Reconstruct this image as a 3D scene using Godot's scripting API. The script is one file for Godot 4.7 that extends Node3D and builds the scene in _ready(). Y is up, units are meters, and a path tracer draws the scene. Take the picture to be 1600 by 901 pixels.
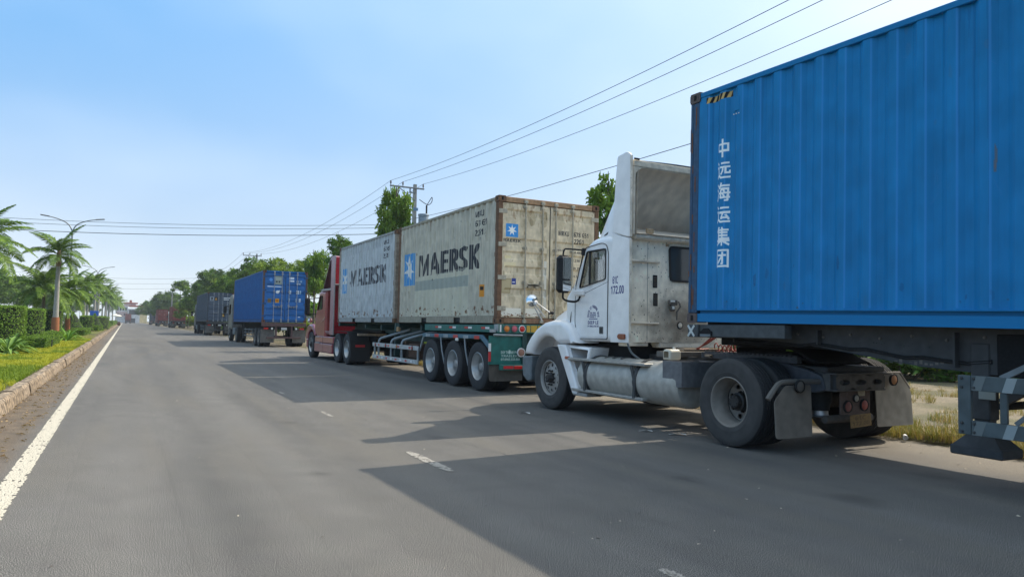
extends Node3D
# A tree-lined dual carriageway with container lorries parked along the right-hand side.

# ---------------------------------------------------------------- mesh builder
class Shape:
	var v := PackedVector3Array()
	var uv := PackedVector2Array()
	var col := PackedColorArray()
	var o := Vector3.ZERO          # where the thing's own origin stands; subtracted from every point
	var tint := Color(1, 1, 1)
	func _init(origin := Vector3.ZERO):
		o = origin
	func tri(a: Vector3, b: Vector3, c: Vector3, ua := Vector2.ZERO, ub := Vector2.ZERO, uc := Vector2.ZERO):
		# a, b, c counter-clockwise seen from outside; stored clockwise
		v.append(a - o); v.append(c - o); v.append(b - o)
		uv.append(ua); uv.append(uc); uv.append(ub)
		col.append(tint); col.append(tint); col.append(tint)
	func quad(a: Vector3, b: Vector3, c: Vector3, d: Vector3, ua := Vector2.ZERO, ub := Vector2.ZERO, uc := Vector2.ZERO, ud := Vector2.ZERO):
		tri(a, b, c, ua, ub, uc)
		tri(a, c, d, ua, uc, ud)
	func hexa(p: Array):
		# p: four corners of the bottom (counter-clockwise from above), then of the top
		quad(p[3], p[2], p[1], p[0]); quad(p[4], p[5], p[6], p[7])
		for i in 4:
			var j := (i + 1) % 4
			quad(p[i], p[j], p[j + 4], p[i + 4])
	func box(a: Vector3, b: Vector3, bevel := 0.0):
		var lo := Vector3(min(a.x, b.x), min(a.y, b.y), min(a.z, b.z))
		var hi := Vector3(max(a.x, b.x), max(a.y, b.y), max(a.z, b.z))
		obox(Transform3D(Basis(), (lo + hi) / 2), hi - lo, bevel)
	func obox(t: Transform3D, size: Vector3, bevel := 0.0):
		var h := size / 2
		var k: float = min(bevel, min(h.x, min(h.y, h.z)) * 0.9)
		if k <= 0.0:
			var q := []
			for s in [[-1, -1, 1], [1, -1, 1], [1, -1, -1], [-1, -1, -1], [-1, 1, 1], [1, 1, 1], [1, 1, -1], [-1, 1, -1]]:
				q.append(t * Vector3(h.x * s[0], h.y * s[1], h.z * s[2]))
			hexa(q)
			return
		var pt := func(sx: int, sy: int, sz: int, ax: int) -> Vector3:
			var p := Vector3(sx * (h.x - k), sy * (h.y - k), sz * (h.z - k))
			p[ax] = [sx, sy, sz][ax] * h[ax]
			return t * p
		for ax in 3:
			var b1 := (ax + 1) % 3
			var b2 := (ax + 2) % 3
			for s in [-1, 1]:
				var c := []
				for m in [[-1, -1], [1, -1], [1, 1], [-1, 1]]:
					var g := [0, 0, 0]
					g[ax] = s; g[b1] = m[0]; g[b2] = m[1]
					c.append(pt.call(g[0], g[1], g[2], ax))
				if s > 0: quad(c[0], c[1], c[2], c[3])
				else: quad(c[3], c[2], c[1], c[0])
			# the four chamfers that run along axis ax
			for s1 in [-1, 1]:
				for s2 in [-1, 1]:
					var e := []
					for m in [[-1, b1], [1, b1], [1, b2], [-1, b2]]:
						var g := [0, 0, 0]
						g[ax] = m[0]; g[b1] = s1; g[b2] = s2
						e.append(pt.call(g[0], g[1], g[2], m[1]))
					if s1 * s2 < 0: quad(e[0], e[1], e[2], e[3])
					else: quad(e[3], e[2], e[1], e[0])
		for sx in [-1, 1]:
			for sy in [-1, 1]:
				for sz in [-1, 1]:
					var a0: Vector3 = pt.call(sx, sy, sz, 0)
					var a1: Vector3 = pt.call(sx, sy, sz, 1)
					var a2: Vector3 = pt.call(sx, sy, sz, 2)
					if sx * sy * sz > 0: tri(a0, a1, a2)
					else: tri(a0, a2, a1)
	func bar(p: Vector3, q: Vector3, w: float, h: float, up := Vector3.UP, bevel := 0.0):
		var z := (q - p).normalized()
		if abs(z.dot(up)) > 0.98: up = Vector3.RIGHT
		var x := up.cross(z).normalized()
		obox(Transform3D(Basis(x, z.cross(x), z), (p + q) / 2), Vector3(w, h, p.distance_to(q)), bevel)
	func tube(pts: Array, r: float, n := 8, r_end := -1.0, caps := true):
		var rings := []
		var side := Vector3.ZERO
		for i in pts.size():
			var d: Vector3 = (pts[min(i + 1, pts.size() - 1)] - pts[max(i - 1, 0)]).normalized()
			if side == Vector3.ZERO:
				side = d.cross(Vector3.UP if abs(d.y) < 0.9 else Vector3.RIGHT).normalized()
			side = (side - d * side.dot(d)).normalized()
			var w := d.cross(side)
			var rr := r if r_end < 0 else lerpf(r, r_end, float(i) / max(1, pts.size() - 1))
			var ring := []
			for k in n:
				var a := TAU * k / n
				ring.append(pts[i] + (side * cos(a) + w * sin(a)) * rr)
			rings.append(ring)
		loft(rings, true, caps)
	func loft(rings: Array, closed := true, caps := true):
		# rings of equal length; each ring counter-clockwise seen from its far (last) end
		var n: int = rings[0].size()
		var m := n if closed else n - 1
		for i in rings.size() - 1:
			for k in m:
				var l := (k + 1) % n
				var u0 := float(k) / m; var u1 := float(k + 1) / m
				var w0 := float(i) / (rings.size() - 1); var w1 := float(i + 1) / (rings.size() - 1)
				quad(rings[i][k], rings[i][l], rings[i + 1][l], rings[i + 1][k], Vector2(u0, w0), Vector2(u1, w0), Vector2(u1, w1), Vector2(u0, w1))
		if closed and caps:
			fan(rings[0], true); fan(rings[-1], false)
	func fan(ring: Array, flip: bool):
		var c := Vector3.ZERO
		for p in ring: c += p
		c /= ring.size()
		for k in ring.size():
			var l := (k + 1) % ring.size()
			if flip: tri(c, ring[l], ring[k])
			else: tri(c, ring[k], ring[l])
	func lathe(profile: Array, t: Transform3D, n := 32, part := TAU, start := 0.0):
		# profile: Vector2(radius, along axis); turned about t's x axis
		var closed := part >= TAU - 0.001
		for k in n:
			var a0 := start + part * k / n
			var a1 := start + part * (k + 1) / n
			for i in profile.size() - 1:
				var p: Vector2 = profile[i]; var q: Vector2 = profile[i + 1]
				var e := [Vector3(p.y, p.x * cos(a0), p.x * sin(a0)), Vector3(p.y, p.x * cos(a1), p.x * sin(a1)), Vector3(q.y, q.x * cos(a1), q.x * sin(a1)), Vector3(q.y, q.x * cos(a0), q.x * sin(a0))]
				if p.x < 1e-5: tri(t * e[0], t * e[3], t * e[2])
				elif q.x < 1e-5: tri(t * e[0], t * e[2], t * e[1])
				else: quad(t * e[0], t * e[3], t * e[2], t * e[1])
	func prism(poly: Array, x0: float, x1: float, round_ := 0.0, steps := 3, hole := [], skip := []):
		# poly: Vector2(z, y) outline in the plane across x, extruded from x0 to x1 with rounded rims
		var p := []
		for q in poly: p.append(q)
		if area(p) < 0: p.reverse()
		var n := p.size()
		var nrm := []
		for i in n:
			var e0: Vector2 = (p[i] - p[(i + n - 1) % n]).normalized()
			var e1: Vector2 = (p[(i + 1) % n] - p[i]).normalized()
			var b := (e0 + e1).normalized()
			var c: float = max(0.35, b.dot(e0))
			nrm.append(Vector2(-b.y, b.x) / c)          # inward for a positive outline
		var rows := []
		var r: float = min(round_, abs(x1 - x0) / 2.001)
		if r > 0:
			for k in steps + 1:
				var a := PI / 2 * (steps - k) / steps
				rows.append([x0 + r * (1 - cos(PI / 2 - a)), r * (1 - sin(PI / 2 - a))])
			var tail := []
			for row in rows: tail.append([x1 - (row[0] - x0), row[1]])
			tail.reverse()
			rows += tail
		else:
			rows = [[x0, 0.0], [x1, 0.0]]
		var ring := func(row) -> Array:
			var out := []
			for i in n:
				var q: Vector2 = p[i] + nrm[i] * row[1]
				out.append(Vector3(row[0], q.y, q.x))
			return out
		var rings := []
		for row in rows: rings.append(ring.call(row))
		for i in rings.size() - 1:
			for k in n:
				if k in skip: continue
				var l := (k + 1) % n
				quad(rings[i][k], rings[i + 1][k], rings[i + 1][l], rings[i][l])
		for e in [0, rings.size() - 1]:
			var flat := PackedVector2Array()
			for q in rings[e]: flat.append(Vector2(q.z, q.y))
			var pieces := [flat] if hole.size() == 0 else Shape.around_hole(flat, hole)
			for piece in pieces:
				var idx := Geometry2D.triangulate_polygon(piece)
				for k in range(0, idx.size(), 3):
					var a: Vector2 = piece[idx[k]]; var b: Vector2 = piece[idx[k + 1]]; var c: Vector2 = piece[idx[k + 2]]
					var pa := Vector3(rings[e][0].x, a.y, a.x); var pb := Vector3(rings[e][0].x, b.y, b.x); var pc := Vector3(rings[e][0].x, c.y, c.x)
					var nn := (pb - pa).cross(pc - pa)
					if (nn.x < 0) == (e == 0): tri(pa, pb, pc)
					else: tri(pa, pc, pb)
	static func around_hole(outer: PackedVector2Array, hole: Array) -> Array:
		# cut in two through the middle of the hole, then take the hole out of each half
		var h := PackedVector2Array()
		var mid := 0.0
		for q in hole:
			h.append(q); mid += q.x / hole.size()
		var out := []
		for half in [[-1e3, mid], [mid, 1e3]]:
			var strip := PackedVector2Array([Vector2(half[0], -1e3), Vector2(half[1], -1e3), Vector2(half[1], 1e3), Vector2(half[0], 1e3)])
			for part in Geometry2D.intersect_polygons(outer, strip):
				for piece in Geometry2D.clip_polygons(part, h): out.append(piece)
		return out
	static func area(p) -> float:
		var s := 0.0
		for i in p.size():
			var q: Vector2 = p[i]; var w: Vector2 = p[(i + 1) % p.size()]
			s += q.x * w.y - w.x * q.y
		return s / 2
	static func with_hole(outer: PackedVector2Array, hole: Array) -> PackedVector2Array:
		# joined by a slit; tries slits, shortest first, until the triangulation covers the right area
		var h := []
		for q in hole: h.append(q)
		if (area(outer) > 0) == (area(h) > 0): h.reverse()
		var want: float = abs(area(outer)) - abs(area(h))
		var pairs := []
		for i in outer.size():
			var best := [i, 0, 1e9]
			for k in h.size():
				var d: float = outer[i].distance_to(h[k])
				if d < best[2]: best = [i, k, d]
			pairs.append(best)
		pairs.sort_custom(func(p, q): return p[2] < q[2])
		var out := PackedVector2Array()
		for best in pairs:
			out = PackedVector2Array()
			for i in range(0, best[0] + 1): out.append(outer[i])
			for k in h.size() + 1: out.append(h[(best[1] + k) % h.size()])
			for i in range(best[0], outer.size()): out.append(outer[i])
			var ix := Geometry2D.triangulate_polygon(out)
			var got := 0.0
			for k in range(0, ix.size(), 3):
				got += abs((out[ix[k + 1]] - out[ix[k]]).cross(out[ix[k + 2]] - out[ix[k]])) / 2
			if abs(got - want) < 0.002 * want + 1e-6: return out
		print("slit failed ", outer.size(), " ", h.size())
		return out
	func mesh(crease := 0.0) -> ArrayMesh:
		var n := v.size()
		var nor := PackedVector3Array(); nor.resize(n)
		var fn := PackedVector3Array(); fn.resize(n / 3)
		for f in n / 3:
			fn[f] = (v[f * 3 + 2] - v[f * 3]).cross(v[f * 3 + 1] - v[f * 3])
		if crease <= 0.0:
			for f in n / 3:
				var q := fn[f].normalized()
				nor[f * 3] = q; nor[f * 3 + 1] = q; nor[f * 3 + 2] = q
		else:
			var near := {}
			for i in n:
				var key := Vector3i((v[i] * 20000.0).round())
				if key in near: near[key].append(i / 3)
				else: near[key] = [i / 3]
			var c := cos(deg_to_rad(crease))
			var un := PackedVector3Array(); un.resize(fn.size())
			for f in fn.size(): un[f] = fn[f].normalized()
			for i in n:
				var own := un[i / 3]
				var s := Vector3.ZERO
				for f in near[Vector3i((v[i] * 20000.0).round())]:
					if own.dot(un[f]) > c: s += fn[f]
				nor[i] = s.normalized() if s.length() > 1e-12 else own
		var arr := []
		arr.resize(Mesh.ARRAY_MAX)
		arr[Mesh.ARRAY_VERTEX] = v; arr[Mesh.ARRAY_NORMAL] = nor; arr[Mesh.ARRAY_TEX_UV] = uv; arr[Mesh.ARRAY_COLOR] = col
		var m := ArrayMesh.new()
		if n > 0: m.add_surface_from_arrays(Mesh.PRIMITIVE_TRIANGLES, arr)
		return m

# ---------------------------------------------------------------- naming and placing
var used := {}
var M := {}
var rng := RandomNumberGenerator.new()

func numbered(called: String) -> String:
	used[called] = used.get(called, -1) + 1
	return called if used[called] == 0 else "%s_%03d" % [called, used[called]]

func tag(o: Node, label: String, category: String, group := "") -> Node:
	o.set_meta("label", label)
	o.set_meta("category", category)
	if group != "": o.set_meta("group", group)
	return o

func thing(called: String, at: Vector3, label: String, category: String, group := "") -> Node3D:
	var o := Node3D.new()
	o.name = numbered(called)
	o.position = at
	add_child(o)
	tag(o, label, category, group)
	return o

func inst(called: String, m: Mesh, mat: Material, parent: Node, label := "") -> MeshInstance3D:
	var o := MeshInstance3D.new()
	o.name = called if parent != self else numbered(called)
	o.mesh = m
	o.material_override = mat
	o.cast_shadow = GeometryInstance3D.SHADOW_CASTING_SETTING_ON
	parent.add_child(o, true)
	if label != "": o.set_meta("label", label)
	return o

func put(called: String, s: Shape, mat: Material, parent: Node, crease := 0.0, label := "") -> MeshInstance3D:
	return inst(called, s.mesh(crease), mat, parent, label)

func struct(called: String, m: Mesh, mat: Material) -> MeshInstance3D:
	var o := inst(called, m, mat, self)
	o.set_meta("kind", "structure")
	return o

func copy_of(o: Node3D, at: Vector3, label: String, turn := 0.0, scale_ := 1.0) -> Node3D:
	var c: Node3D = o.duplicate()
	var base: String = o.name
	var cut := base.rfind("_")
	if cut > 0 and base.substr(cut + 1).is_valid_int(): base = base.substr(0, cut)
	c.name = numbered(base)
	add_child(c)
	c.position = at
	c.rotation.y = turn
	c.scale = Vector3.ONE * scale_
	c.set_meta("label", label)
	return c

func copies(called: String, mesh: Mesh, mat: Material, xf: Array, colors: Array, parent: Node) -> MultiMeshInstance3D:
	var mm := MultiMesh.new()
	mm.transform_format = MultiMesh.TRANSFORM_3D
	mm.use_colors = colors.size() > 0
	mm.mesh = mesh
	mm.instance_count = xf.size()
	for i in xf.size():
		mm.set_instance_transform(i, xf[i])
		if colors.size() > 0: mm.set_instance_color(i, colors[i])
	var o := MultiMeshInstance3D.new()
	o.name = called if parent != self else numbered(called)
	o.multimesh = mm
	o.material_override = mat
	o.set_meta("kind", "stuff")
	parent.add_child(o, true)
	return o

func round_poly(poly: Array, r: float, n := 3) -> Array:
	var out := []
	var m := poly.size()
	for i in m:
		var p: Vector2 = poly[i]
		var a: Vector2 = poly[(i + m - 1) % m]; var b: Vector2 = poly[(i + 1) % m]
		var k: float = min(r, min(p.distance_to(a), p.distance_to(b)) * 0.45)
		var s := p + (a - p).normalized() * k
		var e := p + (b - p).normalized() * k
		for j in n + 1:
			var t := float(j) / n
			out.append(s.lerp(p, t).lerp(p.lerp(e, t), t))
	return out

func bend(pts: Array, n := 6) -> Array:
	# a smooth curve through the points
	var c := Curve3D.new()
	for i in pts.size():
		var t: Vector3 = (pts[min(i + 1, pts.size() - 1)] - pts[max(i - 1, 0)]) / 6.0
		c.add_point(pts[i], -t, t)
	var out := []
	for i in pts.size() - 1:
		for k in n: out.append(c.sample(i, float(k) / n))
	out.append(pts[-1])
	return out

# ---------------------------------------------------------------- materials
func lin(r: float, g: float, b: float) -> Color:
	return Color(r, g, b).linear_to_srgb()

func tex(im: Image) -> ImageTexture:
	return ImageTexture.create_from_image(im)

func noise(seed_: int, freq: float, oct := 4, type := FastNoiseLite.TYPE_SIMPLEX_SMOOTH) -> FastNoiseLite:
	var f := FastNoiseLite.new()
	f.seed = seed_; f.frequency = freq; f.noise_type = type
	f.fractal_type = FastNoiseLite.FRACTAL_FBM; f.fractal_octaves = oct
	return f

func noise_image(seed_: int, size: int, freq: float, lo: float, hi: float, oct := 4, contrast := 1.0) -> Image:
	var im := noise(seed_, freq, oct).get_seamless_image(size, size)
	im.convert(Image.FORMAT_RGB8)
	var data := im.get_data()
	var table := PackedByteArray()
	for i in 256:
		var t := clampf((i / 255.0 - 0.5) * contrast + 0.5, 0, 1)
		table.append(int(clampf(lerpf(lo, hi, t), 0, 1) * 255))
	for i in data.size(): data[i] = table[data[i]]
	return Image.create_from_data(size, size, false, Image.FORMAT_RGB8, data)

func mat(c: Color, rough := 0.6, metal := 0.0) -> StandardMaterial3D:
	var m := StandardMaterial3D.new()
	m.albedo_color = c
	m.roughness = rough
	m.metallic = metal
	return m

func worn(c: Color, rough: float, metal: float, t: Texture2D, scale_: float, normal: Texture2D = null, strength := 0.3) -> StandardMaterial3D:
	var m := mat(c, rough, metal)
	m.albedo_texture = t
	m.uv1_triplanar = true
	m.uv1_scale = Vector3.ONE * scale_
	if normal:
		m.normal_enabled = true
		m.normal_texture = normal
		m.normal_scale = strength
	return m

# ---------------------------------------------------------------- flat print: letters and marks drawn into the picture of a painted face
var glyphs := {}
func letters(t: String, bold := true, face := "Droid Sans") -> Array:
	# triangles of a line of text in a box of height 1 (cap height), width as it comes
	var key := t + face + str(bold)
	if key in glyphs: return glyphs[key]
	var f := SystemFont.new()
	f.font_names = PackedStringArray([face])
	f.font_weight = 700 if bold else 400
	var tm := TextMesh.new()
	tm.font = f; tm.text = t; tm.font_size = 64; tm.pixel_size = 0.01; tm.depth = 0.0
	var a := tm.get_mesh_arrays()
	var vs: PackedVector3Array = a[Mesh.ARRAY_VERTEX]
	var ix: PackedInt32Array = a[Mesh.ARRAY_INDEX] if a[Mesh.ARRAY_INDEX] != null else PackedInt32Array(range(vs.size()))
	var lo := Vector2(1e9, 1e9); var hi := -lo
	for q in vs:
		lo = lo.min(Vector2(q.x, q.y)); hi = hi.max(Vector2(q.x, q.y))
	var out := []
	for i in ix: out.append(Vector2((vs[i].x - lo.x) / (hi.x - lo.x), 1.0 - (vs[i].y - lo.y) / (hi.y - lo.y)))
	glyphs[key] = out
	return out

func fill(im: Image, p: Array, c: Color):
	# a filled convex outline, pixel coordinates
	var y0 := 1e9; var y1 := -1e9
	for q in p:
		y0 = min(y0, q.y); y1 = max(y1, q.y)
	var w := im.get_width()
	for y in range(max(0, int(floor(y0))), min(im.get_height() - 1, int(ceil(y1))) + 1):
		var yy := y + 0.5
		var a := 1e9; var b := -1e9
		for i in p.size():
			var s: Vector2 = p[i]; var e: Vector2 = p[(i + 1) % p.size()]
			if (s.y <= yy) != (e.y <= yy):
				var x := s.x + (yy - s.y) / (e.y - s.y) * (e.x - s.x)
				a = min(a, x); b = max(b, x)
		if b < a: continue
		var xs: int = max(0, int(round(a))); var xe: int = min(w, int(round(b)))
		if xe > xs:
			if c.a >= 1.0: im.fill_rect(Rect2i(xs, y, xe - xs, 1), c)
			else:
				for x in range(xs, xe): im.set_pixel(x, y, im.get_pixel(x, y).lerp(Color(c, 1), c.a))

func write(im: Image, t: String, r: Rect2, c: Color, bold := true, face := "Droid Sans"):
	var ts := letters(t, bold, face)
	for i in range(0, ts.size(), 3):
		fill(im, [r.position + ts[i] * r.size, r.position + ts[i + 1] * r.size, r.position + ts[i + 2] * r.size], c)

func stroke(im: Image, p: Vector2, q: Vector2, w: float, c: Color):
	var d := (q - p).normalized() * w / 2
	var s := Vector2(-d.y, d.x)
	fill(im, [p - d * 0.6 + s, q + d * 0.6 + s, q + d * 0.6 - s, p - d * 0.6 - s], c)

func star(im: Image, c: Vector2, rx: float, ry: float, col: Color, inner := 0.42, points := 7):
	for k in points:
		var a := -PI / 2 + TAU * k / points
		var l := a - PI / points; var r := a + PI / points
		var f := func(g: float, s: float) -> Vector2: return c + Vector2(cos(g) * rx, sin(g) * ry) * s
		fill(im, [c, f.call(l, inner), f.call(a, 1.0)], col)
		fill(im, [c, f.call(a, 1.0), f.call(r, inner)], col)

func blotches(im: Image, n: int, r: Rect2, smin: float, smax: float, c: Color, tall := 1.0):
	for i in n:
		var p := r.position + Vector2(rng.randf(), rng.randf()) * r.size
		var s := lerpf(smin, smax, pow(rng.randf(), 2.5))
		var q := []
		for k in 7:
			var a := TAU * k / 7
			q.append(p + Vector2(cos(a), sin(a) * tall) * s * rng.randf_range(0.5, 1.0))
		fill(im, q, Color(c, c.a * rng.randf_range(0.4, 1.0)))

# ---------------------------------------------------------------- camera, sky, sun
func sky_and_sun():
	var cam := Camera3D.new()
	cam.name = "camera"
	cam.keep_aspect = Camera3D.KEEP_HEIGHT
	cam.fov = 43.12
	cam.near = 0.05
	cam.far = 3000.0
	cam.position = Vector3(0, 1.337, 0)
	cam.basis = Basis.from_euler(Vector3(0.0537, -0.4875, 0.0192))
	add_child(cam)
	cam.current = true

	var to_sun := Vector3(0.70, 0.705, -0.06).normalized()
	var im := Image.create_empty(512, 256, false, Image.FORMAT_RGBF)
	var veil := noise(71, 1.6, 4)
	for y in 256:
		var up := PI / 2 - PI * (y + 0.5) / 256
		for x in 512:
			var az := TAU * (x + 0.5) / 512
			var d := Vector3(sin(az) * cos(up), sin(up), -cos(az) * cos(up))
		
			var e: float = max(0.0, d.y)
			var t := 1.0 - exp(-pow(e / 0.20, 1.35))
			var c := Vector3(0.565, 0.622, 0.655).lerp(Vector3(0.105, 0.325, 0.64), t)
			c = c.lerp(Vector3(0.50, 0.62, 0.74), smooth(0.42, 0.85, e))
			var s: float = max(0.0, d.dot(to_sun))
			c += Vector3(0.92, 0.76, 0.54) * (0.66 * pow(s, 2.6) + 0.9 * pow(s, 14.0) + 2.6 * pow(s, 90.0))
			c += Vector3(0.5, 0.4, 0.25) * 0.22 * clampf(veil.get_noise_3d(d.x * 1.2, d.y * 3.0, d.z * 1.2) + 0.05, 0, 1)
			im.set_pixel(x, y, Color(c.x, c.y, c.z))
	var p := PanoramaSkyMaterial.new()
	p.panorama = tex(im)
	var sky := Sky.new()
	sky.sky_material = p
	var env := Environment.new()
	env.background_mode = Environment.BG_SKY
	env.sky = sky
	env.background_energy_multiplier = 1.0
	env.tonemap_mode = Environment.TONE_MAPPER_LINEAR
	env.tonemap_exposure = 1.5
	env.sdfgi_enabled = true
	env.ssao_enabled = true
	env.ssil_enabled = true
	env.fog_enabled = true
	env.fog_density = 0.0004
	env.fog_light_color = Color(0.86, 0.90, 0.94)
	var we := WorldEnvironment.new()
	we.name = "environment"
	we.environment = env
	add_child(we)

	var sun := DirectionalLight3D.new()
	sun.name = "sun"
	sun.light_energy = 1.0
	sun.light_color = Color(1.0, 0.955, 0.88)
	sun.light_angular_distance = 0.5
	sun.shadow_enabled = true
	sun.look_at_from_position(to_sun * 50.0, Vector3.ZERO, Vector3.UP)
	add_child(sun)

# ---------------------------------------------------------------- shared materials
func materials():
	var grime := tex(noise_image(3, 512, 0.009, 0.84, 1.0, 5, 1.4))
	var fine := tex(noise_image(8, 512, 0.05, 0.72, 1.0, 4, 1.5))
	var speck := noise_image(9, 512, 0.17, 0.24, 1.0, 3, 2.6)
	var bump := noise_image(11, 512, 0.14, 0.0, 1.0, 3, 1.6)
	bump.bump_map_to_normal_map(3.0)
	var rough_n := tex(bump)
	var soft := noise_image(12, 512, 0.02, 0.0, 1.0, 4, 1.4)
	soft.bump_map_to_normal_map(2.0)
	var soft_n := tex(soft)
	M.grime = grime; M.fine = fine; M.rough_n = rough_n; M.soft_n = soft_n; M.speck = tex(speck)

	var road := worn(Color(1, 1, 1), 0.86, 0, M.speck, 1.35, rough_n, 0.26)
	road.uv1_world_triplanar = true
	road.vertex_color_use_as_albedo = true
	M.road = road
	var far_road := road.duplicate()
	far_road.uv1_scale = Vector3.ONE * 0.3
	M.far_road = far_road
	var soil := worn(Color(1, 1, 1), 0.97, 0, M.speck, 0.9, rough_n, 1.0)
	soil.uv1_world_triplanar = true
	soil.vertex_color_use_as_albedo = true
	M.soil = soil
	var line_paint := worn(lin(0.74, 0.68, 0.55), 0.85, 0, fine, 2.2, rough_n, 0.3)
	line_paint.uv1_world_triplanar = true
	M.line = line_paint
	M.concrete = worn(lin(0.50, 0.43, 0.34), 0.93, 0, grime, 0.9, rough_n, 0.8)
	M.concrete.uv1_world_triplanar = true
	M.pole = worn(lin(0.42, 0.41, 0.38), 0.9, 0, grime, 0.6, rough_n, 0.4)
	M.tyre = worn(lin(0.042, 0.042, 0.044), 0.88, 0, fine, 1.2, rough_n, 0.25)
	M.dusty_tyre = worn(lin(0.066, 0.063, 0.06), 0.93, 0, grime, 1.1, rough_n, 0.25)
	M.tread = worn(lin(0.03, 0.031, 0.034), 0.85, 0, fine, 1.4)
	M.steel = worn(lin(0.52, 0.53, 0.54), 0.42, 0.75, grime, 1.5)
	M.dull_rim = worn(lin(0.29, 0.26, 0.225), 0.75, 0.1, grime, 1.6, soft_n, 0.2)
	M.alloy = worn(lin(0.62, 0.62, 0.60), 0.42, 0.7, grime, 1.3)
	M.black = worn(lin(0.018, 0.018, 0.019), 0.8, 0, fine, 1.0)
	M.void_black = worn(lin(0.010, 0.010, 0.011), 0.95, 0, fine, 1.0)
	M.chassis = worn(lin(0.065, 0.066, 0.067), 0.72, 0.1, grime, 1.1, soft_n, 0.3)
	M.dust_black = worn(lin(0.17, 0.155, 0.135), 0.9, 0, grime, 0.9, soft_n, 0.25)
	M.grey_paint = worn(lin(0.17, 0.20, 0.215), 0.6, 0.1, grime, 0.8, soft_n, 0.2)
	M.chrome = mat(lin(0.8, 0.8, 0.8), 0.12, 1.0)
	M.mirror = mat(lin(0.9, 0.9, 0.9), 0.03, 1.0)
	M.hose = mat(lin(0.30, 0.055, 0.03), 0.6)
	M.lamp_red = mat(lin(0.50, 0.022, 0.02), 0.22)
	M.lamp_amber = mat(lin(0.62, 0.20, 0.03), 0.25)
	M.lamp_pink = mat(lin(0.50, 0.10, 0.14), 0.25)
	M.lamp_white = mat(lin(0.75, 0.75, 0.70), 0.2)
	M.yellow = worn(lin(0.72, 0.44, 0.045), 0.5, 0, fine, 2.0)
	M.glass = mat(Color(0.30, 0.38, 0.36, 0.30), 0.03)
	M.glass.transparency = BaseMaterial3D.TRANSPARENCY_ALPHA
	M.dark_glass = mat(lin(0.02, 0.024, 0.026), 0.06)
	M.rust = worn(lin(0.20, 0.085, 0.04), 0.92, 0, grime, 1.6, rough_n, 0.5)
	M.white_reflector = mat(lin(0.7, 0.7, 0.7), 0.35)
	M.red_reflector = mat(lin(0.5, 0.03, 0.035), 0.35)

# ---------------------------------------------------------------- ground
func sheet(x0: float, x1: float, z0: float, z1: float, dx: float, dz: float, y: Callable, c: Callable) -> ArrayMesh:
	var nx: int = max(1, int(ceil((x1 - x0) / dx))); var nz: int = max(1, int(ceil((z1 - z0) / dz)))
	var v := PackedVector3Array(); var k := PackedColorArray(); var ix := PackedInt32Array(); var uv := PackedVector2Array()
	for j in nz + 1:
		var z := lerpf(z0, z1, float(j) / nz)
		for i in nx + 1:
			var x := lerpf(x0, x1, float(i) / nx)
			v.append(Vector3(x, y.call(x, z), z)); k.append(c.call(x, z)); uv.append(Vector2(x, z))
	for j in nz:
		for i in nx:
			var a := j * (nx + 1) + i
			ix.append_array([a, a + 1, a + nx + 2, a, a + nx + 2, a + nx + 1])
	var nor := PackedVector3Array(); nor.resize(v.size()); nor.fill(Vector3.ZERO)
	for t in range(0, ix.size(), 3):
		var n := (v[ix[t + 2]] - v[ix[t]]).cross(v[ix[t + 1]] - v[ix[t]])
		for q in 3: nor[ix[t + q]] += n
	for i in nor.size(): nor[i] = nor[i].normalized()
	var arr := []
	arr.resize(Mesh.ARRAY_MAX)
	arr[Mesh.ARRAY_VERTEX] = v; arr[Mesh.ARRAY_NORMAL] = nor; arr[Mesh.ARRAY_COLOR] = k; arr[Mesh.ARRAY_TEX_UV] = uv; arr[Mesh.ARRAY_INDEX] = ix
	var m := ArrayMesh.new()
	m.add_surface_from_arrays(Mesh.PRIMITIVE_TRIANGLES, arr)
	return m

func smooth(a: float, b: float, x: float) -> float:
	var t := clampf((x - a) / (b - a), 0, 1)
	return t * t * (3 - 2 * t)

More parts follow.
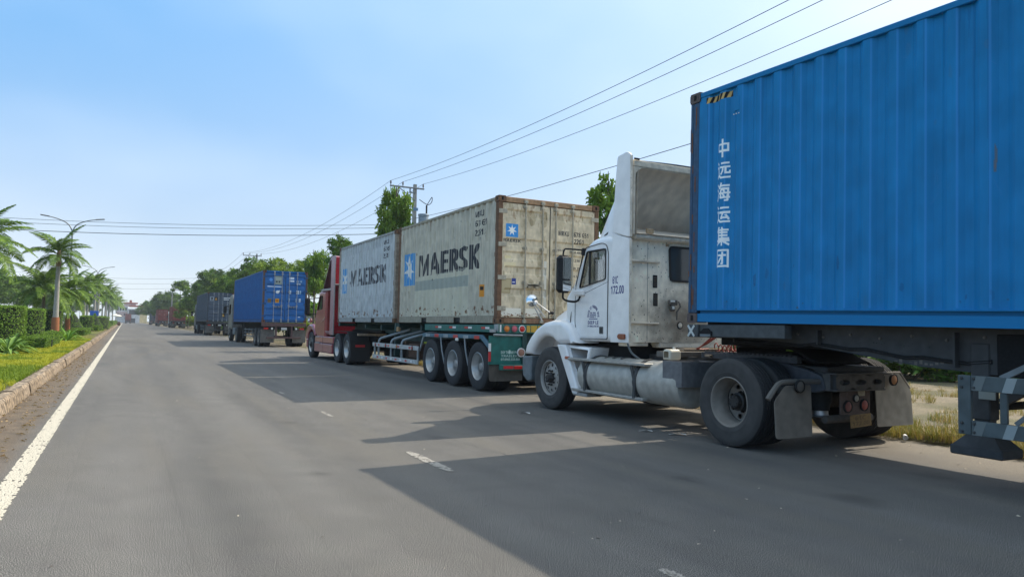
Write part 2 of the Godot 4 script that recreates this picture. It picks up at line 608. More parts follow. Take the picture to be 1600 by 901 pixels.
func ground():
	var n1 := noise(21, 0.10, 4); var n2 := noise(22, 0.55, 4); var n3 := noise(23, 2.2, 3); var n4 := noise(24, 0.9, 3)
	var asphalt := func(x: float, z: float) -> Color:
		var base := Vector3(0.292, 0.275, 0.249)
		# polished wheel tracks run along each lane, the crown between them is stonier and browner
		var wob := n1.get_noise_2d(z * 1.2, 3.0) * 0.35
		var k := 0.0
		for tr in [0.75, 2.1, 4.3, 6.0]: k += exp(-pow((x - tr - wob) / 0.38, 2.0))
		base *= 1.0 - 0.14 * clampf(k, 0, 1)
		base = base.lerp(Vector3(0.246, 0.238, 0.228), 0.6 * clampf(k, 0, 1) * smooth(-0.3, 0.5, n1.get_noise_2d(x * 2.0, z * 0.2)))
		base *= 1.0 + 0.26 * n2.get_noise_2d(x * 1.4, z * 0.10) + 0.12 * n3.get_noise_2d(x, z * 0.7) + 0.10 * n4.get_noise_2d(x * 3.0, z * 0.05) + 0.05 * rng.randf_range(-1, 1)
		base = base.lerp(Vector3(0.315, 0.285, 0.235), 0.5 * smooth(0.0, 0.5, n4.get_noise_2d(x * 1.2 + 40.0, z * 0.14)))
		var tar: float = smooth(0.30, 0.55, n2.get_noise_2d(x * 0.9 + 90.0, z * 0.13 + 9.0))
		base = base.lerp(Vector3(0.15, 0.15, 0.15), 0.45 * tar)
		# oil drips where lorries stand
		for d in [[7.4, -7.4, 0.5], [7.3, -9.6, 0.7], [7.6, -12.4, 0.35], [4.6, -5.2, 0.16], [3.4, -8.3, 0.12], [5.3, -4.0, 0.2], [6.9, -4.3, 0.22], [1.6, -6.6, 0.10], [2.0, -10.2, 0.12]]:
			var r: float = Vector2(x - d[0], (z - d[1]) * 0.7).length() / d[2]
			if r < 1.3: base *= 1.0 - 0.4 * smooth(1.2, 0.2, r + 0.4 * n3.get_noise_2d(x * 2.0, z * 2.0))
		# sand swept against both edges
		var edge: float = smooth(-0.80 + 0.12 * n3.get_noise_2d(x, z), -1.0, x)
		base = base.lerp(Vector3(0.36, 0.265, 0.17) * (0.85 + 0.45 * n3.get_noise_2d(x * 2.0, z * 2.0)), 0.92 * edge)
		var r_edge: float = smooth(7.1, 8.5, x + 0.5 * n2.get_noise_2d(x, z))
		base = base.lerp(Vector3(0.50, 0.43, 0.325), 0.75 * r_edge)
		return Color(base.x, base.y, base.z)
	var flat := func(x: float, z: float) -> float: return 0.0
	struct("road", sheet(-1.45, 8.9, -46.0, 6.0, 0.11, 0.16, flat, asphalt), M.road)
	struct("road", sheet(-1.45, 8.9, -520.0, -46.0, 0.8, 2.0, flat, asphalt), M.far_road)
	struct("road", sheet(-1.45, 8.9, 6.0, 90.0, 0.8, 2.0, flat, asphalt), M.far_road)

	# white edge line and the worn dashes in the middle of the carriageway
	var line := Shape.new()
	# thick paint that has flaked: small chips of it are missing, more of them towards its edges
	for i in 1000:
		var z := 4.0 - i * 0.05
		for k in 8:
			var x0 := -0.825 + k * 0.0195 + 0.012 * n3.get_noise_2d(5.0, z * 9.0)
			var hole := n3.get_noise_2d(k * 0.9 + 30.0, z * 3.2) + 0.5 * n3.get_noise_2d(k * 3.0, z * 14.0)
			var lim := 0.62 - (0.24 if k == 0 or k == 7 else (0.10 if k == 1 or k == 6 else 0.0))
			if hole > lim: continue
			var j := 0.006 * rng.randf_range(-1, 1)
			line.quad(Vector3(x0 + j, 0.004, z), Vector3(x0 + 0.0196, 0.004, z), Vector3(x0 + 0.0196 + j, 0.004, z - 0.0502), Vector3(x0, 0.004, z - 0.0502))
	for i in 110:
		var z := -46.0 - i * 4.0
		line.quad(Vector3(-0.67, 0.004, z), Vector3(-0.67, 0.004, z - 3.9), Vector3(-0.82, 0.004, z - 3.9), Vector3(-0.82, 0.004, z))
	struct("edge_line", line.mesh(), M.line)
	var dash_mat: StandardMaterial3D = M.line.duplicate()
	dash_mat.albedo_color = lin(0.43, 0.40, 0.35)
	for d in [[-7.42, -6.28, 0.10], [-3.28, -3.02, 0.07], [-11.3, -10.6, 0.05], [-14.7, -14.3, 0.06]]:
		var s := Shape.new()
		var rows := []
		var steps := 34
		for i in steps + 1:
			var z := lerpf(d[0], d[1], float(i) / steps)
			var pinch: float = d[2] * (1.0 - pow(abs(2.0 * i / steps - 1.0), 6.0) * 0.6)
			var x := 2.72 + 0.008 * rng.randf_range(-1, 1)
			rows.append([Vector3(x - pinch / 2, 0.004, z), Vector3(x + pinch / 2 + 0.015 * rng.randf(), 0.004, z)])
		for i in steps:
			for k in 4:
				if rng.randf() < 0.22: continue
				var a: Vector3 = rows[i][0].lerp(rows[i][1], k / 4.0); var b: Vector3 = rows[i][0].lerp(rows[i][1], (k + 1) / 4.0)
				var e: Vector3 = rows[i + 1][0].lerp(rows[i + 1][1], k / 4.0); var f: Vector3 = rows[i + 1][0].lerp(rows[i + 1][1], (k + 1) / 4.0)
				s.quad(b, a, e, f)
		struct("lane_dash", s.mesh(), dash_mat)

	# cracks along the crown of the road and across the right lane
	var crack_mat := mat(lin(0.075, 0.07, 0.065), 0.95)
	for c in [[3.75, -5.5, 3.4, -8.6], [3.0, -9.0, 3.2, -12.5], [5.3, -10.6, 6.0, -11.2], [3.4, -14.0, 3.6, -19.0]]:
		var cr := Shape.new()
		var p := Vector2(c[0], c[1]); var e := Vector2(c[2], c[3])
		var n := int(p.distance_to(e) / 0.06)
		var last := []
		for i in n + 1:
			var f := float(i) / n
			var q := p.lerp(e, f) + Vector2(1, 0) * (0.10 * n2.get_noise_2d(c[0] * 50.0, f * 9.0) + 0.02 * rng.randf_range(-1, 1))
			var w := 0.003 * (1.0 + 1.2 * n3.get_noise_2d(c[0] * 9.0, f * 30.0)) * sin(PI * f)
			var r := [Vector3(q.x - w, 0.004, q.y), Vector3(q.x + w, 0.004, q.y)]
			if last.size() > 0 and n3.get_noise_2d(c[1] * 7.0, f * 22.0) > -0.18: cr.quad(last[0], last[1], r[1], r[0])
			last = r
		struct("road_crack", cr.mesh(), crack_mat)

	# the verge beyond the right edge: pale sand, patchy dry turf
	var verge := func(x: float, z: float) -> Color:
		var sand := Vector3(0.55, 0.45, 0.30) * (1.0 + 0.18 * n3.get_noise_2d(x, z))
		var g: float = smooth(-0.1, 0.35, n2.get_noise_2d(x * 0.6 + 7.0, z * 0.6) + 0.25 * exp(-pow((x - 9.6) / 0.9, 2.0)) + smooth(14.0, 24.0, x) * 0.4)
		var c := sand.lerp(Vector3(0.19, 0.19, 0.065), 0.7 * g)
		return Color(c.x, c.y, c.z)
	var rise := func(x: float, z: float) -> float:
		return 0.02 + 0.05 * smooth(8.8, 9.6, x) + 0.05 * n2.get_noise_2d(x, z) * smooth(8.9, 10.0, x) - 0.06 * (1.0 - smooth(8.7, 8.95, x + 0.15 * n2.get_noise_2d(z * 2.0, 1.0)))
	struct("verge", sheet(8.6, 26.0, -60.0, 6.0, 0.25, 0.3, rise, verge), M.soil)
	var plain := func(x: float, z: float) -> Color:
		var g: float = smooth(-0.3, 0.3, n1.get_noise_2d(x * 0.3, z * 0.3))
		var c := Vector3(0.36, 0.29, 0.18).lerp(Vector3(0.15, 0.17, 0.06), 0.4 + 0.5 * g)
		return Color(c.x, c.y, c.z)
	struct("field", sheet(-700.0, 700.0, -1400.0, 700.0, 20.0, 20.0, func(_x, _z): return -0.06, plain), M.soil)
	struct("verge", sheet(8.6, 30.0, 6.0, 90.0, 1.5, 3.0, func(_x, _z): return 0.01, verge), M.soil)
	struct("verge", sheet(8.6, 30.0, -520.0, -60.0, 1.5, 3.0, func(_x, _z): return 0.01, verge), M.soil)

	# the central reserve
	var lawn := func(x: float, z: float) -> Color:
		var y: float = smooth(-0.35, 0.45, n2.get_noise_2d(x * 0.5, z * 0.22) + 0.25 * smooth(-3.4, -2.0, x) * smooth(-14.0, -24.0, z))
		var c := Vector3(0.15, 0.225, 0.032).lerp(Vector3(0.44, 0.42, 0.042), 0.85 * y) * (1.0 + 0.25 * n3.get_noise_2d(x * 1.5, z * 1.5))
		c = c.lerp(Vector3(0.30, 0.20, 0.12), smooth(-1.72, -1.6, x + 0.1 * n3.get_noise_2d(z * 2.0, 4.0)))
		return Color(c.x, c.y, c.z)
	struct("lawn", sheet(-6.3, -1.6, -60.0, 4.0, 0.2, 0.25, func(x, z): return 0.185 + 0.03 * n2.get_noise_2d(x, z), lawn), M.soil)
	struct("lawn", sheet(-6.3, -1.6, 4.0, 90.0, 0.6, 2.0, func(_x, _z): return 0.19, lawn), M.soil)
	struct("lawn", sheet(-6.3, -1.6, -470.0, -60.0, 0.6, 2.0, func(_x, _z): return 0.19, lawn), M.soil)
	struct("opposite_road", sheet(-15.0, -6.5, -520.0, 90.0, 2.0, 3.0, flat, asphalt), M.far_road)

	# kerb stones, each cast block on its own out to where they can be told apart
	var kerb := Node3D.new()
	kerb.name = "kerb"
	kerb.set_meta("kind", "structure")
	add_child(kerb)
	var variants := []
	for k in 5:
		var s := Shape.new()
		var rows := []
		for i in 9:
			var z := -0.5 + 0.002 + i * (1.0 - 0.004) / 8.0
			var chip := 0.010 * rng.randf() + (0.035 * rng.randf() if rng.randf() < 0.14 else 0.0)
			var top := 0.205 + 0.012 * rng.randf_range(-1, 1)
			rows.append([Vector3(0.0 + 0.01 * rng.randf(), -0.05, z), Vector3(-0.012 - 0.012 * rng.randf(), 0.07, z), Vector3(-0.03 - chip * 0.6, top - 0.035 - chip, z), Vector3(-0.06 - chip, top, z), Vector3(-0.2, top + 0.004, z), Vector3(-0.21, -0.05, z)])
		s.loft(rows, true, true)
		variants.append(s.mesh(28.0))
	var stain := tex(noise_image(91, 512, 0.02, 0.55, 1.0, 5, 2.2))
	var kerb_mats := []
	for k in 3:
		var km: StandardMaterial3D = M.concrete.duplicate()
		km.albedo_color = [lin(0.44, 0.34, 0.235), lin(0.38, 0.295, 0.205), lin(0.48, 0.38, 0.275)][k]
		km.albedo_texture = stain
		kerb_mats.append(km)
	for i in 130:
		var b := inst("kerb_stone", variants[rng.randi() % 5], kerb_mats[rng.randi() % 3], kerb)
		b.position = Vector3(-1.40 + 0.012 * rng.randf_range(-1, 1), 0.008 * rng.randf_range(-1, 1), 3.0 - i)
		b.rotation.y = 0.012 * rng.randf_range(-1, 1)
	var far_kerb := Shape.new()
	far_kerb.box(Vector3(-1.61, -0.05, -470.0), Vector3(-1.41, 0.2, -127.6))
	var fk := put("kerb_row", far_kerb, kerb_mats[0], kerb)
	fk.set_meta("kind", "stuff")
	var back_kerb := Shape.new()
	back_kerb.box(Vector3(-6.5, -0.05, -470.0), Vector3(-6.3, 0.2, 4.0))
	put("kerb_row", back_kerb, kerb_mats[1], kerb).set_meta("kind", "stuff")

# ---------------------------------------------------------------- shipping containers
# own axes: x across, y up from the underside, the doors face +z
func side_skin(s: Shape, x: float, out: float, z0: float, z1: float, y0: float, y1: float, L: float, H: float):
	# trapezoid corrugation, pitch 0.278, 36 mm deep; out is -1 for the wall that faces -x
	var pts := [[z0, 0.012], [z0 + 0.07, 0.012]]
	var n := int((z1 - z0 - 0.2) / 0.2755)
	var start := (z0 + z1) / 2 - n * 0.2755 / 2
	for i in n:
		var z := start + i * 0.2755
		pts.append([z, 0.012]); pts.append([z + 0.06, 0.048]); pts.append([z + 0.138, 0.048]); pts.append([z + 0.198, 0.012])
	pts.append([z1 - 0.07, 0.012]); pts.append([z1, 0.012])
	for i in pts.size() - 1:
		var a: Array = pts[i]; var b: Array = pts[i + 1]
		var xa: float = x - out * a[1]; var xb: float = x - out * b[1]
		var ua: float = (a[0] + L / 2) / L; var ub: float = (b[0] + L / 2) / L
		var va := 1.0 - y0 / H; var vb := 1.0 - y1 / H
		if out < 0:
			s.quad(Vector3(xa, y0, a[0]), Vector3(xb, y0, b[0]), Vector3(xb, y1, b[0]), Vector3(xa, y1, a[0]), Vector2(ua, va), Vector2(ub, va), Vector2(ub, vb), Vector2(ua, vb))
		else:
			s.quad(Vector3(xb, y0, b[0]), Vector3(xa, y0, a[0]), Vector3(xa, y1, a[0]), Vector3(xb, y1, b[0]), Vector2(ub, va), Vector2(ua, va), Vector2(ua, vb), Vector2(ub, vb))

func plate_with_hole(s: Shape, c: Vector3, u: Vector3, w: Vector3, hu: float, hw: float, ru: float, rw: float, depth: float):
	# a rectangular face with an oval hole that goes depth deep; u x w points outwards
	var n := 16
	var nn := u.cross(w).normalized()
	var at := func(k: int) -> Array:
		var a := TAU * k / n
		var d := Vector2(cos(a), sin(a))
		var f: float = min(hu / max(abs(d.x), 1e-6), hw / max(abs(d.y), 1e-6))
		return [c + u * d.x * f + w * d.y * f, c + u * cos(a) * ru + w * sin(a) * rw]
	for k in n:
		var p: Array = at.call(k); var q: Array = at.call(k + 1)
		s.quad(p[1], p[0], q[0], q[1])
		s.quad(p[1], q[1], q[1] - nn * depth, p[1] - nn * depth)
		s.tri(c - nn * depth, p[1] - nn * depth, q[1] - nn * depth)
	for su in [-1, 1]:
		for sw in [-1, 1]:
			var corner: Vector3 = c + u * hu * su + w * hw * sw
			var a := atan2(sw, su)
			for k in n:
				var a0 := TAU * k / n; var a1 := TAU * (k + 1) / n
				var aa := fposmod(a, TAU)
				if aa > a0 + 1e-4 and aa < a1 - 1e-4:
					s.tri(at.call(k)[0], corner, at.call(k + 1)[0])

func make_container(called: String, at: Vector3, L: float, H: float, paint: Dictionary, label: String, group := "") -> Node3D:
	# paint: side (textured), plain, post, rail, door (textured or null), rod
	var t := thing(called, at, label, "container", group)
	var W := 2.438
	var hx := W / 2; var hz := L / 2
	for sx in [-1, 1]:
		for sz in [-1, 1]:
			var s := Shape.new()
			var px: float = sx * hx; var pz: float = sz * hz
			# hollow folded post: an L-section
			s.box(Vector3(px, 0.118, pz - sz * 0.005), Vector3(px - sx * 0.10, H - 0.118, pz - sz * 0.055), 0.01)
			s.box(Vector3(px - sx * 0.003, 0.118, pz - sz * 0.056), Vector3(px - sx * 0.06, H - 0.118, pz - sz * 0.155), 0.01)
			put("corner_post", s, paint.post, t)
			for sy in [0, 1]:
				var c := Shape.new()
				var y0: float = 0.0 if sy == 0 else H - 0.118
				var lo := Vector3(min(px, px - sx * 0.162) , y0, min(pz, pz - sz * 0.178))
				var hi := Vector3(max(px, px - sx * 0.162), y0 + 0.118, max(pz, pz - sz * 0.178))
				lo += Vector3(-0.004 if sx < 0 else 0.0, -0.004 if sy == 0 else 0.0, -0.004 if sz < 0 else 0.0)
				hi += Vector3(0.004 if sx > 0 else 0.0, 0.006 if sy == 1 else 0.0, 0.004 if sz > 0 else 0.0)
				var m := (lo + hi) / 2; var d := (hi - lo) / 2
				c.box(lo + Vector3.ONE * 0.004, hi - Vector3.ONE * 0.004, 0.0)
				plate_with_hole(c, Vector3(m.x + sx * d.x, m.y, m.z), Vector3(0, 0, -sx), Vector3.UP, d.z, d.y, 0.026, 0.038, 0.0035)
				plate_with_hole(c, Vector3(m.x, m.y, m.z + sz * d.z), Vector3(sz, 0, 0), Vector3.UP, d.x, d.y, 0.026, 0.038, 0.0035)
				if sy == 1: plate_with_hole(c, Vector3(m.x, hi.y, m.z), Vector3(1, 0, 0), Vector3(0, 0, -1), d.x, d.z, 0.03, 0.05, 0.0035)
				put("corner_casting", c, paint.casting, t)
				for e in [[Vector3(m.x + sx * (d.x - 0.0005), m.y, m.z), Vector3(0.003, 0.066, 0.045)], [Vector3(m.x, m.y, m.z + sz * (d.z - 0.0005)), Vector3(0.045, 0.066, 0.003)]]:
					var dark := Shape.new()
					dark.obox(Transform3D(Basis(), e[0]), e[1])
					put("casting_hole", dark, M.void_black, t)
	for sx in [-1, 1]:
		var r := Shape.new()
		r.box(Vector3(sx * (hx - 0.002), H - 0.075, -hz + 0.175), Vector3(sx * (hx - 0.062), H - 0.012, hz - 0.175), 0.006)
		put("top_side_rail", r, paint.rail, t)
		var b := Shape.new()
		var xs := [[-hz + 0.175, hz - 0.175]]
		if L < 7.0: xs = [[-hz + 0.175, -1.2], [-0.84, 0.84], [1.2, hz - 0.175]]
		for q in xs:
			b.box(Vector3(sx * (hx - 0.004), 0.012, q[0]), Vector3(sx * (hx - 0.02), 0.158 if L < 7.0 else 0.112, q[1]))
			if L > 7.0: b.box(Vector3(sx * (hx - 0.05), 0.1, q[0]), Vector3(sx * (hx - 0.06), 0.152, q[1]))
			b.box(Vector3(sx * (hx + (0.004 if L > 7.0 else -0.002)), 0.152, q[0]), Vector3(sx * (hx - 0.05), 0.163, q[1]))
		if L < 7.0:
			for q in [[-1.2, -0.84], [0.84, 1.2]]:
				b.box(Vector3(sx * (hx - 0.004), 0.128, q[0]), Vector3(sx * (hx - 0.02), 0.158, q[1]))
				b.box(Vector3(sx * (hx - 0.002), 0.152, q[0]), Vector3(sx * (hx - 0.05), 0.163, q[1]))
				var pocket := Shape.new()
				pocket.box(Vector3(sx * (hx - 0.16), 0.012, q[0]), Vector3(sx * (hx - 0.15), 0.128, q[1]))
				put("fork_pocket", pocket, M.void_black, t)
		put("bottom_side_rail", b, paint.rail, t)
		var w := Shape.new()
		side_skin(w, sx * hx, sx, -hz + 0.15, hz - 0.15, 0.16, H - 0.07, L, H)
		put("side_wall", w, paint.side if sx < 0 else paint.plain, t)
	# floor, roof and blind end
	var f := Shape.new()
	f.box(Vector3(-hx + 0.06, 0.03, -hz + 0.05), Vector3(hx - 0.06, 0.155, hz - 0.12))
	put("floor", f, M.chassis, t)
	var ro := Shape.new()
	var nr := int((L - 0.4) / 0.209)
	for i in nr:
		var z := -hz + 0.2 + i * (L - 0.4) / nr; var z2 := z + (L - 0.4) / nr
		var zm := (z + z2) / 2
		ro.quad(Vector3(-hx + 0.06, H - 0.03, z), Vector3(-hx + 0.06, H - 0.012, zm), Vector3(hx - 0.06, H - 0.012, zm), Vector3(hx - 0.06, H - 0.03, z))
		ro.quad(Vector3(-hx + 0.06, H - 0.012, zm), Vector3(-hx + 0.06, H - 0.03, z2), Vector3(hx - 0.06, H - 0.03, z2), Vector3(hx - 0.06, H - 0.012, zm))
	ro.box(Vector3(-hx + 0.05, H - 0.05, -hz + 0.02), Vector3(hx - 0.05, H - 0.032, hz - 0.1))
	put("roof", ro, paint.plain, t)
	var e := Shape.new()
	var ne := 8
	for i in ne:
		var x := -hx + 0.1 + i * (W - 0.2) / ne; var p := (W - 0.2) / ne
		var zs := [-hz + 0.03, -hz + 0.075]
		var xs2 := [x, x + p * 0.22, x + p * 0.5, x + p * 0.72, x + p]
		var dz := [0, 1, 1, 0, 0]
		for k in 4:
			e.quad(Vector3(xs2[k + 1], 0.12, zs[dz[k + 1]]), Vector3(xs2[k], 0.12, zs[dz[k]]), Vector3(xs2[k], H - 0.1, zs[dz[k]]), Vector3(xs2[k + 1], H - 0.1, zs[dz[k + 1]]))
	put("end_wall", e, paint.plain, t)
	for sz in [-1, 1]:
		var h := Shape.new()
		h.box(Vector3(-hx + 0.165, H - 0.118, sz * (hz - 0.01)), Vector3(hx - 0.165, H - 0.008, sz * (hz - 0.09)), 0.008)
		put("header", h, paint.rail if sz < 0 else paint.header, t)
		var si := Shape.new()
		si.box(Vector3(-hx + 0.165, 0.01, sz * (hz - 0.004)), Vector3(hx - 0.165, 0.12, sz * (hz - 0.09)), 0.008)
		if sz > 0:
			si.box(Vector3(-hx + 0.3, 0.02, hz - 0.003), Vector3(-hx + 0.46, 0.085, hz - 0.002))
		put("sill", si, paint.sill, t)
	if not paint.has("door"): return t
	# two door leaves with horizontal channels
	var zf := hz - 0.022
	var y0 := 0.135; var y1 := H - 0.135
	for side in [-1, 1]:
		var d := Shape.new()
		var xa := -hx + 0.105 if side < 0 else 0.012
		var xb := -0.012 if side < 0 else hx - 0.105
		var prof := [[y0, 0.0], [y0 + 0.07, 0.0]]
		for c in paint.channels:
			var yc: float = H - c
			prof.append([yc - 0.09, 0.0]); prof.append([yc - 0.055, -0.034]); prof.append([yc + 0.055, -0.034]); prof.append([yc + 0.09, 0.0])
		prof.append([y1, 0.0])
		prof.sort_custom(func(p, q): return p[0] < q[0])
		var rows := []
		var xin := [xa, xa + 0.06, xa + 0.075, xb - 0.075, xb - 0.06, xb]
		for p in prof:
			var row := []
			for k in 6: row.append(Vector3(xin[k], p[0], zf + (p[1] if k == 2 or k == 3 else 0.0)))
			rows.append(row)
		for i in rows.size() - 1:
			for k in 5:
				var q := [rows[i][k], rows[i][k + 1], rows[i + 1][k + 1], rows[i + 1][k]]
				var u := []
				for g in q: u.append(Vector2((g.x + hx) / W, 1.0 - g.y / H))
				d.quad(q[0], q[1], q[2], q[3], u[0], u[1], u[2], u[3])
		d.box(Vector3(xa, y0, zf - 0.05), Vector3(xb, y1, zf - 0.04))
		var leaf := put("door", d, paint.door, t)
		var g := Shape.new()
		for q in [[xa - 0.012, xa], [xb, xb + 0.012]]: g.box(Vector3(q[0], y0, zf - 0.02), Vector3(q[1], y1, zf - 0.002))
		put("gasket", g, M.black, leaf)
		for k in 4:
			var hg := Shape.new()
			var yy: float = H * [0.12, 0.36, 0.62, 0.88][k]
			var hxx: float = (hx - 0.005) * side
			hg.box(Vector3(hxx, yy - 0.045, hz - 0.012), Vector3(hxx - side * 0.19, yy + 0.045, hz + 0.004), 0.005)
			put("hinge", hg, paint.hinge, leaf)
		for k in 2:
			var x: float = (paint.rods[k] if side < 0 else paint.rods[k + 2]) - hx
			var rod := Shape.new()
			rod.tube([Vector3(x, 0.06, hz + 0.022), Vector3(x, H - 0.05, hz + 0.022)], 0.0165, 10)
			var ro2 := put("lock_rod", rod, paint.rod, leaf, 40.0)
			for yy in [0.16, H * 0.33, H * 0.60, H - 0.19]:
				var br := Shape.new()
				br.box(Vector3(x - 0.05, yy - 0.03, zf), Vector3(x + 0.05, yy + 0.03, hz + 0.008), 0.004)
				br.box(Vector3(x - 0.028, yy - 0.03, hz + 0.006), Vector3(x + 0.028, yy + 0.03, hz + 0.044), 0.008)
				put("rod_bracket", br, paint.rod, leaf)
			for yy in [0.04, H - 0.1]:
				var br := Shape.new()
				br.box(Vector3(x - 0.04, yy - 0.02, hz - 0.006), Vector3(x + 0.04, yy + 0.05, hz + 0.045), 0.008)
				put("rod_cam", br, paint.rod, leaf)
			var hd := Shape.new()
			var hy := H * 0.305
			hd.bar(Vector3(x + (0.03 if k == 1 else -0.03), hy, hz + 0.05), Vector3(x + (-0.36 if k == 1 else 0.33), hy + 0.01, hz + 0.05), 0.014, 0.03)
			hd.box(Vector3(x - 0.03, hy - 0.05, hz + 0.02), Vector3(x + 0.03, hy + 0.05, hz + 0.06), 0.006)
			hd.box(Vector3(x + (-0.34 if k == 1 else 0.24), hy - 0.05, zf), Vector3(x + (-0.26 if k == 1 else 0.32), hy + 0.04, hz + 0.04), 0.006)
			put("handle", hd, paint.rod, leaf)
	return t

func low_gloss(m: StandardMaterial3D) -> StandardMaterial3D:
	m.metallic_specular = 0.28
	return m

func paint_mat(im: Image, rough := 0.55) -> StandardMaterial3D:
	var m := mat(Color(1, 1, 1), rough)
	m.albedo_texture = tex(im)
	return m

func base_image(w: int, h: int, c: Color, seed_: int, amount: float, tall := 3.0) -> Image:
	# paint with soft weather streaks that run downwards
	var im := Image.create_empty(w, h, false, Image.FORMAT_RGB8)
	var n := noise(seed_, 1.0, 4); var n2 := noise(seed_ + 1, 1.0, 3)
	for y in h:
		for x in w:
			var k := 1.0 + amount * (n.get_noise_2d(x * 0.05, y * 0.05 / tall) * 0.8 + n2.get_noise_2d(x * 0.012, y * 0.012))
			im.set_pixel(x, y, Color(c.r * k, c.g * k, c.b * k))
	return im

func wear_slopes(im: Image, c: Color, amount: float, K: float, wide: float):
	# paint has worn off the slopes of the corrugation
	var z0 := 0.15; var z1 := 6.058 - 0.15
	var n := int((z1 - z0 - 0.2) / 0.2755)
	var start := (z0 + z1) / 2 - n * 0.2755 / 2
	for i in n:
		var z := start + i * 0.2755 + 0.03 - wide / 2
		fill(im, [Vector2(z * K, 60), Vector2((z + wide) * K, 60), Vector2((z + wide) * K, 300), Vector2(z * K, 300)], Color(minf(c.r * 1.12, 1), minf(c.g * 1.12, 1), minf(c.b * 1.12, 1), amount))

func beige_side(c: Color, seed_: int, fresh: bool) -> Image:
	# the 20-foot side as it is lettered: 6.058 m x 2.591 m at 170 pixels a metre
	var W := 1030; var H := 440
	var im := base_image(W, H, c, seed_, 0.10)
	var K := 170.0
	var navy := Color(0.055, 0.07, 0.12)
	var at := func(z: float, y: float) -> Vector2: return Vector2(z * K, (2.591 - y) * K)
	blotches(im, 160, Rect2(0, 0, W, H), 2, 16, Color(c.r * 0.80, c.g * 0.78, c.b * 0.72, 0.35), 4.0)
	# light blue panel with the seven-pointed star
	var z0 := 0.44; var z1 := 1.19
	if fresh:
		z0 = 0.42; z1 = 1.02
	var sk := Color(0.20, 0.55, 0.80)
	fill(im, [at.call(z0, 1.82), at.call(z1, 1.82), at.call(z1, 0.98), at.call(z0, 0.98)], sk)
	star(im, at.call((z0 + z1) / 2, 1.40), 0.36 * K * (z1 - z0) / 0.75, 0.39 * K, Color(0.86, 0.87, 0.86))
	var p: Vector2 = at.call(1.52 if not fresh else 1.42, 1.72); var q: Vector2 = at.call(5.15 if not fresh else 5.18, 1.16)
	write(im, "MAERSK", Rect2(p, q - p), navy)
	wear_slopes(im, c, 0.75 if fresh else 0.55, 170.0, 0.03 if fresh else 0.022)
	if not fresh:
		# repainted band below the name
		fill(im, [at.call(1.33, 1.14), at.call(4.62, 1.24), at.call(4.62, 0.16), at.call(1.33, 0.16)], Color(c.r * 1.10, c.g * 1.12, c.b * 1.10, 0.55))
		fill(im, [at.call(1.33, 1.06), at.call(4.62, 1.06), at.call(4.62, 0.82), at.call(1.33, 0.82)], Color(0.62, 0.64, 0.60))
	# number block in the upper rear corner
	var lines := ["MRKU", "678 651", "22G1"]
	for i in 3:
		var a: Vector2 = at.call(4.92, 2.40 - i * 0.20)
		write(im, lines[i], Rect2(a, Vector2([62, 96, 60][i], 22)), navy)
	# rust: runs from the top rail, scuffs and a corroded hem along the floor
	var rust := Color(0.34, 0.19, 0.10)
	for i in (26 if fresh else 44):
		var x := rng.randf() * W
		var l := rng.randf_range(10, 90)
		var y := 12.0 if rng.randf() < 0.5 else rng.randf_range(20, 330)
		fill(im, [Vector2(x, y), Vector2(x + rng.randf_range(1, 3), y), Vector2(x + 1, y + l)], Color(rust, rng.randf_range(0.25, 0.75)))
	blotches(im, 150, Rect2(0, H - 62, W, 34), 2, 13 if fresh else 8, Color(rust, 0.8), 1.2)
	blotches(im, 60, Rect2(0, 0, 30, H), 2, 9, Color(rust, 0.7), 3.0)
	blotches(im, 60, Rect2(W - 34, 0, 34, H), 2, 9, Color(rust, 0.7), 3.0)
	blotches(im, 46, Rect2(0, 40, W, H - 90), 1, 5, Color(0.12, 0.11, 0.10, 0.7), 3.0)
	if not fresh:
		fill(im, [at.call(5.18, 0.82), at.call(5.36, 0.82), at.call(5.36, 0.56), at.call(5.18, 0.56)], Color(0.85, 0.55, 0.12))
		fill(im, [at.call(5.22, 0.78), at.call(5.32, 0.78), at.call(5.32, 0.70), at.call(5.22, 0.70)], Color(0.15, 0.12, 0.08))
		blotches(im, 18, Rect2(at.call(5.15, 2.02), Vector2(50, 40)), 2, 8, Color(0.20, 0.22, 0.22, 0.8), 1.3)
	return im

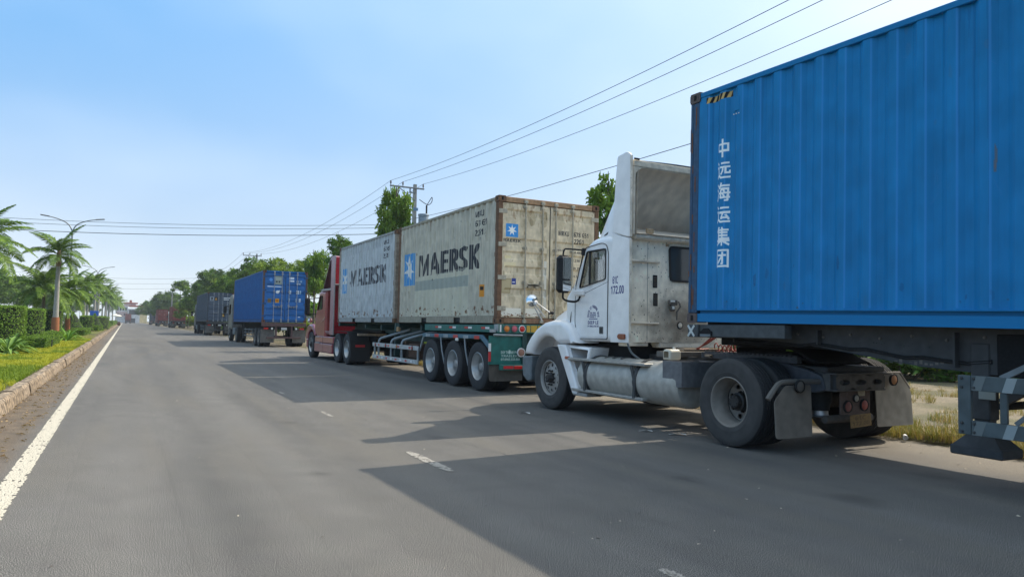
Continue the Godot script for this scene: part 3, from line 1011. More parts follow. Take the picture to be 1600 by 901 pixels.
func beige_door(c: Color) -> Image:
	var W := 560; var H := 595
	var K := 229.7
	var im := base_image(W, H, c, 77, 0.12, 2.0)
	var rust := Color(0.38, 0.22, 0.11)
	var navy := Color(0.07, 0.08, 0.11)
	var at := func(x: float, y: float) -> Vector2: return Vector2(x * K, (2.591 - y) * K)
	blotches(im, 120, Rect2(0, 0, W, H), 3, 26, Color(0.44, 0.38, 0.25, 0.35), 2.2)
	blotches(im, 60, Rect2(0, 0, W, 90), 2, 14, Color(rust, 0.35), 2.5)
	blotches(im, 120, Rect2(0, H - 74, W, 40), 2, 12, Color(rust, 0.75), 0.8)
	for i in 60:
		var x := rng.randf() * W; var y := rng.randf_range(40, 500)
		fill(im, [Vector2(x, y), Vector2(x + 2, y), Vector2(x + 1, y + rng.randf_range(8, 50))], Color(rust, 0.5))
	var r := func(x0: float, y0: float, x1: float, y1: float, col: Color):
		fill(im, [at.call(x0, y1), at.call(x1, y1), at.call(x1, y0), at.call(x0, y0)], col)
	r.call(0.18, 1.77, 0.46, 2.04, Color(0.17, 0.53, 0.80))
	star(im, at.call(0.32, 1.905), 0.115 * K, 0.12 * K, Color(0.92, 0.92, 0.9), 0.40)
	write(im, "MAERSK", Rect2(at.call(0.125, 1.73), Vector2(0.42, 0.062) * K), navy)
	write(im, "MRKU", Rect2(at.call(1.43, 1.985), Vector2(0.26, 0.105) * K), navy)
	write(im, "678 651", Rect2(at.call(1.81, 1.975), Vector2(0.37, 0.10) * K), navy)
	write(im, "22G1", Rect2(at.call(1.82, 1.83), Vector2(0.24, 0.10) * K), navy)
	var w := ["MAX.GR.", "TARE", "NET", "CU.CAP."]
	var num := ["30.480 KG", "2.230 KG", "28.250 KG", "33.2 CU.M"]
	for i in 4:
		write(im, w[i], Rect2(at.call(1.41, 1.60 - i * 0.17), Vector2(0.19, 0.045) * K), navy)
		write(im, num[i], Rect2(at.call(1.80, 1.57 - i * 0.17), Vector2(0.32, 0.05) * K), navy)
	r.call(0.16, 1.33, 0.32, 1.39, Color(0.86, 0.80, 0.62)); r.call(0.15, 1.17, 0.42, 1.25, Color(0.86, 0.80, 0.64))
	r.call(0.10, 0.62, 0.32, 0.92, Color(0.62, 0.56, 0.42)); r.call(0.115, 0.64, 0.305, 0.90, Color(0.70, 0.64, 0.50))
	r.call(0.33, 0.80, 0.43, 0.93, Color(0.10, 0.20, 0.52)); r.call(0.35, 0.84, 0.41, 0.86, Color(0.9, 0.9, 0.9))
	write(im, "maerskline.com", Rect2(at.call(0.66, 0.79), Vector2(0.32, 0.05) * K), Color(0.25, 0.22, 0.17), false)
	r.call(0.10, 0.165, 0.56, 0.325, Color(0.90, 0.88, 0.82)); r.call(0.66, 0.165, 1.02, 0.325, Color(0.90, 0.88, 0.82))
	r.call(1.085, 0.3, 1.15, 1.32, Color(0.80, 0.79, 0.74))
	blotches(im, 60, Rect2(at.call(0.06, 0.22), Vector2(1.0 * K, 14)), 2, 8, Color(rust, 0.85), 0.7)
	return im

func han(im: Image, k: int, r: Rect2, w: float, c: Color):
	# six characters as brush-free sans strokes on a 10 x 10 field
	var S := [
		[[1.5, 3, 8.5, 3], [1.5, 3, 1.5, 6.6], [8.5, 3, 8.5, 6.6], [1.5, 6.6, 8.5, 6.6], [5, 0.4, 5, 9.8]],
		[[4.2, 1.4, 8.8, 1.4], [3.4, 3.6, 9.6, 3.6], [5.6, 3.6, 5.2, 5.6], [5.2, 5.6, 3.9, 7.2], [7.3, 3.6, 7.3, 6.8], [7.3, 6.8, 9.5, 6.8], [9.5, 6.8, 9.5, 5.8], [0.9, 0.9, 2.2, 2.2], [0.5, 3.7, 2.2, 3.7], [2.2, 3.7, 2.2, 7.4], [2.2, 7.4, 0.6, 9.2], [2.2, 7.8, 3.8, 9.0], [3.8, 9.0, 9.7, 9.1]],
		[[0.8, 0.9, 2.2, 2.0], [0.4, 3.5, 1.8, 4.6], [0.5, 9.4, 2.2, 6.0], [4.3, 0.3, 3.0, 3.0], [4.0, 1.6, 9.3, 1.6], [4.2, 3.4, 8.8, 3.4], [4.2, 3.4, 3.7, 8.0], [3.7, 8.0, 9.4, 8.0], [8.8, 3.4, 8.4, 9.6], [8.4, 9.6, 7.0, 9.6], [2.9, 5.7, 9.9, 5.7], [5.9, 4.0, 6.7, 5.0], [5.7, 6.4, 6.5, 7.4]],
		[[4.0, 1.6, 8.8, 1.6], [3.3, 4.2, 9.7, 4.2], [6.0, 4.2, 4.4, 7.2], [4.4, 7.2, 8.6, 6.8], [7.6, 5.6, 9.2, 7.8], [0.9, 0.9, 2.2, 2.2], [0.5, 3.9, 2.2, 3.9], [2.2, 3.9, 2.2, 7.4], [2.2, 7.4, 0.6, 9.2], [2.2, 7.8, 3.8, 9.0], [3.8, 9.0, 9.7, 9.1]],
		[[3.0, 0.3, 1.0, 2.6], [2.4, 1.4, 2.4, 6.2], [5.2, 0.4, 5.8, 1.4], [2.4, 1.6, 9.0, 1.6], [2.4, 3.1, 8.4, 3.1], [2.4, 4.6, 8.4, 4.6], [2.4, 6.1, 9.2, 6.1], [5.5, 1.6, 5.5, 6.1], [0.6, 7.4, 9.6, 7.4], [5.1, 6.4, 5.1, 9.9], [4.6, 7.4, 1.0, 9.6], [5.6, 7.4, 9.4, 9.6]],
		[[1, 0.7, 9, 0.7], [1, 0.7, 1, 9.6], [9, 0.7, 9, 9.6], [1, 9.1, 9, 9.1], [2.4, 3.3, 7.8, 3.3], [5.9, 1.8, 5.9, 7.7], [5.9, 7.7, 4.8, 7.7], [5.6, 3.6, 2.4, 7.4]]]
	for s in S[k]:
		stroke(im, r.position + Vector2(s[0], s[1]) * r.size / 10.0, r.position + Vector2(s[2], s[3]) * r.size / 10.0, w, c)

func containers():
	var beige := lin(0.50, 0.465, 0.37); var grey := lin(0.45, 0.48, 0.49)
	var beige_rail := worn(lin(0.36, 0.33, 0.25), 0.75, 0, M.grime, 1.4)
	var grey_rail := worn(lin(0.36, 0.37, 0.36), 0.75, 0, M.grime, 1.4)
	var rusty := worn(lin(0.19, 0.105, 0.06), 0.9, 0, M.grime, 2.2, M.rough_n, 0.4)
	var rust_beige := worn(lin(0.40, 0.25, 0.14), 0.9, 0, M.grime, 2.0, M.rough_n, 0.3)
	var pale_rod := worn(lin(0.44, 0.40, 0.31), 0.65, 0.1, M.grime, 2.0)
	var chan := [0.34, 0.93, 1.20, 1.50, 1.95]
	var rods := [0.615, 1.02, 1.34, 1.76]
	var paint := {"side": paint_mat(beige_side(beige, 31, false)), "plain": worn(beige, 0.6, 0, M.grime, 0.8), "post": rusty, "rail": beige_rail, "casting": rusty, "header": rust_beige, "sill": worn(lin(0.30, 0.17, 0.10), 0.9, 0, M.grime, 2.0), "door": paint_mat(beige_door(lin(0.60, 0.51, 0.355))), "hinge": pale_rod, "rod": pale_rod, "rods": rods, "channels": chan}
	make_container("shipping_container", Vector3(7.797, 1.413, -16.061), 6.058, 2.591, paint, "weathered beige container with rusty corner posts and closed doors behind the white cab", "containers on the green trailer")
	var p2 := paint.duplicate()
	p2.side = paint_mat(beige_side(grey, 41, true)); p2.plain = worn(grey, 0.6, 0, M.grime, 0.8); p2.rail = grey_rail; p2.post = worn(lin(0.36, 0.31, 0.25), 0.85, 0, M.grime, 2.2); p2.header = grey_rail
	make_container("shipping_container", Vector3(7.812, 1.413, -22.390), 6.058, 2.591, p2, "pale grey-blue container in front of the beige one, behind the maroon cab", "containers on the green trailer")

	# the tall blue container at the right
	var blue := lin(0.010, 0.208, 0.475)
	var W := 2048; var H := 486
	var K := W / 12.192
	var im := Image.create_empty(W, H, false, Image.FORMAT_RGB8)
	var n := noise(61, 1.0, 4); var n2 := noise(62, 1.0, 3)
	for y in H:
		for x in W:
			var k := 1.0 + 0.03 * n.get_noise_2d(x * 0.12, y * 0.012) + 0.09 * n2.get_noise_2d(x * 0.012, y * 0.01)
			im.set_pixel(x, y, Color(blue.r * k, blue.g * k, blue.b * k))
	blotches(im, 160, Rect2(0, 0, W, H), 1, 6, Color(0.30, 0.45, 0.60, 0.35), 3.0)
	blotches(im, 60, Rect2(0, H - 120, W, 90), 1, 8, Color(0.14, 0.28, 0.44, 0.4), 3.0)
	# scratches, chips and faint runs gathered over years of handling
	for i in 150:
		var p := Vector2(rng.randf() * W, rng.randf() * H)
		var q := p + Vector2(rng.randf_range(-14, 14), rng.randf_range(2, 26))
		stroke(im, p, q, rng.randf_range(0.6, 1.3), Color(0.30, 0.52, 0.74, rng.randf_range(0.15, 0.5)))
	for i in 40:
		var x := rng.randf() * W
		fill(im, [Vector2(x, 10), Vector2(x + rng.randf_range(2, 7), 10), Vector2(x + 2, rng.randf_range(60, 380))], Color(0.05, 0.24, 0.42, 0.16))
	blotches(im, 26, Rect2(0, H - 48, W, 22), 1, 4, Color(0.36, 0.25, 0.20, 0.7), 1.0)
	# bright rib edges: the light they catch, put into the side colour
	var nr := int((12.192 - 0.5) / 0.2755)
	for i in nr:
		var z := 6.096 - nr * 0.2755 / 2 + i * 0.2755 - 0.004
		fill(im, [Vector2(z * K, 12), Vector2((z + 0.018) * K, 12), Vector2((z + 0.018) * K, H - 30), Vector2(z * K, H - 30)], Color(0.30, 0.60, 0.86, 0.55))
	var white := Color(0.97, 0.98, 0.98)
	var at := func(z: float, y: float) -> Vector2: return Vector2((z + 7.112) * K, (2.896 - (y - 1.443)) * K)
	for i in 6:
		var a: Vector2 = at.call(-6.655, 3.675 - i * 0.268)
		han(im, i, Rect2(a, Vector2(0.20, 0.225) * K), 4.2, white)
	for i in 5:
		var z := -6.84 + i * 0.082
		fill(im, [at.call(z, 4.165), at.call(z + 0.085, 4.165), at.call(z + 0.085, 4.235), at.call(z, 4.235)], Color(0.07, 0.07, 0.08))
		fill(im, [at.call(z, 4.165), at.call(z + 0.045, 4.165), at.call(z + 0.08, 4.235), at.call(z + 0.035, 4.235)], Color(0.84, 0.70, 0.44))
	fill(im, [at.call(-3.47, 2.76), at.call(-3.45, 2.76), at.call(-3.445, 2.95), at.call(-3.46, 3.0)], Color(0.36, 0.44, 0.52))
	fill(im, [at.call(-3.462, 2.80), at.call(-3.45, 2.80), at.call(-3.45, 2.90)], Color(0.46, 0.44, 0.46))
	var plain: StandardMaterial3D = low_gloss(mat(blue, 0.45))
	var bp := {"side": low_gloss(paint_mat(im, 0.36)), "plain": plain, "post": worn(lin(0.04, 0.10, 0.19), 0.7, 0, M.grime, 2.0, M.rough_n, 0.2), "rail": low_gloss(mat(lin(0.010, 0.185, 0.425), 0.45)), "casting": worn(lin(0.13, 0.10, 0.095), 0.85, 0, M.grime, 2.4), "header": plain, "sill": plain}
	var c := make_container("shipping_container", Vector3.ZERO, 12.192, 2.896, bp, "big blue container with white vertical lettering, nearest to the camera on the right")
	var b := Basis.from_euler(Vector3(0.0138, 0.0141, 0))
	c.basis = b
	c.position = Vector3(6.288, 1.447, -7.112) - b * Vector3(-1.219, 0, -6.096)
	var vent := Shape.new()
	vent.box(Vector3(-1.214, 2.515, -5.36), Vector3(-1.19, 2.70, -5.27), 0.012)
	put("vent", vent, plain, c)
	var rivets := Shape.new()
	for i in 3: rivets.box(Vector3(-1.210, 2.48, -5.37 + 0.04 * i), Vector3(-1.2, 2.492, -5.355 + 0.04 * i))
	put("vent_rivet", rivets, M.lamp_white, c)
	var rr := Shape.new()
	for i in 14:
		var y := rng.randf_range(0.15, 2.7); var zz := rng.randf_range(-6.09, -5.99)
		rr.box(Vector3(-1.2195, y, zz), Vector3(-1.21, y + rng.randf_range(0.06, 0.3), zz + rng.randf_range(0.008, 0.02)))
	put("rust_streak", rr, worn(lin(0.22, 0.09, 0.045), 0.95, 0, M.grime, 3.0), c)

# ---------------------------------------------------------------- wheels
var wheel_store := {}
const OUT_LEFT := Basis(Vector3(-1, 0, 0), Vector3(0, 1, 0), Vector3(0, 0, -1))
const OUT_RIGHT := Basis(Vector3(1, 0, 0), Vector3(0, 1, 0), Vector3(0, 0, 1))

func holed_disc(s: Shape, x: float, r0: float, r1: float, rh: float, hole: float, n: int, x_in := 0.0):
	# a ring-shaped plate across x with n round holes
	for k in n:
		var a0 := TAU * (k - 0.5) / n; var a1 := TAU * (k + 0.5) / n
		var poly := PackedVector2Array()
		for i in 5: poly.append(Vector2.from_angle(lerpf(a0, a1, i / 4.0)) * r1)
		for i in 5: poly.append(Vector2.from_angle(lerpf(a1, a0, i / 4.0)) * r0)
		var h := []
		var c := Vector2.from_angle(TAU * k / n) * rh
		for i in 12: h.append(c + Vector2.from_angle(TAU * i / 12) * hole)
		var flat := Shape.with_hole(poly, h)
		var ix := Geometry2D.triangulate_polygon(flat)
		for i in range(0, ix.size(), 3):
			var q := []
			for j in 3:
				var p := flat[ix[i + j]]
				q.append(Vector3(x + x_in * (r1 - p.length()) / (r1 - r0), p.x, p.y))
			if (q[1] - q[0]).cross(q[2] - q[0]).x > 0: s.tri(q[0], q[1], q[2])
			else: s.tri(q[0], q[2], q[1])
		for i in 12:
			var p: Vector2 = h[i]; var w: Vector2 = h[(i + 1) % 12]
			s.quad(Vector3(x, p.x, p.y), Vector3(x, w.x, w.y), Vector3(x - 0.02, w.x, w.y), Vector3(x - 0.02, p.x, p.y))

func make_wheel(kind: String, tyre_mat: Material, rim_mat: Material, hub_mat: Material) -> Node3D:
	# own axes: +x points outwards, the middle of the (outer) tyre at the origin
	var w := Node3D.new()
	w.name = "wheel"
	var I := Transform3D()
	var offs := [0.0] if kind == "steer" else [0.0, -0.335]
	for o in offs:
		var t := Shape.new()
		var prof := [Vector2(0.285, 0.115), Vector2(0.30, 0.132), Vector2(0.345, 0.143), Vector2(0.352, 0.140), Vector2(0.40, 0.146), Vector2(0.455, 0.141), Vector2(0.462, 0.137), Vector2(0.492, 0.128), Vector2(0.507, 0.113)]
		t.lathe(shifted(prof, o), I, 48)
		var inner := [Vector2(0.507, -0.113), Vector2(0.48, -0.135), Vector2(0.40, -0.146), Vector2(0.31, -0.138), Vector2(0.285, -0.115)]
		t.lathe(shifted(inner, o), I, 40)
		put("tyre", t, tyre_mat, w, 35.0)
		var tr := Shape.new()
		var p2 := [Vector2(0.507, 0.113), Vector2(0.512, 0.10)]
		for g in [0.07, 0.025, -0.025, -0.07]:
			p2 += [Vector2(0.515, g + 0.012), Vector2(0.503, g + 0.006), Vector2(0.503, g - 0.006), Vector2(0.515, g - 0.012)]
		p2 += [Vector2(0.512, -0.10), Vector2(0.507, -0.113)]
		tr.lathe(shifted(p2, o), I, 48)
		put("tread", tr, M.tread, w, 25.0)
	var r := Shape.new()
	if kind == "steer":
		r.lathe([Vector2(0.20, -0.10), Vector2(0.27, -0.10), Vector2(0.285, -0.115)], I, 40)
		r.lathe([Vector2(0.285, 0.115), Vector2(0.292, 0.128), Vector2(0.282, 0.131), Vector2(0.268, 0.112), Vector2(0.262, 0.075)], I, 48)
		holed_disc(r, 0.062, 0.145, 0.264, 0.208, 0.026, 10, 0.025)
		r.lathe([Vector2(0.146, 0.087), Vector2(0.14, 0.092), Vector2(0.09, 0.092)], I, 40)
		put("rim", r, rim_mat, w, 35.0)
		var d := Shape.new()
		d.lathe([Vector2(0.0, 0.0), Vector2(0.26, 0.0)], I, 24)
		put("drum", d, M.void_black, w)
		var h := Shape.new()
		h.lathe([Vector2(0.0, 0.175), Vector2(0.05, 0.175), Vector2(0.062, 0.16), Vector2(0.066, 0.135), Vector2(0.085, 0.125), Vector2(0.09, 0.09)], I, 24)
		put("hub", h, hub_mat, w, 35.0)
	else:
		r.lathe([Vector2(0.285, 0.115), Vector2(0.295, 0.13), Vector2(0.285, 0.134), Vector2(0.270, 0.115), Vector2(0.264, 0.06), Vector2(0.244, 0.03), Vector2(0.236, -0.02), Vector2(0.232, -0.085)], I, 48)
		holed_disc(r, -0.10, 0.13, 0.234, 0.186, 0.029, 8, -0.03)
		r.lathe([Vector2(0.131, -0.13), Vector2(0.10, -0.13)], I, 32)
		put("rim", r, rim_mat, w, 35.0)
		var d := Shape.new()
		d.lathe([Vector2(0.0, -0.17), Vector2(0.27, -0.17), Vector2(0.285, -0.45), Vector2(0.0, -0.45)], I, 24)
		put("drum", d, M.void_black, w)
		var h := Shape.new()
		h.lathe([Vector2(0.0, 0.06), Vector2(0.07, 0.06), Vector2(0.078, 0.05), Vector2(0.085, 0.0), Vector2(0.105, -0.01), Vector2(0.112, -0.125)], I, 24)
		put("hub", h, hub_mat, w, 30.0)
	var nx := 0.092 if kind == "steer" else -0.128
	for k in 10:
		var n := Shape.new()
		var a := TAU * (k + 0.5) / 10
		var rr := 0.118
		n.lathe([Vector2(0.0, nx + 0.045), Vector2(0.010, nx + 0.045), Vector2(0.015, nx + 0.02), Vector2(0.017, nx)], Transform3D(Basis(), Vector3(0, cos(a) * rr, sin(a) * rr)), 6)
		put("wheel_nut", n, hub_mat, w)
	if kind != "steer":
		for k in 8:
			var n := Shape.new()
			var a := TAU * k / 8
			n.lathe([Vector2(0.0, 0.068), Vector2(0.010, 0.068), Vector2(0.012, 0.058)], Transform3D(Basis(), Vector3(0, cos(a) * 0.058, sin(a) * 0.058)), 6)
			put("hub_bolt", n, hub_mat, w)
	return w

func shifted(p: Array, o: float) -> Array:
	var out := []
	for q in p: out.append(Vector2(q.x, q.y + o))
	return out

func add_wheel(parent: Node3D, key: String, at: Vector3, left: bool):
	# at: the middle of the tyre's outer face; parent's own axes
	var w: Node3D = wheel_store[key].duplicate()
	w.name = "wheel"
	var b := OUT_LEFT if left else OUT_RIGHT
	w.transform = Transform3D(b * Basis(Vector3.RIGHT, rng.randf() * TAU), at + Vector3(0.146 if left else -0.146, 0, 0))
	parent.add_child(w, true)

func wheels():
	var oily := worn(lin(0.035, 0.033, 0.032), 0.6, 0.2, M.grime, 4.0)
	wheel_store.steer = make_wheel("steer", M.dusty_tyre, worn(lin(0.42, 0.40, 0.37), 0.55, 0.35, M.grime, 2.5), oily)
	wheel_store.drive = make_wheel("dual", M.dusty_tyre, M.dull_rim, oily)
	wheel_store.trailer = make_wheel("dual", M.tyre, M.alloy, M.steel)
	wheel_store.steer_dark = make_wheel("steer", M.tyre, M.alloy, oily)
	wheel_store.drive_dark = make_wheel("dual", M.tyre, M.alloy, oily)
	wheel_store.plain = make_wheel("dual", M.dusty_tyre, M.dull_rim, oily)

func lamp_disc(t: Node3D, o: Vector3, at: Vector3, r: float, m: Material, called := "tail_light", ring: Material = null, n := Vector3(0, 0, 1)):
	var x := n
	var y := Vector3.UP
	var f := Transform3D(Basis(x, y, x.cross(y)), at)
	var s := Shape.new(o)
	s.lathe([Vector2(0.0, 0.022), Vector2(r * 0.6, 0.02), Vector2(r * 0.92, 0.012), Vector2(r, 0.0)], f, 20)
	var l := put(called, s, m, t, 40.0)
	var q := Shape.new(o)
	q.lathe([Vector2(r * 0.99, 0.016), Vector2(r * 1.18, 0.014), Vector2(r * 1.22, -0.01)], f, 20)
	put("bezel", q, ring if ring else M.black, l, 30.0)

func mud_flap(t: Node3D, o: Vector3, x0: float, x1: float, y0: float, y1: float, z: float, m: Material, cut := 0.0, out := -1.0):
	var s := Shape.new(o)
	var poly := [Vector2(x0, y0), Vector2(x1, y0), Vector2(x1, y1), Vector2(x0, y1)]
	if cut > 0:
		poly = [Vector2(x0, y0), Vector2(x1, y0), Vector2(x1, y1 - cut), Vector2(x1 - cut, y1), Vector2(x0, y1)] if out > 0 else [Vector2(x0, y0), Vector2(x1, y0), Vector2(x1, y1), Vector2(x0 + cut, y1), Vector2(x0, y1 - cut)]
	poly = round_poly(poly, 0.03, 2)
	var cols := []
	# hangs with a slight curl towards its foot
	var idx := Geometry2D.triangulate_polygon(PackedVector2Array(poly))
	var curl := func(p: Vector2, off: float) -> Vector3: return Vector3(p.x, p.y, z + off + 0.03 * pow((y1 - p.y) / (y1 - y0), 2.0) + 0.012 * sin(p.x * 9.0) * (y1 - p.y) / (y1 - y0))
	for k in range(0, idx.size(), 3):
		var q := [poly[idx[k]], poly[idx[k + 1]], poly[idx[k + 2]]]
		if (q[1] - q[0]).cross(q[2] - q[0]) < 0: q.reverse()
		s.tri(curl.call(q[0], 0.004), curl.call(q[1], 0.004), curl.call(q[2], 0.004))
		s.tri(curl.call(q[0], -0.004), curl.call(q[2], -0.004), curl.call(q[1], -0.004))
	for k in poly.size():
		var a: Vector2 = poly[k]; var b: Vector2 = poly[(k + 1) % poly.size()]
		s.quad(curl.call(a, 0.004), curl.call(a, -0.004), curl.call(b, -0.004), curl.call(b, 0.004))
	put("mud_flap", s, m, t)

func boxes(called: String, t: Node3D, o: Vector3, m: Material, list: Array, bevel := 0.006, crease := 0.0):
	for b in list:
		var s := Shape.new(o)
		s.box(b[0], b[1], bevel)
		put(called, s, m, t, crease)

func mirrored(p: Vector3, cx: float) -> Vector3:
	return Vector3(2 * cx - p.x, p.y, p.z)

func cab_back() -> Image:
	# the back of the white cab: sun-yellowed paint, oil specks, a big soot stain from the exhaust at the lower right
	var im := base_image(512, 384, lin(0.92, 0.83, 0.66), 410, 0.08, 2.0)
	for i in 300:
		var q := []
		var p := Vector2(rng.randf() * 512, rng.randf() * 384)
		var s := rng.randf_range(0.7, 2.8)
		for k in 6: q.append(p + Vector2.from_angle(TAU * k / 6) * s * rng.randf_range(0.5, 1.0) * Vector2(0.8, 1.3))
		fill(im, q, Color(0.24, 0.20, 0.16))
	var n := noise(411, 0.02, 4)
	for y in 384:
		for x in 512:
			var d := Vector2((x - 260.0) / 190.0, (y - 300.0) / 130.0)
			var k := clampf(1.15 - d.length() + 0.35 * n.get_noise_2d(x, y), 0, 1)
			if k > 0: im.set_pixel(x, y, im.get_pixel(x, y).lerp(Color(0.40, 0.36, 0.31), 0.75 * k))
	return im

# ---------------------------------------------------------------- the white tractor
func white_tractor():
	var o := Vector3(7.5, 0, -8.5)
	var t := thing("tractor_unit", o, "white long-nosed tractor unit with an open roof fairing, nearest to the camera", "truck")
	var cx := 7.5
	var white := worn(lin(0.93, 0.91, 0.89), 0.33, 0, tex(noise_image(101, 512, 0.006, 0.95, 1.0, 4, 1.5)), 0.9)
	white.clearcoat_enabled = true; white.clearcoat = 0.4; white.clearcoat_roughness = 0.15
	# sun-bleached, soot-speckled back of the cab
	var bi := noise_image(102, 512, 0.008, 0.80, 1.0, 5, 1.4)
	for i in 260:
		var p := Vector2(rng.randf() * 512, rng.randf() * 512)
		var q := []
		var s := rng.randf_range(0.6, 2.6)
		for k in 6: q.append(p + Vector2.from_angle(TAU * k / 6) * s * rng.randf_range(0.5, 1.0) * Vector2(0.8, 1.3))
		fill(bi, q, Color(0.22, 0.19, 0.15))
	var back := worn(lin(0.90, 0.80, 0.64), 0.6, 0, tex(bi), 0.8)
	var back_uv := paint_mat(cab_back(), 0.6)
	var inside := worn(lin(0.86, 0.77, 0.64), 0.85, 0, M.grime, 0.8)
	var seam := mat(lin(0.03, 0.03, 0.032), 0.7)

	# cab shell with real window openings
	var prof := round_poly([Vector2(-8.72, 1.15), Vector2(-8.72, 2.70), Vector2(-9.05, 2.76), Vector2(-9.42, 2.74), Vector2(-9.66, 2.62), Vector2(-10.06, 1.98), Vector2(-10.20, 1.86), Vector2(-10.20, 1.40), Vector2(-9.98, 1.15)], 0.06, 3)
	var hole := round_poly([Vector2(-9.05, 2.56), Vector2(-9.05, 2.10), Vector2(-9.12, 2.085), Vector2(-9.76, 1.985), Vector2(-9.555, 2.555)], 0.035, 3)
	var skip := []
	var area_pos := Shape.area(prof) > 0
	var pp := prof.duplicate()
	if not area_pos: pp.reverse()
	for i in pp.size():
		var m: Vector2 = (pp[i] + pp[(i + 1) % pp.size()]) / 2
		if m.y > 2.03 and m.y < 2.58 and m.x < -9.6: skip.append(i)
	var cab := Shape.new(o)
	cab.prism(prof, 6.40, 8.60, 0.09, 4, hole, skip)
	var body := put("cab", cab, white, t, 38.0)
	# inner walls, floor and seats seen through the glass
	var inn := Shape.new(o)
	inn.box(Vector3(6.50, 1.2, -8.80), Vector3(8.5, 2.6, -8.78))
	inn.box(Vector3(6.5, 1.2, -8.8), Vector3(8.5, 1.25, -10.1))
	inn.box(Vector3(6.5, 2.62, -8.8), Vector3(8.5, 2.64, -9.6))
	put("cab_lining", inn, worn(lin(0.05, 0.05, 0.052), 0.9, 0, M.fine, 1.0), body)
	boxes("dashboard", body, o, worn(lin(0.06, 0.06, 0.06), 0.8, 0, M.fine, 1.0), [[Vector3(6.52, 1.6, -9.75), Vector3(8.48, 1.98, -10.12)]], 0.06)
	for x in [6.75, 7.75]:
		boxes("seat", t, o, M.black, [[Vector3(x, 1.3, -9.1), Vector3(x + 0.5, 1.75, -9.55)]], 0.06)
		boxes("seat_back", t, o, worn(lin(0.035, 0.04, 0.045), 0.9, 0, M.fine, 2.0), [[Vector3(x + 0.02, 1.72, -8.95), Vector3(x + 0.48, 2.28, -9.1)]], 0.05)
	for sx in [-1, 1]:
		var xx: float = cx + sx * 1.075
		var g := Shape.new(o)
		g.prism(hole, xx - 0.003, xx + 0.003)
		put("window", g, M.glass, t)
		var fr := Shape.new(o)
		var xo: float = cx + sx * 1.102
		for i in hole.size():
			var a: Vector2 = hole[i]; var b: Vector2 = hole[(i + 1) % hole.size()]
			fr.bar(Vector3(xo, a.y, a.x), Vector3(xo, b.y, b.x), 0.012, 0.03, Vector3(1, 0, 0))
		var div := Shape.new(o)
		div.bar(Vector3(xo - sx * 0.012, 2.02, -9.50), Vector3(xo - sx * 0.012, 2.56, -9.50), 0.03, 0.03)
		fr.bar(Vector3(xo - sx * 0.012, 2.02, -9.50), Vector3(xo - sx * 0.012, 2.56, -9.50), 0.024, 0.026)
		put("window_frame", fr, seam, t)
		# door: outline gap, handle, swage line
		var d := Shape.new(o)
		var outline := [Vector2(-8.99, 1.19), Vector2(-8.985, 2.50), Vector2(-9.03, 2.615), Vector2(-9.15, 2.655), Vector2(-9.60, 2.62), Vector2(-9.665, 2.55), Vector2(-9.87, 2.04), Vector2(-9.885, 1.80), Vector2(-9.885, 1.42), Vector2(-9.78, 1.185)]
		outline = round_poly(outline, 0.05, 3)
		for i in outline.size():
			var a: Vector2 = outline[i]; var b: Vector2 = outline[(i + 1) % outline.size()]
			d.bar(Vector3(cx + sx * 1.0995, a.y, a.x), Vector3(cx + sx * 1.0995, b.y, b.x), 0.009, 0.010 if b.y < 2.0 else 0.02, Vector3(1, 0, 0))
		d.bar(Vector3(cx + sx * 1.0992, 2.055, -8.99), Vector3(cx + sx * 1.0992, 1.90, -9.62), 0.005, 0.007, Vector3(1, 0, 0))
		put("door_gap", d, seam, t)
		var hd := Shape.new(o)
		hd.box(Vector3(cx + sx * 1.098, 1.27, -9.20), Vector3(cx + sx * 1.108, 1.38, -9.10), 0.004)
		put("door_handle", hd, worn(lin(0.20, 0.21, 0.22), 0.4, 0.5, M.fine, 4.0), t)
		var slots := Shape.new(o)
		for k in 3: slots.box(Vector3(cx + sx * 1.107, 1.285 + 0.001, -9.19 + k * 0.03), Vector3(cx + sx * 1.111, 1.365, -9.178 + k * 0.03))
		put("door_handle_slot", slots, M.void_black, t)
		# bracket under the mirror arm
		boxes("mirror_bracket", t, o, white, [[Vector3(cx + sx * 1.09, 1.86, -9.86), Vector3(cx + sx * 1.16, 1.955, -9.60)]], 0.02)
	var ws := Shape.new(o)
	ws.quad(Vector3(8.5, 1.99, -10.05), Vector3(6.5, 1.99, -10.05), Vector3(6.5, 2.61, -9.665), Vector3(8.5, 2.61, -9.665))
	ws.quad(Vector3(6.5, 1.99, -10.056), Vector3(8.5, 1.99, -10.056), Vector3(8.5, 2.61, -9.671), Vector3(6.5, 2.61, -9.671))
	put("windscreen", ws, M.glass, t)
	boxes("windscreen_post", t, o, white, [[Vector3(7.47, 1.99, -10.03), Vector3(7.53, 2.0, -10.05)]], 0.0)

	# back wall with rounded corners
	var plan := []
	for k in 7:
		var a := PI / 2 * k / 6
		plan.append(Vector2(6.43 + 0.24 * (1 - cos(a)), -8.82 + 0.24 * sin(a)))
	for k in 7:
		var a := PI / 2 * (6 - k) / 6
		plan.append(Vector2(8.57 - 0.24 * (1 - cos(a)), -8.82 + 0.24 * sin(a)))
	var bw := Shape.new(o)
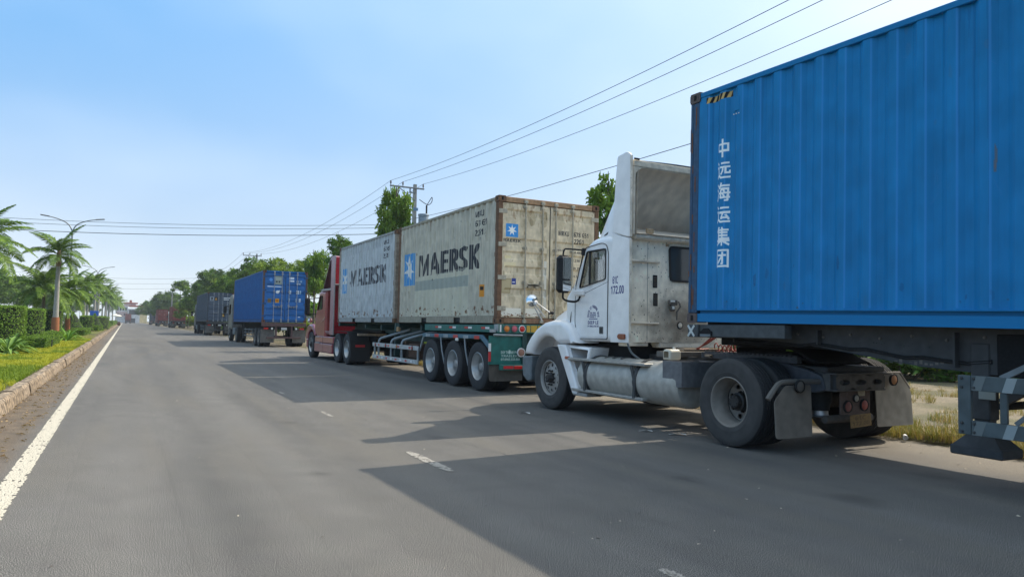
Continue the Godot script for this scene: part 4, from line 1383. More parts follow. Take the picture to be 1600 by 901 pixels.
	for i in plan.size() - 1:
		var a: Vector2 = plan[i]; var b: Vector2 = plan[i + 1]
		var ua := (a.x - 6.43) / 2.14; var ub := (b.x - 6.43) / 2.14
		bw.quad(Vector3(a.x, 1.16, a.y), Vector3(b.x, 1.16, b.y), Vector3(b.x, 2.66, b.y), Vector3(a.x, 2.66, a.y), Vector2(ua, 0.95), Vector2(ub, 0.95), Vector2(ub, 0.02), Vector2(ua, 0.02))
		bw.quad(Vector3(a.x, 2.66, a.y), Vector3(b.x, 2.66, b.y), Vector3(lerpf(b.x, cx, 0.03), 2.73, b.y - 0.07), Vector3(lerpf(a.x, cx, 0.03), 2.73, a.y - 0.07))
	var wall := put("back_wall", bw, back_uv, t, 38.0)
	boxes("wall_foot", wall, o, back, [[Vector3(6.46, 1.10, -8.80), Vector3(6.86, 1.17, -8.60)], [Vector3(7.06, 1.08, -8.80), Vector3(8.54, 1.17, -8.585)]], 0.01)
	boxes("ledge", wall, o, back, [[Vector3(6.42, 2.335, -8.62), Vector3(7.02, 2.37, -8.535)], [Vector3(6.42, 1.425, -8.62), Vector3(7.02, 1.455, -8.545)]], 0.008)
	var seams := Shape.new(o)
	seams.box(Vector3(6.815, 1.17, -8.581), Vector3(6.821, 2.64, -8.5785))
	put("panel_seam", seams, M.dust_black, wall)
	for v in [[6.955, 1.97], [6.965, 1.70]]:
		var vs := Shape.new(o)
		vs.box(Vector3(v[0] - 0.04, v[1], -8.582), Vector3(v[0] + 0.045, v[1] + 0.19, -8.572), 0.02)
		var vent := put("vent", vs, M.black, wall)
		for k in 5:
			var sl := Shape.new(o)
			sl.bar(Vector3(v[0] - 0.03, v[1] + 0.03 + k * 0.03, -8.572), Vector3(v[0] + 0.035, v[1] + 0.03 + k * 0.03, -8.568), 0.004, 0.014, Vector3(0, 1, 0.8))
			put("slat", sl, M.dust_black, vent)
	var rw := Shape.new(o)
	var rwp := round_poly([Vector2(7.245, 2.09), Vector2(8.0, 2.09), Vector2(8.0, 2.60), Vector2(7.225, 2.60)], 0.06, 3)
	for i in rwp.size():
		var a: Vector2 = rwp[i]; var b: Vector2 = rwp[(i + 1) % rwp.size()]
		rw.bar(Vector3(a.x, a.y, -8.572), Vector3(b.x, b.y, -8.572), 0.03, 0.022, Vector3(0, 0, 1))
	var rear_win := put("rear_window", rw, M.black, wall)
	var rp := Shape.new(o)
	rp.box(Vector3(7.24, 2.09, -8.579), Vector3(7.99, 2.59, -8.574))
	put("pane", rp, mat(lin(0.05, 0.055, 0.055), 0.06), rear_win)
	var lampb := Shape.new(o)
	lampb.box(Vector3(7.20, 1.72, -8.58), Vector3(7.36, 1.80, -8.53), 0.01)
	lampb.box(Vector3(7.22, 1.63, -8.58), Vector3(7.30, 1.72, -8.50), 0.02)
	lampb.tube([Vector3(7.36, 1.78, -8.52), Vector3(7.38, 1.70, -8.5), Vector3(7.33, 1.62, -8.52), Vector3(7.34, 1.5, -8.53)], 0.012, 6)
	put("air_coupling", lampb, M.dust_black, wall)
	var bl := Shape.new(o)
	bl.box(Vector3(7.215, 1.765, -8.534), Vector3(7.30, 1.795, -8.524), 0.003)
	bl.box(Vector3(7.225, 1.66, -8.504), Vector3(7.27, 1.70, -8.497), 0.003)
	put("coupling_tag", bl, M.lamp_white, wall)
	lamp_disc(wall, o, Vector3(7.44, 1.42, -8.58), 0.045, back, "plug")
	var riv := Shape.new(o)
	for k in 9: riv.box(Vector3(7.12 + k * 0.15, 1.21, -8.582), Vector3(7.132 + k * 0.15, 1.222, -8.576))
	put("rivet_row", riv, M.dust_black, wall).set_meta("kind", "stuff")
	# soot from the exhaust
	# side extenders and the roof fairing
	for sx in [-1, 1]:
		var x0: float = cx + sx * 1.10; var x1: float = cx + sx * 1.145
		var e := Shape.new(o)
		e.prism([Vector2(-8.42, 1.15), Vector2(-8.42, 2.655), Vector2(-8.60, 2.70), Vector2(-8.84, 2.77), Vector2(-8.86, 1.15)], min(x0, x1), max(x0, x1), 0.014, 2)
		put("side_extender", e, white, t, 38.0)
		var u := Shape.new(o)
		u.prism(round_poly([Vector2(-8.42, 2.665), Vector2(-8.42, 3.885), Vector2(-8.50, 3.93), Vector2(-8.73, 3.90), Vector2(-8.77, 3.6), Vector2(-8.84, 2.78), Vector2(-8.60, 2.71)], 0.03, 2), min(x0, x1), max(x0, x1), 0.014, 2)
		put("side_fin", u, white, t, 38.0)
		var ed := Shape.new(o)
		ed.box(Vector3(x0, 1.16, -8.412), Vector3(x1 - sx * 0.008, 2.64, -8.424))
		ed.box(Vector3(x0, 2.68, -8.412), Vector3(x1 - sx * 0.008, 3.86, -8.424))
		put("edge_trim", ed, back, t)
		var mk := Shape.new(o)
		mk.prism(round_poly([Vector2(-8.48, 1.20), Vector2(-8.48, 1.28), Vector2(-8.63, 1.28), Vector2(-8.66, 1.24), Vector2(-8.63, 1.20)], 0.02, 2), min(x1, x1 + sx * 0.03), max(x1, x1 + sx * 0.03), 0.01, 2)
		put("marker_light", mk, mat(lin(0.26, 0.07, 0.03), 0.3), t, 30.0)
	var shell := func(grow: float, y_bot: float) -> Array:
		var rings := []
		var ny := 10
		for j in ny + 1:
			var f := float(j) / ny
			var y := lerpf(y_bot, 3.80 + grow * 0.6, f)
			var zf := -9.85 + grow * -1.0 + 1.05 * pow(f, 1.1)         # foremost point at this height
			var zc := -9.02 - grow + 0.30 * f                       # where the flank turns into the nose
			var hw := 1.075 + grow - 0.02 * f
			var ring := []
			for k in 25:
				var a := PI * k / 24 
				var c := cos(a); var s := sin(a)
				var ex := signf(c) * pow(abs(c), 0.55)
				var ez := pow(s, 0.62)
				ring.append(Vector3(cx - hw * ex, y, lerpf(-8.43, zf, ez) if k > 0 and k < 24 else -8.43))
			rings.append(ring)
		# roof of the shell, curving over
		for j in 5:
			var f := (j + 1) / 5.0
			var ring := []
			for k in 25:
				var p: Vector3 = rings[ny][k]
				ring.append(Vector3(lerpf(p.x, cx, f * 0.9), p.y + 0.03 * sin(f * PI / 2), lerpf(p.z, -8.43, f * f)))
			rings.append(ring)
		return rings
	var outer: Array = shell.call(0.0, 2.70)
	var fs := Shape.new(o)
	for r in outer: r.reverse()
	fs.loft(outer, false)
	put("roof_fairing", fs, white, t, 45.0)
	var inner: Array = shell.call(-0.07, 2.74)
	var fi := Shape.new(o)
	fi.loft(inner, false)
	# a floor that slopes down to the back
	fi.quad(Vector3(6.5, 2.74, -8.44), Vector3(8.5, 2.74, -8.44), Vector3(8.4, 2.95, -9.3), Vector3(6.6, 2.95, -9.3))
	put("fairing_lining", fi, inside, t, 45.0)
	var lip := Shape.new(o)
	lip.box(Vector3(6.42, 3.70, -8.425), Vector3(8.58, 3.815, -8.47), 0.03)
	for sx in [-1, 1]:
		lip.bar(Vector3(cx + sx * 1.06, 2.72, -8.45), Vector3(cx + sx * 1.06, 3.7, -8.45), 0.05, 0.04)
		for k in 4:
			var a0 := PI / 2 * k / 4; var a1 := PI / 2 * (k + 1) / 4
			var e := Vector2(cx + sx * 1.04, 3.71)
			var p := e + Vector2(-sx * 0.20 * (1 - sin(a0)), -0.16 * (1 - cos(a0))); var q := e + Vector2(-sx * 0.20 * (1 - sin(a1)), -0.16 * (1 - cos(a1)))
			for zz in [-8.435, -8.465]: lip.tri(Vector3(e.x, e.y, zz), Vector3(p.x, p.y, zz), Vector3(q.x, q.y, zz))
			lip.quad(Vector3(p.x, p.y, -8.435), Vector3(q.x, q.y, -8.435), Vector3(q.x, q.y, -8.465), Vector3(p.x, p.y, -8.465))
	put("fairing_rim", lip, worn(lin(0.72, 0.64, 0.50), 0.7, 0, M.grime, 1.4), t)
	boxes("roof_edge", t, o, back, [[Vector3(6.5, 2.66, -8.60), Vector3(8.5, 2.76, -8.47)]], 0.03)
	boxes("roof_bracket", t, o, worn(lin(0.5, 0.36, 0.22), 0.8, 0, M.grime, 3.0), [[Vector3(6.71, 2.76, -8.50), Vector3(6.84, 2.83, -8.47)], [Vector3(7.15, 2.60, -8.575), Vector3(7.20, 2.635, -8.54)]], 0.006)
	boxes("fin_clip", t, o, M.black, [[Vector3(6.42, 3.80, -8.42), Vector3(6.52, 3.83, -8.40)]], 0.006)
	var wd := Shape.new(o)
	wd.prism([Vector2(-9.22, 2.775), Vector2(-9.0, 2.775), Vector2(-8.93, 2.84), Vector2(-9.0, 2.865), Vector2(-9.12, 2.82)], 6.46, 6.52, 0.01, 1)
	put("roof_vent", wd, M.black, t)

	# hood: lofted from the scuttle to the nose
	var rings := []
	for q in [[-9.95, 1.04, 1.93, 1.12, 0.30], [-10.25, 1.0, 1.87, 1.05, 0.30], [-10.6, 0.93, 1.78, 0.95, 0.32], [-11.0, 0.86, 1.66, 0.85, 0.34], [-11.3, 0.80, 1.53, 0.75, 0.36], [-11.46, 0.74, 1.40, 0.72, 0.36], [-11.52, 0.68, 1.25, 0.72, 0.34]]:
		var ring := []
		for k in 17:
			var a := PI * k / 16
			var c := cos(a); var s := sin(a)
			ring.append(Vector3(cx - q[1] * signf(c) * pow(abs(c), 0.45), lerpf(q[3], q[2], pow(s, 0.42)) if k > 0 and k < 16 else q[3], q[0]))
		rings.append(ring)
	var hs := Shape.new(o)
	hs.loft(rings, true)
	put("bonnet", hs, white, t, 50.0)
	var gr := Shape.new(o)
	gr.box(Vector3(6.95, 0.75, -11.52), Vector3(8.05, 1.3, -11.56), 0.03)
	put("grille", gr, M.chassis, t)
	var gap := Shape.new(o)
	gap.tube(bend([Vector3(6.455, 1.84, -9.965), Vector3(6.405, 1.60, -10.0), Vector3(6.395, 1.35, -10.02), Vector3(6.39, 1.22, -9.99)]), 0.009, 6)
	put("bonnet_gap", gap, M.black, t)
	var la := Shape.new(o)
	la.bar(Vector3(6.385, 1.33, -10.06), Vector3(6.38, 1.13, -9.80), 0.05, 0.035, Vector3(1, 0, 0), 0.01)
	la.bar(Vector3(6.37, 1.16, -9.86), Vector3(6.37, 1.13, -9.74), 0.05, 0.05, Vector3(1, 0, 0), 0.01)
	put("bonnet_latch", la, M.black, t)

	for sx in [-1, 1]:
		var xa: float = cx + sx * 1.235; var xb: float = cx + sx * 0.62
		# wheel arch
		var f := Shape.new(o)
		var top := [Vector2(-11.34, 0.88), Vector2(-11.27, 1.05), Vector2(-11.12, 1.20), Vector2(-10.92, 1.34), Vector2(-10.68, 1.435), Vector2(-10.40, 1.475), Vector2(-10.10, 1.465), Vector2(-9.90, 1.41), Vector2(-9.80, 1.30), Vector2(-9.72, 1.16), Vector2(-9.68, 1.115)]
		var arch := [Vector2(-10.25, 1.09), Vector2(-10.36, 1.16), Vector2(-10.50, 1.20), Vector2(-10.64, 1.195), Vector2(-10.80, 1.14), Vector2(-10.94, 1.04), Vector2(-11.03, 0.94), Vector2(-11.05, 0.88)]
		f.prism(top + arch, min(xa, xb), max(xa, xb), 0.085, 4)
		put("wheel_arch", f, white, t, 55.0)
		var ins := Shape.new(o)
		ins.box(Vector3(cx + sx * 0.62, 0.5, -11.0), Vector3(cx + sx * 0.6, 1.2, -9.9))
		put("arch_liner", ins, M.void_black, t)
		# skirt behind the wheel
		var sk := Shape.new(o)
		sk.prism([Vector2(-10.24, 1.08), Vector2(-9.98, 1.08), Vector2(-9.60, 0.40), Vector2(-9.62, 0.32), Vector2(-9.76, 0.32)], min(xa - sx * 0.01, xb), max(xa - sx * 0.01, xb), 0.03, 3)
		put("skirt", sk, white, t, 45.0)
		var s2 := Shape.new(o)
		s2.prism([Vector2(-9.99, 1.08), Vector2(-9.36, 1.05), Vector2(-9.40, 0.90), Vector2(-9.58, 0.44), Vector2(-9.62, 0.42)], min(xa - sx * 0.075, xb), max(xa - sx * 0.075, xb), 0.04, 3)
		put("skirt", s2, white, t, 45.0)
		boxes("skirt_foot", t, o, worn(lin(0.4, 0.39, 0.37), 0.6, 0.1, M.grime, 1.5), [[Vector3(xa - sx * 0.02, 0.30, -9.75), Vector3(xa - sx * 0.3, 0.36, -9.35)]], 0.01)
		var si := Shape.new(o)
		si.box(Vector3(xa + sx * 0.012, 0.855, -9.955), Vector3(xa - sx * 0.03, 0.90, -9.86), 0.008)
		put("indicator", si, mat(lin(0.42, 0.11, 0.05), 0.3), t)
		# bumper end
		var bm := Shape.new(o)
		bm.prism(round_poly([Vector2(-11.06, 0.86), Vector2(-11.08, 0.44), Vector2(-11.20, 0.40), Vector2(-11.38, 0.50), Vector2(-11.40, 0.84)], 0.03, 2), min(xa - sx * 0.01, xb), max(xa - sx * 0.01, xb), 0.03, 3)
		put("bumper_end", bm, M.grey_paint, t, 40.0)
		# fuel tank with straps and step boards
		var tx: float = cx + sx * 0.945
		var tk := Shape.new(o)
		var tf := Transform3D(Basis(Vector3(0, 0, 1), Vector3(0, 1, 0), Vector3(-1, 0, 0)), Vector3(tx, 0.625, 0))
		tk.lathe([Vector2(0, -7.26), Vector2(0.20, -7.265), Vector2(0.275, -7.28), Vector2(0.297, -7.31), Vector2(0.30, -7.36), Vector2(0.303, -7.37), Vector2(0.30, -7.39), Vector2(0.30, -9.56), Vector2(0.285, -9.60), Vector2(0.19, -9.62), Vector2(0, -9.63)].map(func(q): return Vector2(q.x, q.y)), tf, 40)
		put("fuel_tank", tk, worn(lin(0.50, 0.475, 0.42), 0.58, 0.25, M.grime, 1.1, M.soft_n, 0.15), t, 40.0)
		for z in [-9.36, -8.14]:
			var st := Shape.new(o)
			var ring := []
			for k in 20:
				var a := TAU * k / 20
				ring.append([cos(a), sin(a)])
			for k in 20:
				var p: Array = ring[k]; var q: Array = ring[(k + 1) % 20]
				st.hexa([Vector3(tx + 0.30 * p[0], 0.625 + 0.30 * p[1], z + 0.035), Vector3(tx + 0.315 * p[0], 0.625 + 0.315 * p[1], z + 0.035), Vector3(tx + 0.315 * p[0], 0.625 + 0.315 * p[1], z - 0.035), Vector3(tx + 0.30 * p[0], 0.625 + 0.30 * p[1], z - 0.035),
					Vector3(tx + 0.30 * q[0], 0.625 + 0.30 * q[1], z + 0.035), Vector3(tx + 0.315 * q[0], 0.625 + 0.315 * q[1], z + 0.035), Vector3(tx + 0.315 * q[0], 0.625 + 0.315 * q[1], z - 0.035), Vector3(tx + 0.30 * q[0], 0.625 + 0.30 * q[1], z - 0.035)])
			put("tank_strap", st, M.chassis, t)
			var b := Shape.new(o)
			b.bar(Vector3(tx + sx * 0.30, 0.64, z), Vector3(tx + sx * 0.285, 0.86, z - 0.10), 0.05, 0.02, Vector3(1, 0, 0))
			b.bar(Vector3(tx + sx * 0.30, 0.64, z), Vector3(tx + sx * 0.305, 0.40, z), 0.05, 0.02, Vector3(1, 0, 0))
			put("step_bracket", b, M.chassis, t)
		boxes("step_board", t, o, worn(lin(0.44, 0.42, 0.38), 0.6, 0.4, M.grime, 2.0), [[Vector3(cx + sx * 1.25, 0.845, -9.86), Vector3(cx + sx * 1.08, 0.885, -7.92)], [Vector3(cx + sx * 1.255, 0.375, -9.74), Vector3(cx + sx * 1.09, 0.415, -7.95)]], 0.008)
		for z in [-9.1, -8.9, -8.7]:
			boxes("step_rib", t, o, M.dust_black, [[Vector3(cx + sx * 1.06, 0.86, z - 0.02), Vector3(cx + sx * 0.90, 0.935, z + 0.02)]], 0.004)
		# drive and steer wheels
		add_wheel(t, "steer", Vector3(cx + sx * 1.235, 0.52, -10.46) - o, sx < 0)
		add_wheel(t, "drive", Vector3(cx + sx * 1.25, 0.52, -6.37) - o, sx < 0)
		# chassis rail with the perforated deck edge
		var rc := 7.40
		var rl := Shape.new(o)
		rl.prism([Vector2(-11.2, 0.72), Vector2(-11.2, 0.98), Vector2(-6.0, 0.98), Vector2(-5.62, 0.90), Vector2(-5.46, 0.90), Vector2(-5.46, 0.70), Vector2(-5.62, 0.70), Vector2(-6.0, 0.66), Vector2(-11.2, 0.66)], min(rc + sx * 0.32, rc + sx * 0.40), max(rc + sx * 0.32, rc + sx * 0.40), 0.01, 1)
		put("chassis_rail", rl, M.chassis, t)
		var ang := Shape.new(o)
		ang.box(Vector3(rc + sx * 0.40, 0.98, -7.55), Vector3(rc + sx * 0.48, 1.06, -5.95), 0.006)
		for k in 22: ang.box(Vector3(rc + sx * 0.42, 1.06, -7.5 + k * 0.07), Vector3(rc + sx * 0.46, 1.075, -7.46 + k * 0.07))
		put("deck_rail", ang, worn(lin(0.085, 0.09, 0.10), 0.7, 0.2, M.grime, 2.0), t)
		# big suspension hanger that shows at the rear
		var hg := Shape.new(o)
		hg.prism(round_poly([Vector2(-6.75, 0.98), Vector2(-6.2, 0.99), Vector2(-5.85, 0.93), Vector2(-5.62, 0.86), Vector2(-5.58, 0.70), Vector2(-5.75, 0.66), Vector2(-6.1, 0.74), Vector2(-6.75, 0.70)], 0.05, 3), min(rc + sx * 0.40, rc + sx * 0.46), max(rc + sx * 0.40, rc + sx * 0.46), 0.02, 2)
		put("hanger", hg, worn(lin(0.10, 0.105, 0.12), 0.75, 0.1, M.grime, 1.5), t, 30.0)
		# mud flap on its bent tube
		var rod := Shape.new(o)
		if sx < 0: rod.tube(bend([Vector3(6.98, 0.80, -5.66), Vector3(6.65, 0.80, -5.70), Vector3(6.40, 0.79, -5.72), Vector3(6.30, 0.71, -5.73), Vector3(6.22, 0.61, -5.74)], 4), 0.03, 8)
		else: rod.tube([Vector3(8.0, 0.875, -5.70), Vector3(8.48, 0.875, -5.74), Vector3(8.67, 0.68, -5.74)], 0.018, 8)
		put("flap_rod", rod, M.dust_black, t, 40.0)
		if sx < 0: mud_flap(t, o, 6.27, 6.85, 0.19, 0.76, -5.70, worn(lin(0.23, 0.20, 0.165), 0.95, 0, M.grime, 0.9), 0.17, -1)
		else: mud_flap(t, o, 7.98, 8.66, 0.24, 0.87, -5.72, worn(lin(0.36, 0.32, 0.26), 0.95, 0, M.grime, 0.9), 0.22, 1)
		lamp_disc(t, o, Vector3(6.62, 0.75, -5.655) if sx < 0 else Vector3(8.22, 0.80, -5.64), 0.06, M.dust_black if sx < 0 else worn(lin(0.42, 0.17, 0.05), 0.6, 0, M.grime, 4.0), "reflector")
		# air springs and shock absorbers
		var sp := Shape.new(o)
		var ct := Transform3D(Basis(Vector3(0, 1, 0), Vector3(1, 0, 0), Vector3(0, 0, -1)), Vector3(cx + sx * 0.30, 0, -5.86))
		sp.lathe([Vector2(0, 0.72), Vector2(0.10, 0.72), Vector2(0.125, 0.68), Vector2(0.125, 0.56), Vector2(0.11, 0.52), Vector2(0.10, 0.45), Vector2(0, 0.45)], ct, 20)
		put("air_spring", sp, M.black, t, 40.0)
		var pd := Shape.new(o)
		pd.lathe([Vector2(0, 0.46), Vector2(0.085, 0.46), Vector2(0.09, 0.40), Vector2(0.12, 0.38), Vector2(0, 0.36)], ct, 20)
		put("spring_piston", pd, M.steel, t, 35.0)
	# bumper across the front, headlights on the corners
	boxes("bumper", t, o, M.grey_paint, [[Vector3(6.5, 0.42, -11.62), Vector3(8.5, 0.84, -11.4)]], 0.05)
	# rear cross member with three oval openings
	var cm := Shape.new(o)
	for k in 3:
		plate_with_hole(cm, Vector3(7.10 + k * 0.28, 0.80, -5.455), Vector3(1, 0, 0), Vector3.UP, 0.14, 0.085, 0.088, 0.032, 0.07)
	cm.box(Vector3(6.96, 0.715, -5.63), Vector3(7.80, 0.885, -5.53))
	cm.box(Vector3(6.955, 0.70, -5.60), Vector3(7.805, 0.716, -5.45), 0.004)
	cm.box(Vector3(6.955, 0.884, -5.60), Vector3(7.805, 0.90, -5.45), 0.004)
	put("cross_member", cm, worn(lin(0.13, 0.12, 0.11), 0.8, 0.1, M.grime, 1.6), t)
	var hang := Shape.new(o)
	hang.prism([Vector2(0, 0)  , Vector2(0.01, 0), Vector2(0.01, 0.01)], 0.0, 0.001)
	boxes("plate_holder", t, o, worn(lin(0.14, 0.10, 0.085), 0.9, 0, M.grime, 2.0), [[Vector3(7.14, 0.43, -5.56), Vector3(7.66, 0.69, -5.545)]], 0.01)
	lamp_disc(t, o, Vector3(7.26, 0.52, -5.54), 0.058, worn(lin(0.24, 0.07, 0.06), 0.6, 0, M.grime, 3.0))
	lamp_disc(t, o, Vector3(7.54, 0.53, -5.54), 0.058, worn(lin(0.36, 0.07, 0.05), 0.6, 0, M.grime, 3.0))
	lamp_disc(t, o, Vector3(7.40, 0.61, -5.54), 0.04, worn(lin(0.4, 0.38, 0.33), 0.6, 0, M.grime, 3.0), "plate_lamp")
	boxes("tag", t, o, worn(lin(0.36, 0.32, 0.24), 0.8, 0, M.grime, 3.0), [[Vector3(7.43, 0.635, -5.54), Vector3(7.55, 0.70, -5.53)]], 0.004)
	var pl := Image.create_empty(256, 192, false, Image.FORMAT_RGB8)
	pl.fill(Color(0.50, 0.39, 0.20))
	blotches(pl, 90, Rect2(0, 0, 256, 192), 4, 26, Color(0.40, 0.31, 0.17, 0.5))
	write(pl, "61C", Rect2(60, 22, 130, 60), Color(0.36, 0.27, 0.14))
	write(pl, "172.00", Rect2(24, 104, 208, 62), Color(0.36, 0.27, 0.14))
	var ps := Shape.new(o)
	ps.quad(Vector3(7.30, 0.275, -5.53), Vector3(7.66, 0.295, -5.53), Vector3(7.66, 0.435, -5.54), Vector3(7.30, 0.42, -5.54), Vector2(0, 1), Vector2(1, 1), Vector2(1, 0), Vector2(0, 0))
	ps.quad(Vector3(7.66, 0.295, -5.534), Vector3(7.30, 0.275, -5.534), Vector3(7.30, 0.42, -5.544), Vector3(7.66, 0.435, -5.544), Vector2(0.02, 0.02), Vector2(0.03, 0.02), Vector2(0.03, 0.03), Vector2(0.02, 0.03))
	put("number_plate", ps, paint_mat(pl, 0.7), t)
	# axle, fifth wheel, cross bearers
	var ax := Shape.new(o)
	ax.tube([Vector3(6.6, 0.5, -6.37), Vector3(8.4, 0.5, -6.37)], 0.10, 14)
	ax.tube([Vector3(7.1, 0.36, -5.72), Vector3(7.9, 0.36, -5.72)], 0.045, 10)
	put("axle", ax, worn(lin(0.12, 0.105, 0.09), 0.9, 0, M.grime, 1.6), t, 40.0)
	var df := Shape.new(o)
	df.lathe([Vector2(0, 0.24), Vector2(0.12, 0.22), Vector2(0.2, 0.12), Vector2(0.22, 0), Vector2(0.2, -0.12), Vector2(0.12, -0.22), Vector2(0, -0.24)], Transform3D(Basis(Vector3(0, 0, 1), Vector3(0, 1, 0), Vector3(-1, 0, 0)), Vector3(7.5, 0.5, -6.37)), 20)
	put("differential", df, M.dust_black, t, 40.0)
	boxes("deck_plate", t, o, M.chassis, [[Vector3(7.0, 0.90, -7.3), Vector3(8.0, 0.96, -5.6)]], 0.01)
	var fw := Shape.new(o)
	fw.prism(round_poly([Vector2(-7.05, 1.06), Vector2(-6.2, 1.06), Vector2(-5.78, 0.98), Vector2(-5.76, 1.01), Vector2(-6.15, 1.17), Vector2(-7.05, 1.17)], 0.03, 2), 7.05, 7.95, 0.03, 2)
	put("fifth_wheel", fw, M.black, t)
	boxes("fifth_wheel_stand", t, o, M.black, [[Vector3(7.0, 0.95, -6.8), Vector3(7.2, 1.1, -6.1)], [Vector3(7.8, 0.95, -6.8), Vector3(8.0, 1.1, -6.1)]], 0.02)
	boxes("cross_bearer", t, o, M.dust_black, [[Vector3(7.0, 0.70, -8.0), Vector3(8.0, 0.9, -7.85)], [Vector3(7.0, 0.70, -9.5), Vector3(8.0, 0.9, -9.4)], [Vector3(6.6, 0.97, -8.1), Vector3(8.4, 1.05, -7.9)]], 0.01)
	boxes("gearbox", t, o, M.void_black, [[Vector3(6.7, 0.55, -10.9), Vector3(8.3, 1.14, -8.75)]], 0.05)
	boxes("board", t, o, worn(lin(0.36, 0.28, 0.20), 0.9, 0, M.grime, 1.4), [[Vector3(6.72, 1.06, -7.80), Vector3(8.5, 1.10, -7.66)], [Vector3(6.86, 1.0, -7.42), Vector3(8.3, 1.03, -7.32)]], 0.006)
	# open tool box on the rail
	var tb := Shape.new(o)
	for q in [[Vector3(6.27, 0.62, -7.56), Vector3(6.285, 0.945, -7.19)], [Vector3(6.285, 0.62, -7.56), Vector3(6.9, 0.945, -7.545)], [Vector3(6.285, 0.62, -7.205), Vector3(6.9, 0.945, -7.19)], [Vector3(6.885, 0.62, -7.545), Vector3(6.9, 0.945, -7.205)], [Vector3(6.285, 0.62, -7.545), Vector3(6.885, 0.635, -7.205)]]: tb.box(q[0], q[1])
	put("tool_box", tb, worn(lin(0.17, 0.17, 0.175), 0.7, 0.0, M.grime, 1.6, M.soft_n, 0.2), t)
	# hoses
	var hz := Shape.new(o)
	hz.tube(bend([Vector3(6.40, 1.16, -8.50), Vector3(6.44, 1.02, -8.46), Vector3(6.55, 0.92, -8.4)]), 0.014, 6)
	put("hose", hz, M.grey_paint, t, 40.0)
	for k in 4:
		var pts := []
		var n := 40
		for i in n + 1:
			var f := float(i) / n
			var a := f * TAU * (5 + k)
			pts.append(Vector3(7.28 + k * 0.26 + 0.20 * f, 1.13 + 0.03 * k * (1 - f) + 0.055 * sin(a) - 0.04 * sin(f * PI), -7.66 + 0.055 * cos(a) + 0.2 * f))
		var cs := Shape.new(o)
		cs.tube(pts, 0.009, 5)
		put("coiled_air_line", cs, M.hose if k != 2 else M.black, t, 60.0)
	for k in 3:
		var cs := Shape.new(o)
		cs.tube(bend([Vector3(6.70 + 0.04 * k, 1.26, -7.12), Vector3(6.74 + 0.02 * k, 1.17, -7.3), Vector3(6.84 - 0.02 * k, 1.10, -7.5), Vector3(7.1, 1.10, -7.6)]), 0.009, 5)
		put("air_line", cs, M.hose, t, 60.0)
	# mirrors
	for sx in [-1, 1]:
		var P := func(v: Vector3) -> Vector3: return v if sx < 0 else mirrored(v, cx)
		var h := Shape.new(o)
		var a: Vector3 = P.call(Vector3(5.985, 1.90, -9.70)); var b: Vector3 = P.call(Vector3(6.215, 2.495, -9.86))
		h.box(a, b, 0.05)
		var house := put("mirror", h, M.black, t)
		var gl := Shape.new(o)
		gl.box(P.call(Vector3(6.045, 2.12, -9.697)), P.call(Vector3(6.195, 2.46, -9.7)), 0.001)
		put("glass", gl, M.mirror, house)
		var g2 := Shape.new(o)
		g2.box(P.call(Vector3(6.045, 1.93, -9.697)), P.call(Vector3(6.195, 2.095, -9.7)), 0.001)
		put("glass", g2, M.mirror, house)
		var arm := Shape.new(o)
		arm.tube(bend([P.call(Vector3(6.09, 2.49, -9.78)), P.call(Vector3(6.10, 2.575, -9.77)), P.call(Vector3(6.16, 2.60, -9.76)), P.call(Vector3(6.40, 2.585, -9.66))], 5), 0.014, 8)
		put("mirror_arm", arm, M.black, t, 40.0)
		var low := Shape.new(o)
		low.tube(bend([P.call(Vector3(6.10, 1.91, -9.78)), P.call(Vector3(6.10, 1.82, -9.78)), P.call(Vector3(6.18, 1.78, -9.79)), P.call(Vector3(6.33, 1.77, -9.80)), P.call(Vector3(6.39, 1.80, -9.78)), P.call(Vector3(6.395, 1.86, -9.74))], 5), 0.017, 8)
		put("mirror_arm", low, M.black, t, 40.0)
		var stub := Shape.new(o)
		stub.box(P.call(Vector3(6.37, 2.50, -9.70)), P.call(Vector3(6.43, 2.62, -9.62)), 0.015)
		put("mirror_mount", stub, M.black, t)
		var rm := Shape.new(o)
		var fn := Vector3(-0.36, 0.13, 0.93).normalized()
		var fy := (Vector3.UP - fn * fn.y).normalized()
		var f := Transform3D(Basis(fn, fy, fn.cross(fy)), P.call(Vector3(6.17, 1.81, -10.9)))
		rm.lathe([Vector2(0, 0.022), Vector2(0.03, 0.02), Vector2(0.06, 0.013), Vector2(0.094, 0.0)], f, 24)
		var round_m := put("bonnet_mirror", rm, M.mirror, t, 50.0)
		var rb := Shape.new(o)
		rb.lathe([Vector2(0.093, 0.005), Vector2(0.103, 0.002), Vector2(0.10, -0.02), Vector2(0.06, -0.06), Vector2(0, -0.075)], f, 24)
		put("shell", rb, M.chrome, round_m, 50.0)
		for k in 3:
			var leg := Shape.new(o)
			leg.tube([P.call(Vector3(6.24, 1.80 - 0.05 * k, -10.93)), P.call(Vector3([6.56, 6.44, 6.38][k], [1.60, 1.53, 1.46][k], -10.9))], 0.011, 6)
			put("mirror_leg", leg, M.steel, t, 40.0)
		boxes("mirror_foot", t, o, M.black, [[P.call(Vector3(6.53, 1.58, -10.94)), P.call(Vector3(6.60, 1.63, -10.86))]], 0.01)
	# lettering on the cab
	var blue := Color(0.06, 0.09, 0.46)
	var sd := Image.create_empty(512, 384, false, Image.FORMAT_RGBA8)
	sd.fill(Color(0.05, 0.07, 0.33, 0))
	write(sd, "61C", Rect2(70, 40, 200, 120), blue)
	write(sd, "172.00", Rect2(10, 190, 480, 130), blue)
	var em := Image.create_empty(384, 384, false, Image.FORMAT_RGBA8)
	em.fill(Color(0.06, 0.09, 0.3, 0))
	var word := "DNTN VT THUONG MAI"
